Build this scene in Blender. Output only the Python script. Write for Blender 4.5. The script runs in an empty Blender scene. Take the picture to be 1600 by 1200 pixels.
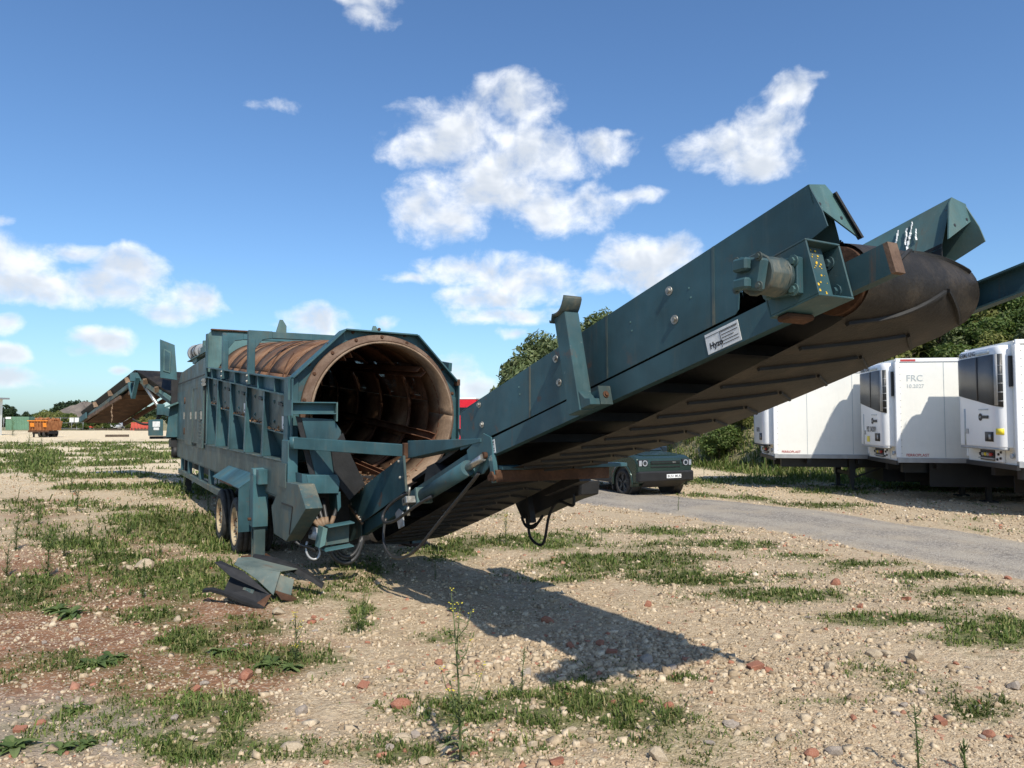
import bpy, bmesh, math, random
import numpy as np
from mathutils import Vector, Matrix

random.seed(7)
scene = bpy.context.scene
COL = scene.collection
rad = math.radians

# ---------------------------------------------------------------- camera
F_PX, CAM_H, HOR_Y = 1150.0, 2.25, 655.0
PITCH = math.atan((HOR_Y - 600) / F_PX)
cam_data = bpy.data.cameras.new('camera')
cam_data.sensor_width = 36.0
cam_data.lens = F_PX / 1600 * 36.0
cam_data.clip_start = 0.05
cam_data.clip_end = 9000
cam = bpy.data.objects.new('camera', cam_data)
cam.location = (0, 0, CAM_H)
cam.rotation_euler = (math.pi / 2 + PITCH, 0, 0)
COL.objects.link(cam)
scene.camera = cam

# ---------------------------------------------------------------- sun, sky, exposure
SUN_EL = rad(47)
TO_SUN = Vector((0.345 * math.cos(SUN_EL), -0.939 * math.cos(SUN_EL), math.sin(SUN_EL))).normalized()
sun_data = bpy.data.lights.new('sun', 'SUN')
sun_data.energy = 4.3
sun_data.angle = rad(0.8)
sun_data.color = (1.0, 0.925, 0.80)
sun = bpy.data.objects.new('sun', sun_data)
sun.rotation_euler = (-TO_SUN).to_track_quat('-Z', 'Y').to_euler()
COL.objects.link(sun)
scene.view_settings.view_transform = 'Standard'
scene.view_settings.look = 'None'
scene.view_settings.exposure = 0.22
scene.view_settings.gamma = 1.0

scene.cycles.max_bounces = 5
scene.cycles.diffuse_bounces = 3
scene.cycles.glossy_bounces = 2
scene.cycles.transmission_bounces = 2
scene.cycles.transparent_max_bounces = 8
scene.cycles.caustics_reflective = False
scene.cycles.caustics_refractive = False
world = bpy.data.worlds.new('World')
scene.world = world
world.use_nodes = True


class N:
    """small node-tree helper"""
    def __init__(self, tree):
        self.t = tree

    def n(self, typ, **kw):
        nd = self.t.nodes.new(typ)
        for k, v in kw.items():
            setattr(nd, k, v)
        return nd

    def put(self, sock, val):
        if isinstance(val, bpy.types.NodeSocket):
            self.t.links.new(val, sock)
        elif val is not None:
            sock.default_value = val

    def math(self, op, a, b=None, c=None, clamp=False):
        nd = self.n('ShaderNodeMath', operation=op)
        nd.use_clamp = clamp
        for i, q in enumerate((a, b, c)):
            if q is not None:
                self.put(nd.inputs[i], q)
        return nd.outputs[0]

    def vmath(self, op, a, b=None, out=0):
        nd = self.n('ShaderNodeVectorMath', operation=op)
        self.put(nd.inputs[0], a)
        if b is not None:
            self.put(nd.inputs[1], b)
        return nd.outputs[out]

    def mix(self, fac, a, b, blend='MIX'):
        nd = self.n('ShaderNodeMix', data_type='RGBA', blend_type=blend)
        self.put(nd.inputs[0], fac)
        self.put(nd.inputs[6], c4(a))
        self.put(nd.inputs[7], c4(b))
        return nd.outputs[2]

    def noise(self, vec, scale, detail=4, rough=0.55, dist=0.0, out=0):
        nd = self.n('ShaderNodeTexNoise')
        if vec is not None:
            self.put(nd.inputs['Vector'], vec)
        nd.inputs['Scale'].default_value = scale
        nd.inputs['Detail'].default_value = detail
        nd.inputs['Roughness'].default_value = rough
        nd.inputs['Distortion'].default_value = dist
        return nd.outputs[out]

    def ramp(self, fac, lo, hi, a=0.0, b=1.0):
        nd = self.n('ShaderNodeMapRange')
        nd.interpolation_type = 'SMOOTHSTEP'
        nd.clamp = True
        self.put(nd.inputs[0], fac)
        for i, q in enumerate((lo, hi, a, b)):
            self.put(nd.inputs[i + 1], q)
        return nd.outputs[0]

    def colramp(self, fac, stops, interp='LINEAR'):
        nd = self.n('ShaderNodeValToRGB')
        cr = nd.color_ramp
        cr.interpolation = interp
        while len(cr.elements) < len(stops):
            cr.elements.new(0.5)
        for e, (p, c) in zip(cr.elements, stops):
            e.position = p
            e.color = c4(c)
        self.put(nd.inputs[0], fac)
        return nd.outputs[0]

    def scale(self, vec, s):
        nd = self.n('ShaderNodeMapping')
        self.put(nd.inputs[0], vec)
        nd.inputs['Scale'].default_value = s
        return nd.outputs[0]


def c4(c):
    if isinstance(c, (tuple, list)) and len(c) == 3:
        return (c[0], c[1], c[2], 1.0)
    return c


# pixel of the 1600x1200 photograph -> direction / point
_fw = np.array([0, math.cos(PITCH), math.sin(PITCH)])
_up = np.array([0, -math.sin(PITCH), math.cos(PITCH)])
_C = np.array([0, 0, CAM_H])


def ray(x, y):
    return _fw * F_PX + np.array([1.0, 0, 0]) * (x - 800) + _up * (600 - y)


def at_y(x, y, Y):
    d = ray(x, y)
    return _C + d * (Y / d[1])


def gnd(x, y, z=0.0):
    d = ray(x, y)
    return _C + d * ((z - CAM_H) / d[2])


def proj_np(P):
    d = P - _C
    f = d @ _fw
    return 800 + F_PX * d[:, 0] / f, 600 - F_PX * (d @ _up) / f, f


# ---------------------------------------------------------------- the sky with its cumulus clouds
def build_world():
    g = bpy.data.node_groups.new('cloud_density', 'ShaderNodeTree')
    g.interface.new_socket('Angles', in_out='INPUT', socket_type='NodeSocketVector')
    g.interface.new_socket('Density', in_out='OUTPUT', socket_type='NodeSocketFloat')
    g.interface.new_socket('Above', in_out='OUTPUT', socket_type='NodeSocketFloat')
    k = N(g)
    gi = k.n('NodeGroupInput')
    go = k.n('NodeGroupOutput')
    ang = gi.outputs[0]
    # wobble
    wob = k.noise(ang, 9.0, 2, 0.6, out=1)
    wob = k.vmath('SUBTRACT', wob, (0.5, 0.5, 0.5))
    wob = k.vmath('MULTIPLY', wob, (0.05, 0.032, 0.0))
    pos = k.vmath('ADD', ang, wob)
    blobs = [
        # px x, px y, half width, half height
        (735, 205, 110, 50), (800, 165, 62, 46), (668, 232, 62, 30), (860, 245, 85, 40),
        (930, 228, 62, 26), (975, 205, 32, 16), (770, 300, 120, 48), (690, 335, 72, 46),
        (870, 322, 98, 42), (760, 255, 90, 45),
        (1140, 235, 78, 45), (1190, 205, 62, 48), (1180, 255, 75, 32), (1235, 145, 46, 30), (1278, 125, 34, 16),
        (1003, 402, 72, 40), (990, 438, 88, 26), (1050, 395, 52, 30),
        (640, 436, 64, 17), (735, 422, 88, 24), (815, 440, 78, 40), (770, 466, 80, 24), (790, 494, 80, 17),
        (20, 398, 95, 34), (70, 445, 135, 32), (212, 425, 58, 34), (160, 450, 90, 30), (305, 466, 54, 26), (265, 488, 52, 18), (110, 392, 40, 18),
        (5, 502, 34, 18), (12, 552, 38, 18), (165, 530, 56, 20), (130, 548, 56, 16),
        (490, 508, 62, 26), (428, 166, 62, 24),
        (575, 22, 60, 40), (555, -5, 80, 30), (715, 588, 38, 30), (745, 606, 30, 20),
        (195, 574, 28, 10), (5, 345, 34, 20), (800, 525, 50, 14), (1000, 300, 70, 20),
        (600, 505, 28, 14), (20, 590, 60, 18),
    ]
    acc = None
    thin = {(428, 166), (575, 22), (555, -5), (464, 45), (1045, 168), (1000, 300), (195, 574), (800, 525), (600, 505), (1278, 125), (975, 205), (640, 436), (5, 345), (130, 548)}
    for (x, y, rx, ry) in blobs:
        d = ray(x, y)
        az = math.atan2(d[0], d[1])
        el = math.atan2(d[2], math.hypot(d[0], d[1]))
        ca = math.cos(az) ** 2
        sa = 1.08 * rx / F_PX * ca
        se = 1.08 * ry / F_PX * math.cos(az) * math.cos(el) ** 2
        nd = k.n('ShaderNodeVectorMath', operation='MULTIPLY_ADD')
        k.put(nd.inputs[0], pos)
        nd.inputs[1].default_value = (1 / sa, 1 / se, 0)
        nd.inputs[2].default_value = (-az / sa, -el / se, 0)
        q = k.vmath('LENGTH', nd.outputs[0], out=1)
        if (x, y) in thin:
            q = k.math('ADD', q, 0.45)
        acc = q if acc is None else k.math('SMOOTH_MIN', acc, q, 0.12)
    acc = k.math('SUBTRACT', 1.0, k.math('MULTIPLY', acc, acc))
    # fair-weather cumulus over the rest of the sky (beside and behind the view)
    sep = k.n('ShaderNodeSeparateXYZ')
    k.put(sep.inputs[0], ang)
    side = k.ramp(k.math('ABSOLUTE', sep.outputs[0]), 0.68, 0.95)
    big = k.noise(k.vmath('MULTIPLY', ang, (1.0, 1.9, 1.0)), 3.6, 2, 0.5)
    big = k.math('MULTIPLY_ADD', k.math('SUBTRACT', big, 0.57), 7.0, 0.0)
    big = k.math('SUBTRACT', big, k.math('MULTIPLY', k.math('SUBTRACT', 1.0, side), 4.0))
    acc = k.math('MAXIMUM', acc, big)
    acc = k.math('MAXIMUM', acc, -1.5)
    flat = k.vmath('MULTIPLY', pos, (1.0, 1.25, 1.0))
    n1 = k.noise(flat, 17.0, 8, 0.6)
    n2 = k.noise(k.vmath('ADD', flat, (0.008, 0.024, 0.0)), 17.0, 3, 0.55)
    den = k.math('MULTIPLY_ADD', k.math('SUBTRACT', n1, 0.5), 3.9, acc)
    den2 = k.math('MULTIPLY_ADD', k.math('SUBTRACT', n2, 0.5), 4.2, acc)
    k.put(go.inputs[0], den)
    k.put(go.inputs[1], den2)

    k = N(world.node_tree)
    bg = world.node_tree.nodes['Background']
    sky = k.n('ShaderNodeTexSky')
    sky.sky_type = 'NISHITA'
    sky.sun_disc = False
    sky.sun_elevation = SUN_EL
    sky.sun_rotation = math.atan2(TO_SUN.x, TO_SUN.y)
    sky.altitude = 60
    sky.air_density = 1.0
    sky.dust_density = 0.8
    sky.ozone_density = 1.6
    tc = k.n('ShaderNodeTexCoord')
    d = tc.outputs['Generated']
    sp = k.n('ShaderNodeSeparateXYZ')
    k.put(sp.inputs[0], d)
    az = k.math('ARCTAN2', sp.outputs[0], sp.outputs[1])
    el = k.math('ARCSINE', sp.outputs[2])
    cb = k.n('ShaderNodeCombineXYZ')
    k.put(cb.inputs[0], az)
    k.put(cb.inputs[1], el)
    ang = cb.outputs[0]

    nd = k.n('ShaderNodeGroup')
    nd.node_tree = g
    k.put(nd.inputs[0], ang)
    d0, d1 = nd.outputs[0], nd.outputs[1]
    alpha = k.ramp(d0, -0.35, 1.35)
    alpha = k.math('POWER', alpha, 0.9)
    alpha = k.math('MULTIPLY', alpha, 0.96)
    # thick above (towards the sun) -> greyer
    shade = k.ramp(d1, -0.2, 1.5)
    ccol = k.mix(shade, (9.0, 9.15, 9.3), (5.6, 6.05, 6.7))
    horizon = k.ramp(sp.outputs[2], -0.02, 0.16, 1.0, 0.0)
    ccol = k.mix(k.math('MULTIPLY', horizon, 0.45), ccol, (5.6, 6.4, 7.4))
    skyc = k.mix(1.0, sky.outputs[0], (0.75, 1.0, 1.24), 'MULTIPLY')
    col = k.mix(alpha, skyc, ccol)
    k.put(bg.inputs[0], col)
    bg.inputs[1].default_value = 0.112
    try:
        world.cycles.sampling_method = 'MANUAL'
        world.cycles.sample_map_resolution = 512
    except Exception:
        pass


build_world()


# ---------------------------------------------------------------- helpers: meshes and objects
def tag(o, label=None, cat=None, group=None, kind=None):
    if label:
        o['label'] = label
    if cat:
        o['category'] = cat
    if group:
        o['group'] = group
    if kind:
        o['kind'] = kind
    return o


def empty(name, loc=(0, 0, 0), rz=0.0, label=None, cat=None, group=None):
    o = bpy.data.objects.new(name, None)
    o.empty_display_size = 0.2
    o.location = loc
    o.rotation_euler = (0, 0, rz)
    COL.objects.link(o)
    return tag(o, label, cat, group)


def link(name, mesh, parent=None, mat=None):
    if mat is not None:
        mesh.materials.clear()
        mesh.materials.append(mat)
    o = bpy.data.objects.new(name, mesh)
    COL.objects.link(o)
    if parent is not None:
        o.parent = parent
    return o


def copy_tree(o, parent=None):
    c = o.copy()
    COL.objects.link(c)
    if parent is not None:
        c.parent = parent
    for ch in list(o.children):
        copy_tree(ch, c)
    return c


def V3(p):
    return Vector((float(p[0]), float(p[1]), float(p[2])))


class MB:
    def __init__(self):
        self.v = []
        self.f = []
        self.sm = []

    def add(self, vs, fs, smooth=False):
        b = len(self.v)
        self.v += [tuple(float(q) for q in p) for p in vs]
        self.f += [tuple(i + b for i in f) for f in fs]
        self.sm += [smooth] * len(fs)
        return self

    def hexa(self, p):
        """8 corners: bottom 0-3, top 4-7"""
        return self.add(p, [(0, 3, 2, 1), (4, 5, 6, 7), (0, 1, 5, 4), (1, 2, 6, 5), (2, 3, 7, 6), (3, 0, 4, 7)])

    def box(self, c, s, M=None):
        x, y, z = s[0] / 2, s[1] / 2, s[2] / 2
        p = [Vector(q) for q in ((-x, -y, -z), (x, -y, -z), (x, y, -z), (-x, y, -z), (-x, -y, z), (x, -y, z), (x, y, z), (-x, y, z))]
        if M is not None:
            p = [M @ q for q in p]
        return self.hexa([q + V3(c) for q in p])

    def bx(self, x0, x1, y0, y1, z0, z1):
        return self.hexa([(x0, y0, z0), (x1, y0, z0), (x1, y1, z0), (x0, y1, z0), (x0, y0, z1), (x1, y0, z1), (x1, y1, z1), (x0, y1, z1)])

    def prism(self, poly, ext):
        """closed polygon (list of 3d points) pushed along ext"""
        n = len(poly)
        P = [V3(p) for p in poly]
        e = V3(ext)
        fs = [tuple(range(n))[::-1], tuple(range(n, 2 * n))]
        for i in range(n):
            j = (i + 1) % n
            fs.append((i, j, j + n, i + n))
        return self.add(P + [p + e for p in P], fs)

    def beam(self, p0, p1, wd, ht, up=(0, 0, 1)):
        p0, p1 = V3(p0), V3(p1)
        d = (p1 - p0).normalized()
        s = d.cross(V3(up)).normalized()
        u = s.cross(d).normalized()
        s *= wd / 2
        u *= ht / 2
        return self.hexa([p0 - s - u, p1 - s - u, p1 + s - u, p0 + s - u, p0 - s + u, p1 - s + u, p1 + s + u, p0 + s + u])

    def cyl(self, p0, p1, r0, r1=None, n=16, caps=True, smooth=True):
        if r1 is None:
            r1 = r0
        p0, p1 = V3(p0), V3(p1)
        d = (p1 - p0).normalized()
        a = Vector((0, 0, 1)) if abs(d.z) < 0.9 else Vector((1, 0, 0))
        s = d.cross(a).normalized()
        u = s.cross(d)
        vs = []
        for p, r in ((p0, r0), (p1, r1)):
            for i in range(n):
                t = 2 * math.pi * i / n
                vs.append(p + (s * math.cos(t) + u * math.sin(t)) * r)
        b = len(self.v)
        self.add(vs, [(i, (i + 1) % n, (i + 1) % n + n, i + n) for i in range(n)], smooth)
        if caps:
            self.f += [tuple(range(b, b + n))[::-1], tuple(range(b + n, b + 2 * n))]
            self.sm += [False, False]
        return self

    def tube(self, path, r, n=8, taper=None):
        P = [V3(p) for p in path]
        m = len(P)
        vs = []
        prev = None
        for i, p in enumerate(P):
            d = (P[min(i + 1, m - 1)] - P[max(i - 1, 0)]).normalized()
            if prev is None:
                a = Vector((0, 0, 1)) if abs(d.z) < 0.9 else Vector((1, 0, 0))
                s = d.cross(a).normalized()
            else:
                s = (prev - d * prev.dot(d)).normalized()
            prev = s
            u = s.cross(d)
            rr = r if taper is None else r + (taper - r) * i / (m - 1)
            for k in range(n):
                t = 2 * math.pi * k / n
                vs.append(p + (s * math.cos(t) + u * math.sin(t)) * rr)
        fs = []
        for i in range(m - 1):
            for k in range(n):
                fs.append((i * n + k, i * n + (k + 1) % n, (i + 1) * n + (k + 1) % n, (i + 1) * n + k))
        b = len(self.v)
        self.add(vs, fs, True)
        self.f += [tuple(range(b, b + n))[::-1], tuple(range(b + (m - 1) * n, b + m * n))]
        self.sm += [False, False]
        return self

    def lathe(self, prof, origin, axis, n=32, closed=False):
        """prof: (distance along axis, radius) pairs"""
        o, d = V3(origin), V3(axis).normalized()
        a = Vector((0, 0, 1)) if abs(d.z) < 0.9 else Vector((1, 0, 0))
        s = d.cross(a).normalized()
        u = s.cross(d)
        vs = []
        for (h, r) in prof:
            for i in range(n):
                t = 2 * math.pi * i / n
                vs.append(o + d * h + (s * math.cos(t) + u * math.sin(t)) * r)
        fs = []
        m = len(prof)
        for k in range(m if closed else m - 1):
            k2 = (k + 1) % m
            for i in range(n):
                j = (i + 1) % n
                fs.append((k * n + i, k * n + j, k2 * n + j, k2 * n + i))
        return self.add(vs, fs, True)

    def build(self, name, mat, parent=None, bevel=0.0, autosmooth=True):
        me = bpy.data.meshes.new(name)
        me.from_pydata(self.v, [], self.f)
        bm = bmesh.new()
        bm.from_mesh(me)
        bmesh.ops.recalc_face_normals(bm, faces=bm.faces)
        if bevel > 0:
            ed = [e for e in bm.edges if len(e.link_faces) == 2 and e.calc_face_angle(0) > 0.6 and e.calc_length() > bevel * 2.5]
            try:
                bmesh.ops.bevel(bm, geom=ed, offset=bevel, segments=1, affect='EDGES', clamp_overlap=True)
            except Exception:
                pass
        bm.to_mesh(me)
        bm.free()
        if any(self.sm):
            if bevel == 0:
                me.polygons.foreach_set('use_smooth', self.sm[:len(me.polygons)] + [False] * max(0, len(me.polygons) - len(self.sm)))
            else:
                me.polygons.foreach_set('use_smooth', [True] * len(me.polygons))
                me.set_sharp_from_angle(angle=rad(35))
        return link(name, me, parent, mat)


def bez(p0, p1, p2, p3, n=14):
    P = [V3(p) for p in (p0, p1, p2, p3)]
    out = []
    for i in range(n + 1):
        t = i / n
        out.append(P[0] * (1 - t) ** 3 + P[1] * 3 * t * (1 - t) ** 2 + P[2] * 3 * t * t * (1 - t) + P[3] * t ** 3)
    return out


def text_mesh(name, body, size, M, mat, parent, depth=0.002, align='LEFT', bold=0.0):
    cu = bpy.data.curves.new(name, 'FONT')
    cu.body = body
    cu.size = size
    cu.extrude = depth
    cu.offset = bold
    cu.align_x = align
    cu.resolution_u = 3
    tmp = bpy.data.objects.new('tmp_text', cu)
    COL.objects.link(tmp)
    me = bpy.data.meshes.new_from_object(tmp)
    bpy.data.objects.remove(tmp)
    bpy.data.curves.remove(cu)
    me.transform(M)
    me.name = name
    return link(name, me, parent, mat)


def frame(o, x, y):
    """matrix whose local X runs along x, local Y along y"""
    x = V3(x).normalized()
    y = V3(y)
    z = x.cross(y).normalized()
    y = z.cross(x)
    return Matrix(((x.x, y.x, z.x, o[0]), (x.y, y.y, z.y, o[1]), (x.z, y.z, z.z, o[2]), (0, 0, 0, 1)))


# ---------------------------------------------------------------- numpy noise
def _hash(ix, iy, s):
    h = (ix.astype(np.int64) * 374761393 + iy.astype(np.int64) * 668265263 + s * 982451653) & 0x7fffffff
    h = ((h ^ (h >> 13)) * 1274126177) & 0x7fffffff
    h = h ^ (h >> 16)
    return (h & 0xffff) / 65535.0


def vnoise(x, y, s=0):
    ix, iy = np.floor(x), np.floor(y)
    fx, fy = x - ix, y - iy
    fx = fx * fx * (3 - 2 * fx)
    fy = fy * fy * (3 - 2 * fy)
    a, b = _hash(ix, iy, s), _hash(ix + 1, iy, s)
    c, d = _hash(ix, iy + 1, s), _hash(ix + 1, iy + 1, s)
    return (a * (1 - fx) + b * fx) * (1 - fy) + (c * (1 - fx) + d * fx) * fy


def fbm(x, y, s=0, o=4, g=0.5):
    t, a, n = 0, 1.0, 0
    for i in range(o):
        t = t + a * vnoise(x * 2 ** i, y * 2 ** i, s + i * 17)
        n += a
        a *= g
    return t / n


def np_mesh(name, verts, quads=None, tris=None):
    me = bpy.data.meshes.new(name)
    verts = np.asarray(verts, np.float32)
    nq = 0 if quads is None else len(quads)
    ntr = 0 if tris is None else len(tris)
    me.vertices.add(len(verts))
    me.vertices.foreach_set('co', verts.ravel())
    idx = []
    if nq:
        idx.append(np.asarray(quads, np.int32).ravel())
    if ntr:
        idx.append(np.asarray(tris, np.int32).ravel())
    idx = np.concatenate(idx)
    me.loops.add(len(idx))
    me.loops.foreach_set('vertex_index', idx)
    me.polygons.add(nq + ntr)
    st = np.concatenate([np.arange(nq) * 4, nq * 4 + np.arange(ntr) * 3]).astype(np.int32)
    me.polygons.foreach_set('loop_start', st)
    me.update(calc_edges=True)
    return me
# ---------------------------------------------------------------- materials
def new_mat(name):
    m = bpy.data.materials.new(name)
    m.use_nodes = True
    k = N(m.node_tree)
    b = m.node_tree.nodes['Principled BSDF']
    return m, k, b


def plain(name, col, rough=0.6, metal=0.0, var=0.25, scale=6.0, bump=0.0, bscale=60.0, spec=0.5):
    m, k, b = new_mat(name)
    tc = k.n('ShaderNodeTexCoord').outputs['Object']
    n = k.noise(tc, scale, 5, 0.6)
    dark = tuple(c * (1 - var) for c in col)
    lite = tuple(min(1, c * (1 + var)) for c in col)
    k.put(b.inputs['Base Color'], k.mix(k.ramp(n, 0.3, 0.7), dark, lite))
    b.inputs['Roughness'].default_value = rough
    b.inputs['Metallic'].default_value = metal
    b.inputs['Specular IOR Level'].default_value = spec
    if bump:
        bp = k.n('ShaderNodeBump')
        bp.inputs['Strength'].default_value = bump
        bp.inputs['Distance'].default_value = 0.01
        k.put(bp.inputs['Height'], k.noise(tc, bscale, 3, 0.6))
        k.put(b.inputs['Normal'], bp.outputs[0])
    return m


def painted_steel(name, base, dirt=0.35, rust=0.25, pale=0.3, dirtcol=(0.13, 0.115, 0.075)):
    m, k, b = new_mat(name)
    tc = k.n('ShaderNodeTexCoord').outputs['Object']
    # faded / darker sheets of paint
    n0 = k.noise(tc, 0.9, 4, 0.6)
    c = k.mix(k.ramp(n0, 0.3, 0.7), tuple(q * 0.66 for q in base) if base[0] < 0.4 else tuple(q * 1.22 for q in base), tuple(q * 1.45 for q in base) if base[0] < 0.4 else tuple(q * 1.30 for q in base))
    # vertical run marks
    st = k.noise(k.scale(tc, (7, 7, 0.55)), 1.6, 5, 0.65)
    c = k.mix(k.math('MULTIPLY', k.ramp(st, 0.5, 0.78), 0.55 * pale + 0.1), c, (base[0] * 1.9 + 0.03, base[1] * 1.55 + 0.02, base[2] * 1.45 + 0.02))
    st2 = k.noise(k.scale(tc, (5, 5, 0.8)), 2.3, 5, 0.7)
    c = k.mix(k.math('MULTIPLY', k.ramp(st2, 0.52, 0.8), dirt), c, dirtcol)
    # dust in big soft patches
    n1 = k.noise(tc, 1.7, 6, 0.65)
    c = k.mix(k.math('MULTIPLY', k.ramp(n1, 0.48, 0.75), dirt * 0.9), c, dirtcol)
    # scratches and chips
    ch = k.noise(tc, 26, 4, 0.6)
    c = k.mix(k.math('MULTIPLY', k.ramp(ch, 0.68, 0.73), 0.55 * pale), c, (0.32, 0.36, 0.34))
    n2 = k.noise(tc, 3.1, 7, 0.7)
    big = k.noise(tc, 0.8, 2, 0.5)
    rm = k.math('MULTIPLY', k.ramp(n2, 0.6, 0.68), k.ramp(big, 0.35, 0.65))
    c = k.mix(k.math('MULTIPLY', rm, rust), c, (0.14, 0.055, 0.022))
    rr_ = k.math('MULTIPLY', k.ramp(k.noise(k.scale(tc, (11, 11, 0.35)), 1.3, 4, 0.6), 0.60, 0.72), k.ramp(n1, 0.42, 0.6))
    c = k.mix(k.math('MULTIPLY', rr_, rust * 1.1), c, (0.12, 0.062, 0.032))
    ch2 = k.noise(tc, 14, 5, 0.7)
    c = k.mix(k.math('MULTIPLY', k.ramp(ch2, 0.7, 0.74), rust), c, (0.11, 0.045, 0.02))
    k.put(b.inputs['Base Color'], c)
    k.put(b.inputs['Roughness'], k.ramp(n1, 0.3, 0.7, 0.42, 0.7))
    b.inputs['Specular IOR Level'].default_value = 0.4
    bp = k.n('ShaderNodeBump')
    bp.inputs['Strength'].default_value = 0.12
    bp.inputs['Distance'].default_value = 0.02
    k.put(bp.inputs['Height'], k.noise(tc, 5, 5, 0.6))
    k.put(b.inputs['Normal'], bp.outputs[0])
    return m


def rusty(name, c0, c1, c2, rough=0.85, sc=2.4):
    m, k, b = new_mat(name)
    tc = k.n('ShaderNodeTexCoord').outputs['Object']
    n = k.noise(tc, sc, 7, 0.65)
    c = k.colramp(n, [(0.3, c0), (0.5, c1), (0.72, c2)])
    f = k.noise(tc, 34, 4, 0.6)
    c = k.mix(k.math('MULTIPLY', k.ramp(f, 0.45, 0.7), 0.45), c, tuple(q * 0.45 for q in c1))
    k.put(b.inputs['Base Color'], c)
    b.inputs['Roughness'].default_value = rough
    b.inputs['Specular IOR Level'].default_value = 0.25
    bp = k.n('ShaderNodeBump')
    bp.inputs['Strength'].default_value = 0.35
    bp.inputs['Distance'].default_value = 0.012
    k.put(bp.inputs['Height'], k.noise(tc, 40, 4, 0.65))
    k.put(b.inputs['Normal'], bp.outputs[0])
    return m


def island_mat(name, stops, rough=0.8, trans=0.0, bump=0.0, noise_amt=0.25, bscale=90.0):
    m, k, b = new_mat(name)
    geo = k.n('ShaderNodeNewGeometry')
    c = k.colramp(geo.outputs['Random Per Island'], stops)
    tc = k.n('ShaderNodeTexCoord').outputs['Object']
    if noise_amt:
        n = k.noise(tc, 30 if bump else 0.6, 3, 0.6)
        c = k.mix(noise_amt, c, k.mix(k.ramp(n, 0.3, 0.7), (0.25, 0.25, 0.25), (1.75, 1.75, 1.75)), 'MULTIPLY')
    k.put(b.inputs['Base Color'], c)
    b.inputs['Roughness'].default_value = rough
    b.inputs['Specular IOR Level'].default_value = 0.25
    if bump:
        bp = k.n('ShaderNodeBump')
        bp.inputs['Strength'].default_value = bump
        bp.inputs['Distance'].default_value = 0.006
        k.put(bp.inputs['Height'], k.noise(tc, bscale, 4, 0.6))
        k.put(b.inputs['Normal'], bp.outputs[0])
    if trans:
        tr = k.n('ShaderNodeBsdfTranslucent')
        k.put(tr.inputs[0], k.mix(0.5, c, (0.16, 0.24, 0.03)))
        mx = k.n('ShaderNodeMixShader')
        mx.inputs[0].default_value = trans
        out = m.node_tree.nodes['Material Output']
        k.put(mx.inputs[1], b.outputs[0])
        k.put(mx.inputs[2], tr.outputs[0])
        k.put(out.inputs[0], mx.outputs[0])
    return m


TEAL = (0.034, 0.094, 0.110)
M = {}
M['teal'] = painted_steel('teal_paint', TEAL, 0.35, 0.35, 0.35)
M['teal_clean'] = painted_steel('teal_paint_clean', (0.027, 0.074, 0.090), 0.2, 0.6, 0.3)
M['teal_dirty'] = painted_steel('teal_paint_dusty', (0.046, 0.078, 0.080), 0.95, 0.45, 0.4, (0.19, 0.165, 0.11))
M['teal_pale'] = painted_steel('teal_paint_faded', (0.070, 0.140, 0.140), 0.4, 0.55, 0.5)
M['rust_drum'] = rusty('drum_steel', (0.10, 0.045, 0.022), (0.20, 0.105, 0.058), (0.31, 0.20, 0.125))
M['rust_in'] = rusty('drum_lining', (0.11, 0.050, 0.028), (0.19, 0.092, 0.054), (0.29, 0.17, 0.11))
M['rust_dark'] = rusty('dark_rust', (0.04, 0.022, 0.014), (0.09, 0.045, 0.026), (0.16, 0.085, 0.05))
M['ring'] = rusty('worn_ring_steel', (0.13, 0.085, 0.055), (0.24, 0.165, 0.11), (0.34, 0.25, 0.175), 0.6)
M['ring_brown'] = rusty('brown_ring_steel', (0.075, 0.045, 0.03), (0.135, 0.085, 0.058), (0.21, 0.15, 0.11), 0.7)
M['rubber'] = plain('black_rubber', (0.010, 0.010, 0.010), 0.7, 0, 0.4, 8, 0.3)
M['tyre'] = plain('tyre_rubber', (0.035, 0.033, 0.03), 0.85, 0, 0.45, 9, 0.4)
M['belt'] = rusty('conveyor_belt', (0.012, 0.011, 0.010), (0.022, 0.019, 0.016), (0.060, 0.047, 0.034), 0.55, 3.0)
M['hose'] = plain('hose_rubber', (0.03, 0.03, 0.031), 0.45, 0, 0.3, 8)
M['steel'] = plain('bare_steel', (0.42, 0.42, 0.40), 0.38, 0.9, 0.3, 20)
M['bolt'] = plain('bolt_steel', (0.33, 0.32, 0.29), 0.5, 0.7, 0.4, 30)
M['scrap'] = painted_steel('scrap_paint', (0.105, 0.140, 0.128), 0.6, 0.8, 0.5, (0.20, 0.17, 0.12))
M['dark'] = plain('black_steel', (0.014, 0.014, 0.015), 0.6, 0, 0.4, 5, 0.15)
M['white'] = painted_steel('white_panel', (0.62, 0.62, 0.585), 0.10, 0.04, 0.0, (0.42, 0.39, 0.33))
M['white_gloss'] = plain('white_plastic', (0.80, 0.81, 0.82), 0.28, 0, 0.03, 1.5)
M['grey'] = plain('grey_metal', (0.36, 0.37, 0.38), 0.45, 0.3, 0.12, 4)
M['grille'] = plain('dark_grille', (0.030, 0.034, 0.038), 0.4, 0, 0.2, 3, 0.25, 130)
M['label'] = plain('label_white', (0.66, 0.68, 0.68), 0.55, 0, 0.12, 16)
M['ink'] = plain('black_ink', (0.02, 0.02, 0.022), 0.6, 0, 0.1, 8)
M['yellow'] = plain('yellow_sticker', (0.75, 0.60, 0.04), 0.5, 0, 0.1, 8)
M['red_ink'] = plain('red_ink', (0.45, 0.05, 0.05), 0.5, 0, 0.1, 8)
M['grey_ink'] = plain('grey_ink', (0.42, 0.47, 0.49), 0.5, 0, 0.1, 8)
M['red_paint'] = plain('red_paint', (0.62, 0.015, 0.03), 0.35, 0, 0.08, 2)
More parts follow.
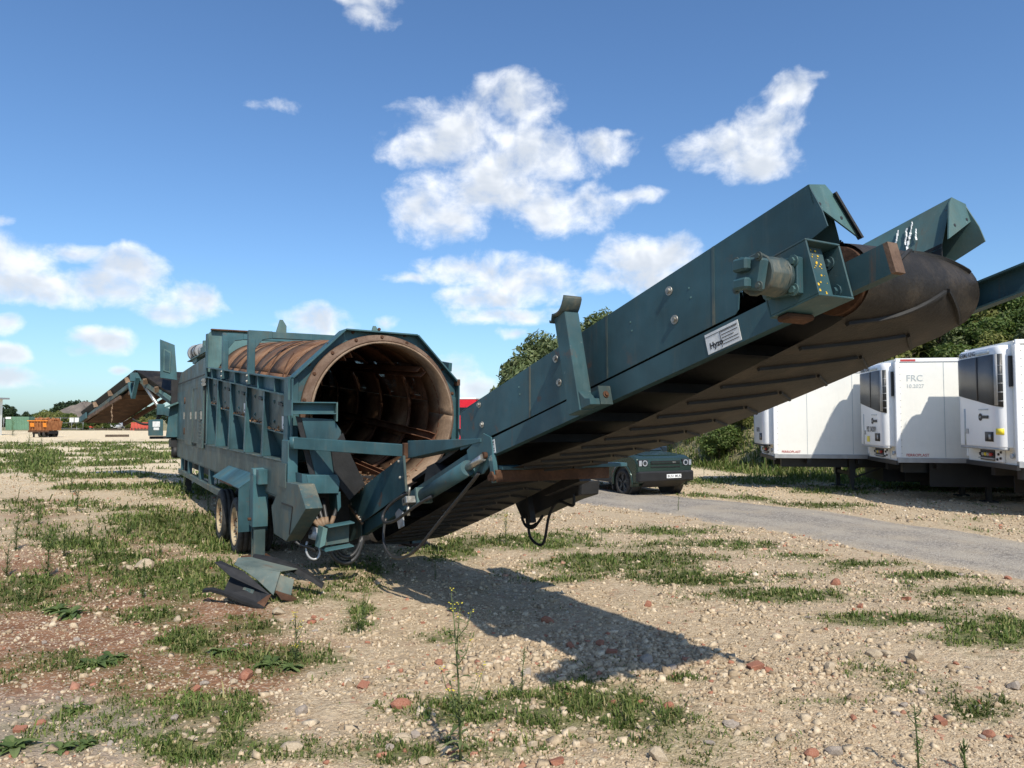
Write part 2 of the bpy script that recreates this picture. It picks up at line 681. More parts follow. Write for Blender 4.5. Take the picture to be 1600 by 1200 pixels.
M['glass'] = plain('dark_glass', (0.02, 0.03, 0.04), 0.06, 0, 0.2, 2, spec=0.8)
M['lichen'] = plain('yellow_lichen', (0.62, 0.40, 0.03), 0.9, 0, 0.3, 60)
M['cream_rim'] = rusty('cream_wheel_rim', (0.22, 0.10, 0.05), (0.55, 0.42, 0.25), (0.66, 0.56, 0.40))
M['dirt'] = island_mat('spilled_soil', [(0.0, (0.10, 0.06, 0.035)), (0.6, (0.22, 0.13, 0.075)), (1.0, (0.33, 0.24, 0.16))], 0.95, 0, 0.3)
M['car_green'] = plain('satin_green_paint', (0.030, 0.056, 0.048), 0.22, 0.35, 0.06, 2, spec=0.6)
M['car_black'] = plain('black_plastic', (0.012, 0.012, 0.013), 0.5, 0, 0.2, 5)
M['lamp'] = plain('headlight_lens', (0.34, 0.37, 0.41), 0.12, 0.2, 0.25, 14, spec=0.8)
M['orange'] = painted_steel('orange_paint', (0.62, 0.20, 0.02), 0.4, 0.9, 0.3, (0.22, 0.11, 0.06))
M['rust_far'] = rusty('orange_rust', (0.16, 0.06, 0.025), (0.33, 0.13, 0.05), (0.46, 0.22, 0.10))
M['green_box'] = plain('green_container_paint', (0.13, 0.25, 0.16), 0.55, 0, 0.12, 0.6)
M['barrier'] = plain('red_barrier_plastic', (0.55, 0.09, 0.06), 0.5, 0, 0.15, 2)
M['stone_far'] = rusty('spoil_earth', (0.10, 0.085, 0.07), (0.16, 0.135, 0.115), (0.23, 0.195, 0.165), 0.95, 0.35)
M['bark'] = rusty('bark', (0.05, 0.04, 0.03), (0.10, 0.075, 0.055), (0.15, 0.12, 0.09), 0.9, 5)

GREEN = [(0.0, (0.045, 0.078, 0.020)), (0.45, (0.088, 0.135, 0.034)), (0.8, (0.135, 0.180, 0.052)), (1.0, (0.21, 0.22, 0.085))]
M['leaf'] = island_mat('leaf_green', GREEN, 0.6, 0.35, 0, 0.5)
M['leaf_willow'] = island_mat('leaf_grey_green', [(0.0, (0.062, 0.088, 0.034)), (0.5, (0.115, 0.148, 0.060)), (1.0, (0.19, 0.215, 0.105))], 0.6, 0.25, 0, 0.45)
M['leaf_dark'] = island_mat('leaf_dark', [(0.0, (0.014, 0.030, 0.014)), (1.0, (0.040, 0.062, 0.026))], 0.7, 0.15, 0, 0.4)
M['leaf_yellow'] = island_mat('leaf_olive', [(0.0, (0.095, 0.115, 0.028)), (0.6, (0.165, 0.178, 0.048)), (1.0, (0.25, 0.235, 0.08))], 0.7, 0.25, 0, 0.4)
M['grass'] = island_mat('grass_blades', [(0.0, (0.060, 0.098, 0.022)), (0.45, (0.110, 0.155, 0.036)), (0.75, (0.165, 0.195, 0.058)), (0.88, (0.24, 0.235, 0.09)), (1.0, (0.36, 0.31, 0.15))], 0.65, 0.3, 0, 0.35)
M['weed'] = island_mat('weed_leaves', [(0.0, (0.070, 0.110, 0.034)), (0.6, (0.115, 0.165, 0.052)), (1.0, (0.17, 0.21, 0.08))], 0.6, 0.25, 0, 0.2)
M['weed_pale'] = island_mat('weed_pale_leaves', [(0.0, (0.085, 0.120, 0.045)), (1.0, (0.18, 0.21, 0.09))], 0.6, 0.25, 0, 0.2)
M['flower'] = plain('yellow_petals', (0.70, 0.58, 0.05), 0.6, 0, 0.2, 40)
M['stones'] = island_mat('gravel_stones', [(0.0, (0.27, 0.200, 0.130)), (0.3, (0.40, 0.308, 0.203)), (0.65, (0.49, 0.388, 0.265)), (0.955, (0.56, 0.46, 0.33)), (0.965, (0.60, 0.53, 0.42)), (0.975, (0.34, 0.14, 0.085)), (1.0, (0.36, 0.18, 0.12))], 0.9, 0, 0.5, 0.25)
M['limestone'] = rusty('limestone', (0.32, 0.245, 0.165), (0.44, 0.355, 0.25), (0.56, 0.47, 0.35), 0.95, 9)
M['brick'] = rusty('broken_brick', (0.22, 0.085, 0.052), (0.33, 0.140, 0.088), (0.42, 0.26, 0.185), 0.95, 11)
M['concrete'] = rusty('broken_concrete', (0.24, 0.20, 0.17), (0.34, 0.285, 0.235), (0.45, 0.39, 0.33), 0.95, 9)
# ---------------------------------------------------------------- terrain
ROAD = [(16, -6), (12.6, 2.5), (10.4, 7.3), (8.3, 12.1), (7.25, 14.8), (6.0, 17.3), (4.7, 19.3), (3.2, 21.2), (1.2, 24.3), (-0.8, 29), (-2.0, 36), (-2.4, 46), (-4, 62)]
ROAD_HW = 1.75


def road_dist(x, y):
    best = np.full(np.shape(x), 1e9)
    for (a, b) in zip(ROAD[:-1], ROAD[1:]):
        dx, dy = b[0] - a[0], b[1] - a[1]
        t = np.clip(((x - a[0]) * dx + (y - a[1]) * dy) / (dx * dx + dy * dy), 0, 1)
        best = np.minimum(best, np.hypot(x - a[0] - t * dx, y - a[1] - t * dy))
    return best


def sstep(x, a, b):
    t = np.clip((x - a) / (b - a), 0, 1)
    return t * t * (3 - 2 * t)


FOOT_X = [-60, -30, -12, -4, 3, 7, 9, 11, 13, 30, 70]
FOOT_Y = [150, 105, 76, 62, 52, 44, 37, 31.5, 29.2, 27.5, 25]
BANK_X = [-40, -16, -6, 2, 8, 14, 70]
BANK_H = [0, 0.4, 1.2, 2.4, 4.2, 5.6, 6.2]


def bank(x, y):
    d = y - np.interp(x, FOOT_X, FOOT_Y)
    return d, np.interp(x, BANK_X, BANK_H) * sstep(d, -0.5, 11.0)


def smooth_h(x, y):
    h = (fbm(x * 0.11 + 5, y * 0.11 + 9, 3, 2) - 0.5) * 0.16
    # the machine has settled into a slight dip
    h = h * (1 - np.exp(-((x + 5.5) ** 2 + (y - 14) ** 2) / 30.0)) - 0.145 * np.exp(-((x + 5.4) ** 2 + (y - 14.2) ** 2) / 5.0)
    return h + bank(x, y)[1]


def height(x, y):
    x, y = np.asarray(x, float), np.asarray(y, float)
    r = np.hypot(x, y)
    fade = 1 / (1 + (r / 30.0) ** 2)
    rd = sstep(road_dist(x, y), ROAD_HW - 0.2, ROAD_HW + 0.6)
    b = (fbm(x * 0.7, y * 0.7, 11, 3) - 0.5) * 0.10
    b = b + (fbm(x * 2.6, y * 2.6, 23, 3) - 0.5) * 0.05
    b = b + (fbm(x * 11, y * 11, 37, 2) - 0.5) * 0.022
    # low rubble windrow on the right of the machine
    b = b + 0.10 * np.exp(-((x - 1.3 + (y - 6.5) * 0.1) ** 2 / 1.6 + (y - 6.6) ** 2 / 1.2)) * fbm(x * 3, y * 3, 5, 3)
    return smooth_h(x, y) + b * fade * rd - (1 - rd) * 0.02


def hz(x, y):
    return float(height(np.array([x]), np.array([y]))[0])


def on_ground(px, py):
    """point of the terrain seen at a pixel"""
    z = 0.0
    for _ in range(6):
        p = gnd(px, py, z)
        z = hz(p[0], p[1])
    return np.array([p[0], p[1], z])


GRASS = [(30, 664, 60, 14, 1.0), (130, 694, 130, 8, .75), (60, 722, 48, 26, 1.1), (200, 708, 90, 6, .6), (250, 762, 70, 8, .8),
         (40, 790, 60, 14, .5), (170, 792, 120, 10, .6), (100, 845, 70, 28, .7), (265, 822, 120, 20, .95), (345, 842, 62, 22, 1.0),
         (180, 872, 110, 26, .75), (300, 905, 100, 36, 1.0), (50, 915, 80, 26, .6), (400, 905, 60, 26, .8), (250, 960, 70, 16, .6),
         (300, 1000, 46, 20, 1.1), (420, 978, 90, 20, .7), (560, 962, 40, 34, .8), (450, 1028, 120, 24, .75), (470, 935, 90, 12, .7),
         (330, 1108, 80, 22, .7), (330, 1168, 120, 26, .85), (570, 1172, 150, 26, .65), (760, 1108, 150, 26, 1.0), (890, 1096, 110, 22, .85),
         (1000, 1122, 60, 16, .6), (700, 998, 56, 12, .8), (560, 892, 80, 22, .75), (700, 862, 62, 16, 1.0), (830, 846, 90, 13, 1.0),
         (960, 880, 120, 13, 1.0), (1100, 903, 110, 12, .95), (1230, 932, 120, 12, .85), (1400, 966, 120, 12, 1.0), (1545, 990, 90, 20, 1.0),
         (1000, 830, 110, 8, .8), (1095, 851, 90, 7, .85), (1262, 869, 60, 5, .75), (1335, 881, 60, 6, .85), (1425, 900, 60, 5, .85), (1545, 926, 80, 6, .75),
         (895, 905, 42, 6, .8), (1545, 1108, 70, 26, .85), (1285, 1098, 110, 12, .5), (1085, 1060, 34, 7, .5), (1220, 1152, 140, 16, .42),
         (120, 1035, 60, 14, .35), (110, 1108, 44, 8, .3), (1130, 780, 120, 4, .5), (1290, 800, 160, 4, .4), (1085, 776, 70, 4, .95), (1200, 790, 120, 4, .85), (1350, 812, 120, 4, .8), (1170, 752, 130, 7, 1.0), (1300, 768, 90, 6, .95), (1480, 830, 110, 4, .7), (760, 1168, 120, 22, .6), (620, 1065, 70, 14, .4)]


def masks(x, y, z):
    P = np.stack([x, y, z], -1)
    px, py, f = proj_np(P)
    g = np.zeros(len(x))
    ok = f > 1
    for (cx, cy, rx, ry, s) in GRASS:
        g = np.maximum(g, s * np.exp(-((px - cx) / rx) ** 2 * 0.9 - ((py - cy) / ry) ** 2 * 0.9))
    g = np.where(ok, g, 0.25)
    g = g + (fbm(x * 0.9, y * 0.9, 51, 4) - 0.5) * 1.15 + (fbm(x * 5, y * 5, 61, 3) - 0.5) * 0.55
    d, _ = bank(x, y)
    g = np.maximum(g, sstep(d, -9.0, 0.0) * 1.5 * (0.5 + fbm(x * 0.8, y * 0.8, 71, 3)))
    # left field: green tufts in pale ground
    far = sstep(y, 16, 24) * (px < 700)
    g = np.where(far > 0, np.maximum(g - 0.25 * far, (fbm(x * 0.30, y * 0.45, 81, 4) - 0.46) * 4.5 * far * (y < 75)), g)
    rd = road_dist(x, y)
    g = g * sstep(rd, ROAD_HW - 0.1, ROAD_HW + 0.5)
    g = np.clip(sstep(g, 0.02, 0.82), 0, 1)
    soil = np.exp(-((px - 150) / 300) ** 2 - ((py - 1020) / 150) ** 2) * 1.6
    soil = np.maximum(soil, 0.6 * np.exp(-((px - 60) / 80) ** 2 - ((py - 800) / 30) ** 2))
    soil = np.where(ok, soil, 0.2) + (fbm(x * 1.3, y * 1.3, 91, 4) - 0.5) * 0.8
    dust = np.exp(-((px - 60) / 230) ** 2 - ((py - 1140) / 60) ** 2) + 0.6 * np.exp(-((px - 110) / 70) ** 2 - ((py - 735) / 16) ** 2)
    dust = np.where(ok, dust, 0.0) + (fbm(x * 0.8, y * 0.8, 101, 3) - 0.5) * 0.4
    return g, np.clip(soil, 0, 1), np.clip(dust, 0, 1)


def ground_material():
    m, k, b = new_mat('rubble_ground')
    tc = k.n('ShaderNodeTexCoord').outputs['Object']
    at = k.n('ShaderNodeAttribute')
    at.attribute_name = 'zones'
    sp = k.n('ShaderNodeSeparateColor')
    k.put(sp.inputs[0], at.outputs['Color'])
    g, soil, dust = sp.outputs[0], sp.outputs[1], sp.outputs[2]
    # crushed limestone: small stones as voronoi cells, each with its own tint
    def cells(scale):
        v = k.n('ShaderNodeTexVoronoi')
        k.put(v.inputs['Vector'], tc)
        v.inputs['Scale'].default_value = scale
        v.inputs['Randomness'].default_value = 1.0
        s = k.n('ShaderNodeSeparateColor')
        k.put(s.inputs[0], v.outputs['Color'])
        return v.outputs['Distance'], s.outputs[0]
    d1, r1 = cells(55)
    d2, r2 = cells(16)
    n0 = k.noise(tc, 0.5, 5, 0.6)
    n1 = k.noise(tc, 4.0, 6, 0.65)
    stone = k.colramp(r1, [(0.0, (0.27, 0.198, 0.125)), (0.35, (0.40, 0.305, 0.198)), (0.7, (0.50, 0.395, 0.265)), (1.0, (0.60, 0.49, 0.345))])
    big = k.colramp(r2, [(0.0, (0.31, 0.230, 0.150)), (0.6, (0.46, 0.360, 0.240)), (0.94, (0.56, 0.455, 0.32)), (0.96, (0.34, 0.16, 0.10)), (1.0, (0.36, 0.18, 0.12))])
    c = k.mix(k.ramp(n1, 0.42, 0.62), stone, big)
    c = k.mix(k.math('MULTIPLY', k.ramp(n0, 0.35, 0.7), 0.5), c, (0.45, 0.345, 0.228))
    earth = k.mix(k.ramp(n1, 0.3, 0.7), (0.175, 0.085, 0.046), (0.31, 0.170, 0.098))
    pale = k.math('GREATER_THAN', r1, 0.80)
    earth = k.mix(k.math('MULTIPLY', pale, 0.75), earth, (0.46, 0.37, 0.28))
    c = k.mix(k.ramp(soil, 0.25, 0.75), c, earth)
    dcol = k.mix(k.ramp(n1, 0.3, 0.7), (0.31, 0.255, 0.195), (0.42, 0.355, 0.28))
    c = k.mix(k.math('MULTIPLY', k.ramp(dust, 0.25, 0.8), 0.85), c, dcol)
    # moss and small leaves between the blades
    gc = k.mix(k.ramp(k.noise(tc, 18, 5, 0.7), 0.3, 0.7), (0.060, 0.080, 0.024), (0.135, 0.145, 0.055))
    gm = k.math('MULTIPLY', g, k.ramp(k.noise(tc, 9, 4, 0.7), 0.28, 0.52))
    c = k.mix(k.math('MULTIPLY', gm, 0.92), c, gc)
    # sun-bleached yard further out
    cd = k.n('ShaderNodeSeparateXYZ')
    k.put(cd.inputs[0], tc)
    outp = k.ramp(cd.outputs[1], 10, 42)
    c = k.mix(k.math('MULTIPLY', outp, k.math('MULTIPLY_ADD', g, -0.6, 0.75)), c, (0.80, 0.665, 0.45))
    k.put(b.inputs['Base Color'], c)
    b.inputs['Roughness'].default_value = 0.95
    b.inputs['Specular IOR Level'].default_value = 0.15
    hgt = k.math('SUBTRACT', k.math('MULTIPLY', r1, 0.6), d1)
    hgt = k.math('ADD', hgt, k.math('MULTIPLY', k.math('SUBTRACT', r2, k.math('MULTIPLY', d2, 1.4)), 1.1))
    hgt = k.math('MULTIPLY_ADD', k.noise(tc, 26, 4, 0.6), 0.7, hgt)
    bp = k.n('ShaderNodeBump')
    bp.inputs['Strength'].default_value = 0.55
    bp.inputs['Distance'].default_value = 0.02
    k.put(bp.inputs['Height'], hgt)
    k.put(b.inputs['Normal'], bp.outputs[0])
    return m


def build_ground():
    oy = -4.0
    rr = np.concatenate([[0.0001, 2, 4, 6], np.linspace(7.6, 20, 250), 20 * np.exp(np.linspace(0.006, math.log(6000 / 20), 190))])
    aa = np.concatenate([np.linspace(-180, -44, 30)[:-1], np.linspace(-44, 44, 400), np.linspace(44, 180, 30)[1:-1]])
    A, R = np.meshgrid(np.radians(aa), rr)
    x = (R * np.sin(A)).ravel()
    y = (R * np.cos(A)).ravel() + oy
    z = height(x, y)
    far = sstep(np.hypot(x, y), 260, 400)
    z = z * (1 - far)
    nr, na = len(rr), len(aa)
    i = np.arange(nr - 1)[:, None] * na
    j = np.arange(na)[None, :]
    j2 = (j + 1) % na
    q = np.stack([i + j, i + j2, i + na + j2, i + na + j], -1).reshape(-1, 4)
    q = q[:, ::-1]
    me = np_mesh('ground', np.stack([x, y, z], -1), q)
    g, s, d = masks(x, y, z)
    at = me.color_attributes.new('zones', 'FLOAT_COLOR', 'POINT')
    at.data.foreach_set('color', np.stack([g, s, d, np.ones_like(g)], -1).astype(np.float32).ravel())
    me.polygons.foreach_set('use_smooth', np.ones(len(me.polygons), bool))
    o = link('ground', me, None, ground_material())
    tag(o, 'stony rubble ground with scattered grass', 'ground', kind='structure')


def build_road():
    # arc-length resampled centre line
    P = np.array(ROAD, float)
    seg = np.hypot(*(P[1:] - P[:-1]).T)
    s = np.concatenate([[0], np.cumsum(seg)])
    t = np.arange(0, s[-1], 0.22)
    cx = np.interp(t, s, P[:, 0])
    cy = np.interp(t, s, P[:, 1])
    ker = np.ones(21) / 21
    pad = lambda a: np.convolve(np.pad(a, 10, mode='edge'), ker, 'valid')
    cx, cy = pad(cx), pad(cy)
    dx, dy = np.gradient(cx), np.gradient(cy)
    L = np.hypot(dx, dy)
    nx, ny = dy / L, -dx / L
    nw = 18
    w = np.linspace(-1, 1, nw)
    edge = ROAD_HW + (fbm(t * 0.9, t * 0 + 3, 5, 3) - 0.5) * 0.5
    X = cx[:, None] + nx[:, None] * w[None] * edge[:, None]
    Y = cy[:, None] + ny[:, None] * w[None] * edge[:, None]
    crown = (1 - w[None] ** 2) * 0.03 - 0.03 * np.abs(w[None]) ** 12
    Z = smooth_h(X.ravel(), Y.ravel()).reshape(X.shape) + crown + (fbm(X * 3, Y * 3, 7, 3) - 0.5) * 0.02
    m_, n_ = X.shape
    i = np.arange(m_ - 1)[:, None] * n_
    j = np.arange(n_ - 1)[None]
    q = np.stack([i + j, i + j + 1, i + n_ + j + 1, i + n_ + j], -1).reshape(-1, 4)
    me = np_mesh('road', np.stack([X, Y, Z], -1).reshape(-1, 3), q)
    me.polygons.foreach_set('use_smooth', np.ones(len(me.polygons), bool))
    ra = me.attributes.new('across', 'FLOAT', 'POINT')
    ra.data.foreach_set('value', np.tile(np.abs(w), m_).astype(np.float32))
    m, k, b = new_mat('gravel_road')
    tc = k.n('ShaderNodeTexCoord').outputs['Object']
    v = k.n('ShaderNodeTexVoronoi')
    k.put(v.inputs['Vector'], tc)
    v.inputs['Scale'].default_value = 38
    s_ = k.n('ShaderNodeSeparateColor')
    k.put(s_.inputs[0], v.outputs['Color'])
    c = k.colramp(s_.outputs[0], [(0, (0.17, 0.15, 0.128)), (0.5, (0.285, 0.255, 0.218)), (1, (0.43, 0.385, 0.325))])
    n = k.noise(tc, 0.7, 5, 0.6)
    c = k.mix(k.math('MULTIPLY', k.ramp(n, 0.42, 0.68), 0.7), c, (0.42, 0.355, 0.27))
    la = k.n('ShaderNodeAttribute')
    la.attribute_name = 'across'
    lane = k.ramp(k.math('ABSOLUTE', k.math('SUBTRACT', la.outputs['Fac'], 0.48)), 0.06, 0.24, 1.0, 0.0)
    c = k.mix(k.math('MULTIPLY', lane, k.ramp(k.noise(tc, 1.6, 4, 0.6), 0.3, 0.6, 0.2, 0.6)), c, (0.42, 0.37, 0.30))
    c = k.mix(k.math('MULTIPLY', k.ramp(la.outputs['Fac'], 0.75, 1.0), k.ramp(k.noise(tc, 3.0, 4, 0.6), 0.35, 0.6)), c, (0.47, 0.385, 0.28))
    k.put(b.inputs['Base Color'], c)
    b.inputs['Roughness'].default_value = 0.95
    b.inputs['Specular IOR Level'].default_value = 0.15
    bp = k.n('ShaderNodeBump')
    bp.inputs['Strength'].default_value = 0.7
    bp.inputs['Distance'].default_value = 0.02
    k.put(bp.inputs['Height'], k.math('SUBTRACT', s_.outputs[0], v.outputs['Distance']))
    k.put(b.inputs['Normal'], bp.outputs[0])
    o = link('road', me, None, m)
    tag(o, 'grey gravel track running behind the conveyor', 'road', kind='structure')


build_ground()
build_road()
# ---------------------------------------------------------------- the trommel screen (local axes: u towards the discharge end, v to its far side)
AX = rad(30)
_a = np.array([math.sin(AX), -math.cos(AX), 0])
_w = np.array([math.cos(AX), math.sin(AX), 0])
_O = np.array([-2.06, 11.3, 0.0])
MGZ = -0.13   # ground under the running gear


def toL(P):
    d = np.asarray(P, float) - _O
    return np.array([d @ _a, d @ _w, d[2]])


def LV(x, y, v):
    d = ray(x, y)
    return toL(_C + d * ((v - (_C - _O) @ _w) / (d @ _w)))


def LU(x, y, u):
    d = ray(x, y)
    return toL(_C + d * ((u - (_C - _O) @ _a) / (d @ _a)))


def mgz(u, v):
    P = _O + u * _a + v * _w
    return hz(P[0], P[1])


trommel = empty('trommel_screen', tuple(_O), -math.pi / 2 + AX,
                'long teal mobile trommel screen with open rusty drum and raised discharge conveyor', 'trommel')


def part(name, mb, mat, parent=None, bevel=0.0, label=None):
    o = mb.build(name, M[mat] if isinstance(mat, str) else mat, parent or trommel, bevel)
    if label:
        o['label'] = label
    return o


def plateU(name, px, u, th, mat, parent=None, bevel=0.004):
    """plate across the machine: outline given in pixels on the plane u"""
    return part(name, MB().prism([LU(x, y, u) for x, y in px], (-th, 0, 0)), mat, parent, bevel)


def plateV(name, px, v, th, mat, parent=None, bevel=0.004):
    return part(name, MB().prism([LV(x, y, v) for x, y in px], (0, th, 0)), mat, parent, bevel)


def bolt(p, d, r, parent, name='bolt', mat='bolt'):
    p, d = V3(p), V3(d).normalized()
    return part(name, MB().cyl(p - d * 0.004, p + d * r * 0.3, r * 1.7, n=10).cyl(p, p + d * r * 1.1, r, n=6, smooth=False), mat, parent)


def zr(u):
    return 2.60 - 0.0816 * (u + 0.33)


def zd(u):
    return 2.33 - 0.0816 * u


# --- chassis
for sgn in (-1, 1):
    mb = MB().bx(-15.2, -0.25, sgn * 1.30 - 0.02, sgn * 1.30 + 0.02, 1.08, 1.61)
    mb.bx(-15.2, -0.25, min(sgn * 1.34, sgn * 1.02), max(sgn * 1.34, sgn * 1.02), 1.612, 1.64)
    mb.bx(-15.2, -0.25, min(sgn * 1.31, sgn * 1.12), max(sgn * 1.31, sgn * 1.12), 1.05, 1.077)
    ch = part('chassis_beam', mb, 'teal_dirty', bevel=0.006)
for u in np.linspace(-14.8, -0.9, 9):
    part('cross_member', MB().bx(u - 0.06, u + 0.06, -1.27, 1.27, 1.10, 1.34), 'teal')
part('underside_pan', MB().bx(-14.6, -0.6, -0.95, 0.95, 0.72, 1.02), 'dark')

# --- lower rail with posts (left and right)
for sgn in (-1, 1):
    part('lower_rail', MB().bx(-14.6, -5.9, sgn * 1.26 - 0.07, sgn * 1.26 + 0.07, 0.56, 0.70), 'teal_dirty', bevel=0.008)
    for u in (-14.1, -12.3, -9.9, -8.1):
        part('rail_post', MB().bx(u - 0.13, u + 0.13, sgn * 1.25 - 0.05, sgn * 1.25 + 0.05, 0.70, 1.05), 'teal', bevel=0.006)
    g = mgz(-13.6, sgn * 1.2)
    part('landing_leg', MB().bx(-13.72, -13.48, sgn * 1.16 - 0.1, sgn * 1.16 + 0.1, g - 0.02, 1.05).bx(-13.85, -13.35, sgn * 1.16 - 0.2, sgn * 1.16 + 0.2, g - 0.03, g + 0.04), 'dark', bevel=0.008)

# --- running gear
WR = 0.515
ty = MB().lathe([(-0.12, 0.33), (-0.135, 0.40), (-0.13, 0.47), (-0.105, 0.505), (-0.06, WR), (-0.055, 0.500), (-0.035, 0.500), (-0.03, WR), (0.03, WR), (0.035, 0.500), (0.055, 0.500), (0.06, WR), (0.105, 0.505), (0.13, 0.47), (0.135, 0.40), (0.12, 0.33)], (0, 0, 0), (0, 1, 0), 40, True)
tyre_obj = ty.build('tyre', M['tyre'])
rm = MB().lathe([(-0.13, 0.335), (-0.128, 0.315), (-0.04, 0.285), (-0.03, 0.17), (-0.075, 0.15), (-0.09, 0.10), (-0.10, 0.0001)], (0, 0, 0), (0, 1, 0), 32)
rm.lathe([(-0.13, 0.335), (0.13, 0.335)], (0, 0, 0), (0, 1, 0), 32)
rim_obj = rm.build('rim', M['cream_rim'])
nut_me = MB().cyl((0, -0.075, 0), (0, -0.115, 0), 0.014, n=6).build('wheel_nut', M['rust_dark'])
nut_mesh = nut_me.data
bpy.data.objects.remove(nut_me)
first = True
for sgn in (-1, 1):
    for u in (-4.72, -3.02):
        for vv in (1.43, 1.11):
            t = tyre_obj if first else tyre_obj.copy()
            r = rim_obj if first else rim_obj.copy()
            if not first:
                for q in (t, r):
                    COL.objects.link(q)
            first = False
            t.name = 'wheel'
            t.parent = trommel
            t.location = (u, sgn * vv, MGZ + WR - 0.03)
            if sgn > 0:
                t.rotation_euler = (0, 0, math.pi)
            r.parent = t
            if vv > 1.3:
                for i in range(8):
                    nt_ = link('wheel_nut', nut_mesh, t)
                    nt_.location = (0.135 * math.cos(math.pi * i / 4), 0, 0.135 * math.sin(math.pi * i / 4))
for u in (-4.72, -3.02):
    part('axle', MB().cyl((u, -1.5, MGZ + WR - 0.03), (u, 1.5, MGZ + WR - 0.03), 0.07, n=12), 'dark')
    part('spring_hanger', MB().bx(u - 0.35, u + 0.35, -0.75, -0.65, 0.5, 1.0).bx(u - 0.35, u + 0.35, 0.65, 0.75, 0.5, 1.0), 'dark')

# --- mudguard over the tandem wheels
for sgn in (-1, 1):
    s = sgn
    gp = MB().prism([(-5.15, s * 1.325, 1.29), (-2.24, s * 1.325, 1.29), (-2.24, s * 1.63, 1.08), (-5.15, s * 1.63, 1.08)], (0, 0, 0.02))
    guard = part('mudguard', gp, 'teal', bevel=0.004)
    part('front_plate', MB().prism([(-2.24, s * 1.325, 1.288), (-2.24, s * 1.63, 1.078), (-2.24, s * 1.63, 0.36), (-2.24, s * 1.15, 0.36), (-2.24, s * 1.15, 1.04)], (0.02, 0, 0)), 'teal_clean', guard)
    part('rust_edge', MB().bx(-4.2, -2.9, min(s * 1.632, s * 1.637), max(s * 1.632, s * 1.637), 1.07, 1.10), 'rust_dark', guard)

# --- jack leg in front of the wheels
for sgn in (-1, 1):
    v = sgn * 1.38
    g = mgz(-1.85, v)
    jk = part('jack_leg', MB().bx(-1.97, -1.67, v - 0.12, v + 0.12, 0.50, 1.34).prism([(-1.97, v - 0.12, 1.34), (-1.67, v - 0.12, 1.34), (-1.74, v - 0.12, 1.45), (-1.90, v - 0.12, 1.45)], (0, 0.24, 0)), 'teal', bevel=0.008)
    part('foot_plate', MB().bx(-2.14, -1.50, v - 0.21, v + 0.21, g - 0.01, g + 0.035), 'rust_dark', jk, 0.004)
    part('inner_leg', MB().bx(-1.92, -1.88, v - 0.09, v + 0.09, g + 0.03, 0.52).bx(-1.76, -1.72, v - 0.09, v + 0.09, g + 0.03, 0.52).bx(-1.88, -1.76, v + 0.03, v + 0.07, g + 0.03, 0.52), 'teal_dirty', jk, 0.003)
    part('screw', MB().cyl((-1.82, v - 0.02, g + 0.03), (-1.82, v - 0.02, 0.55), 0.028, n=10), 'rust_dark', jk)
    part('bracket', MB().bx(-1.67, -1.47, v - sgn * 0.02 - 0.1, v - sgn * 0.02 + 0.1, 1.20, 1.44), 'teal', jk, 0.006)
    part('pin', MB().cyl((-1.82, v - 0.17, 0.62), (-1.82, v + 0.17, 0.62), 0.025, n=8), 'rust_dark', jk)

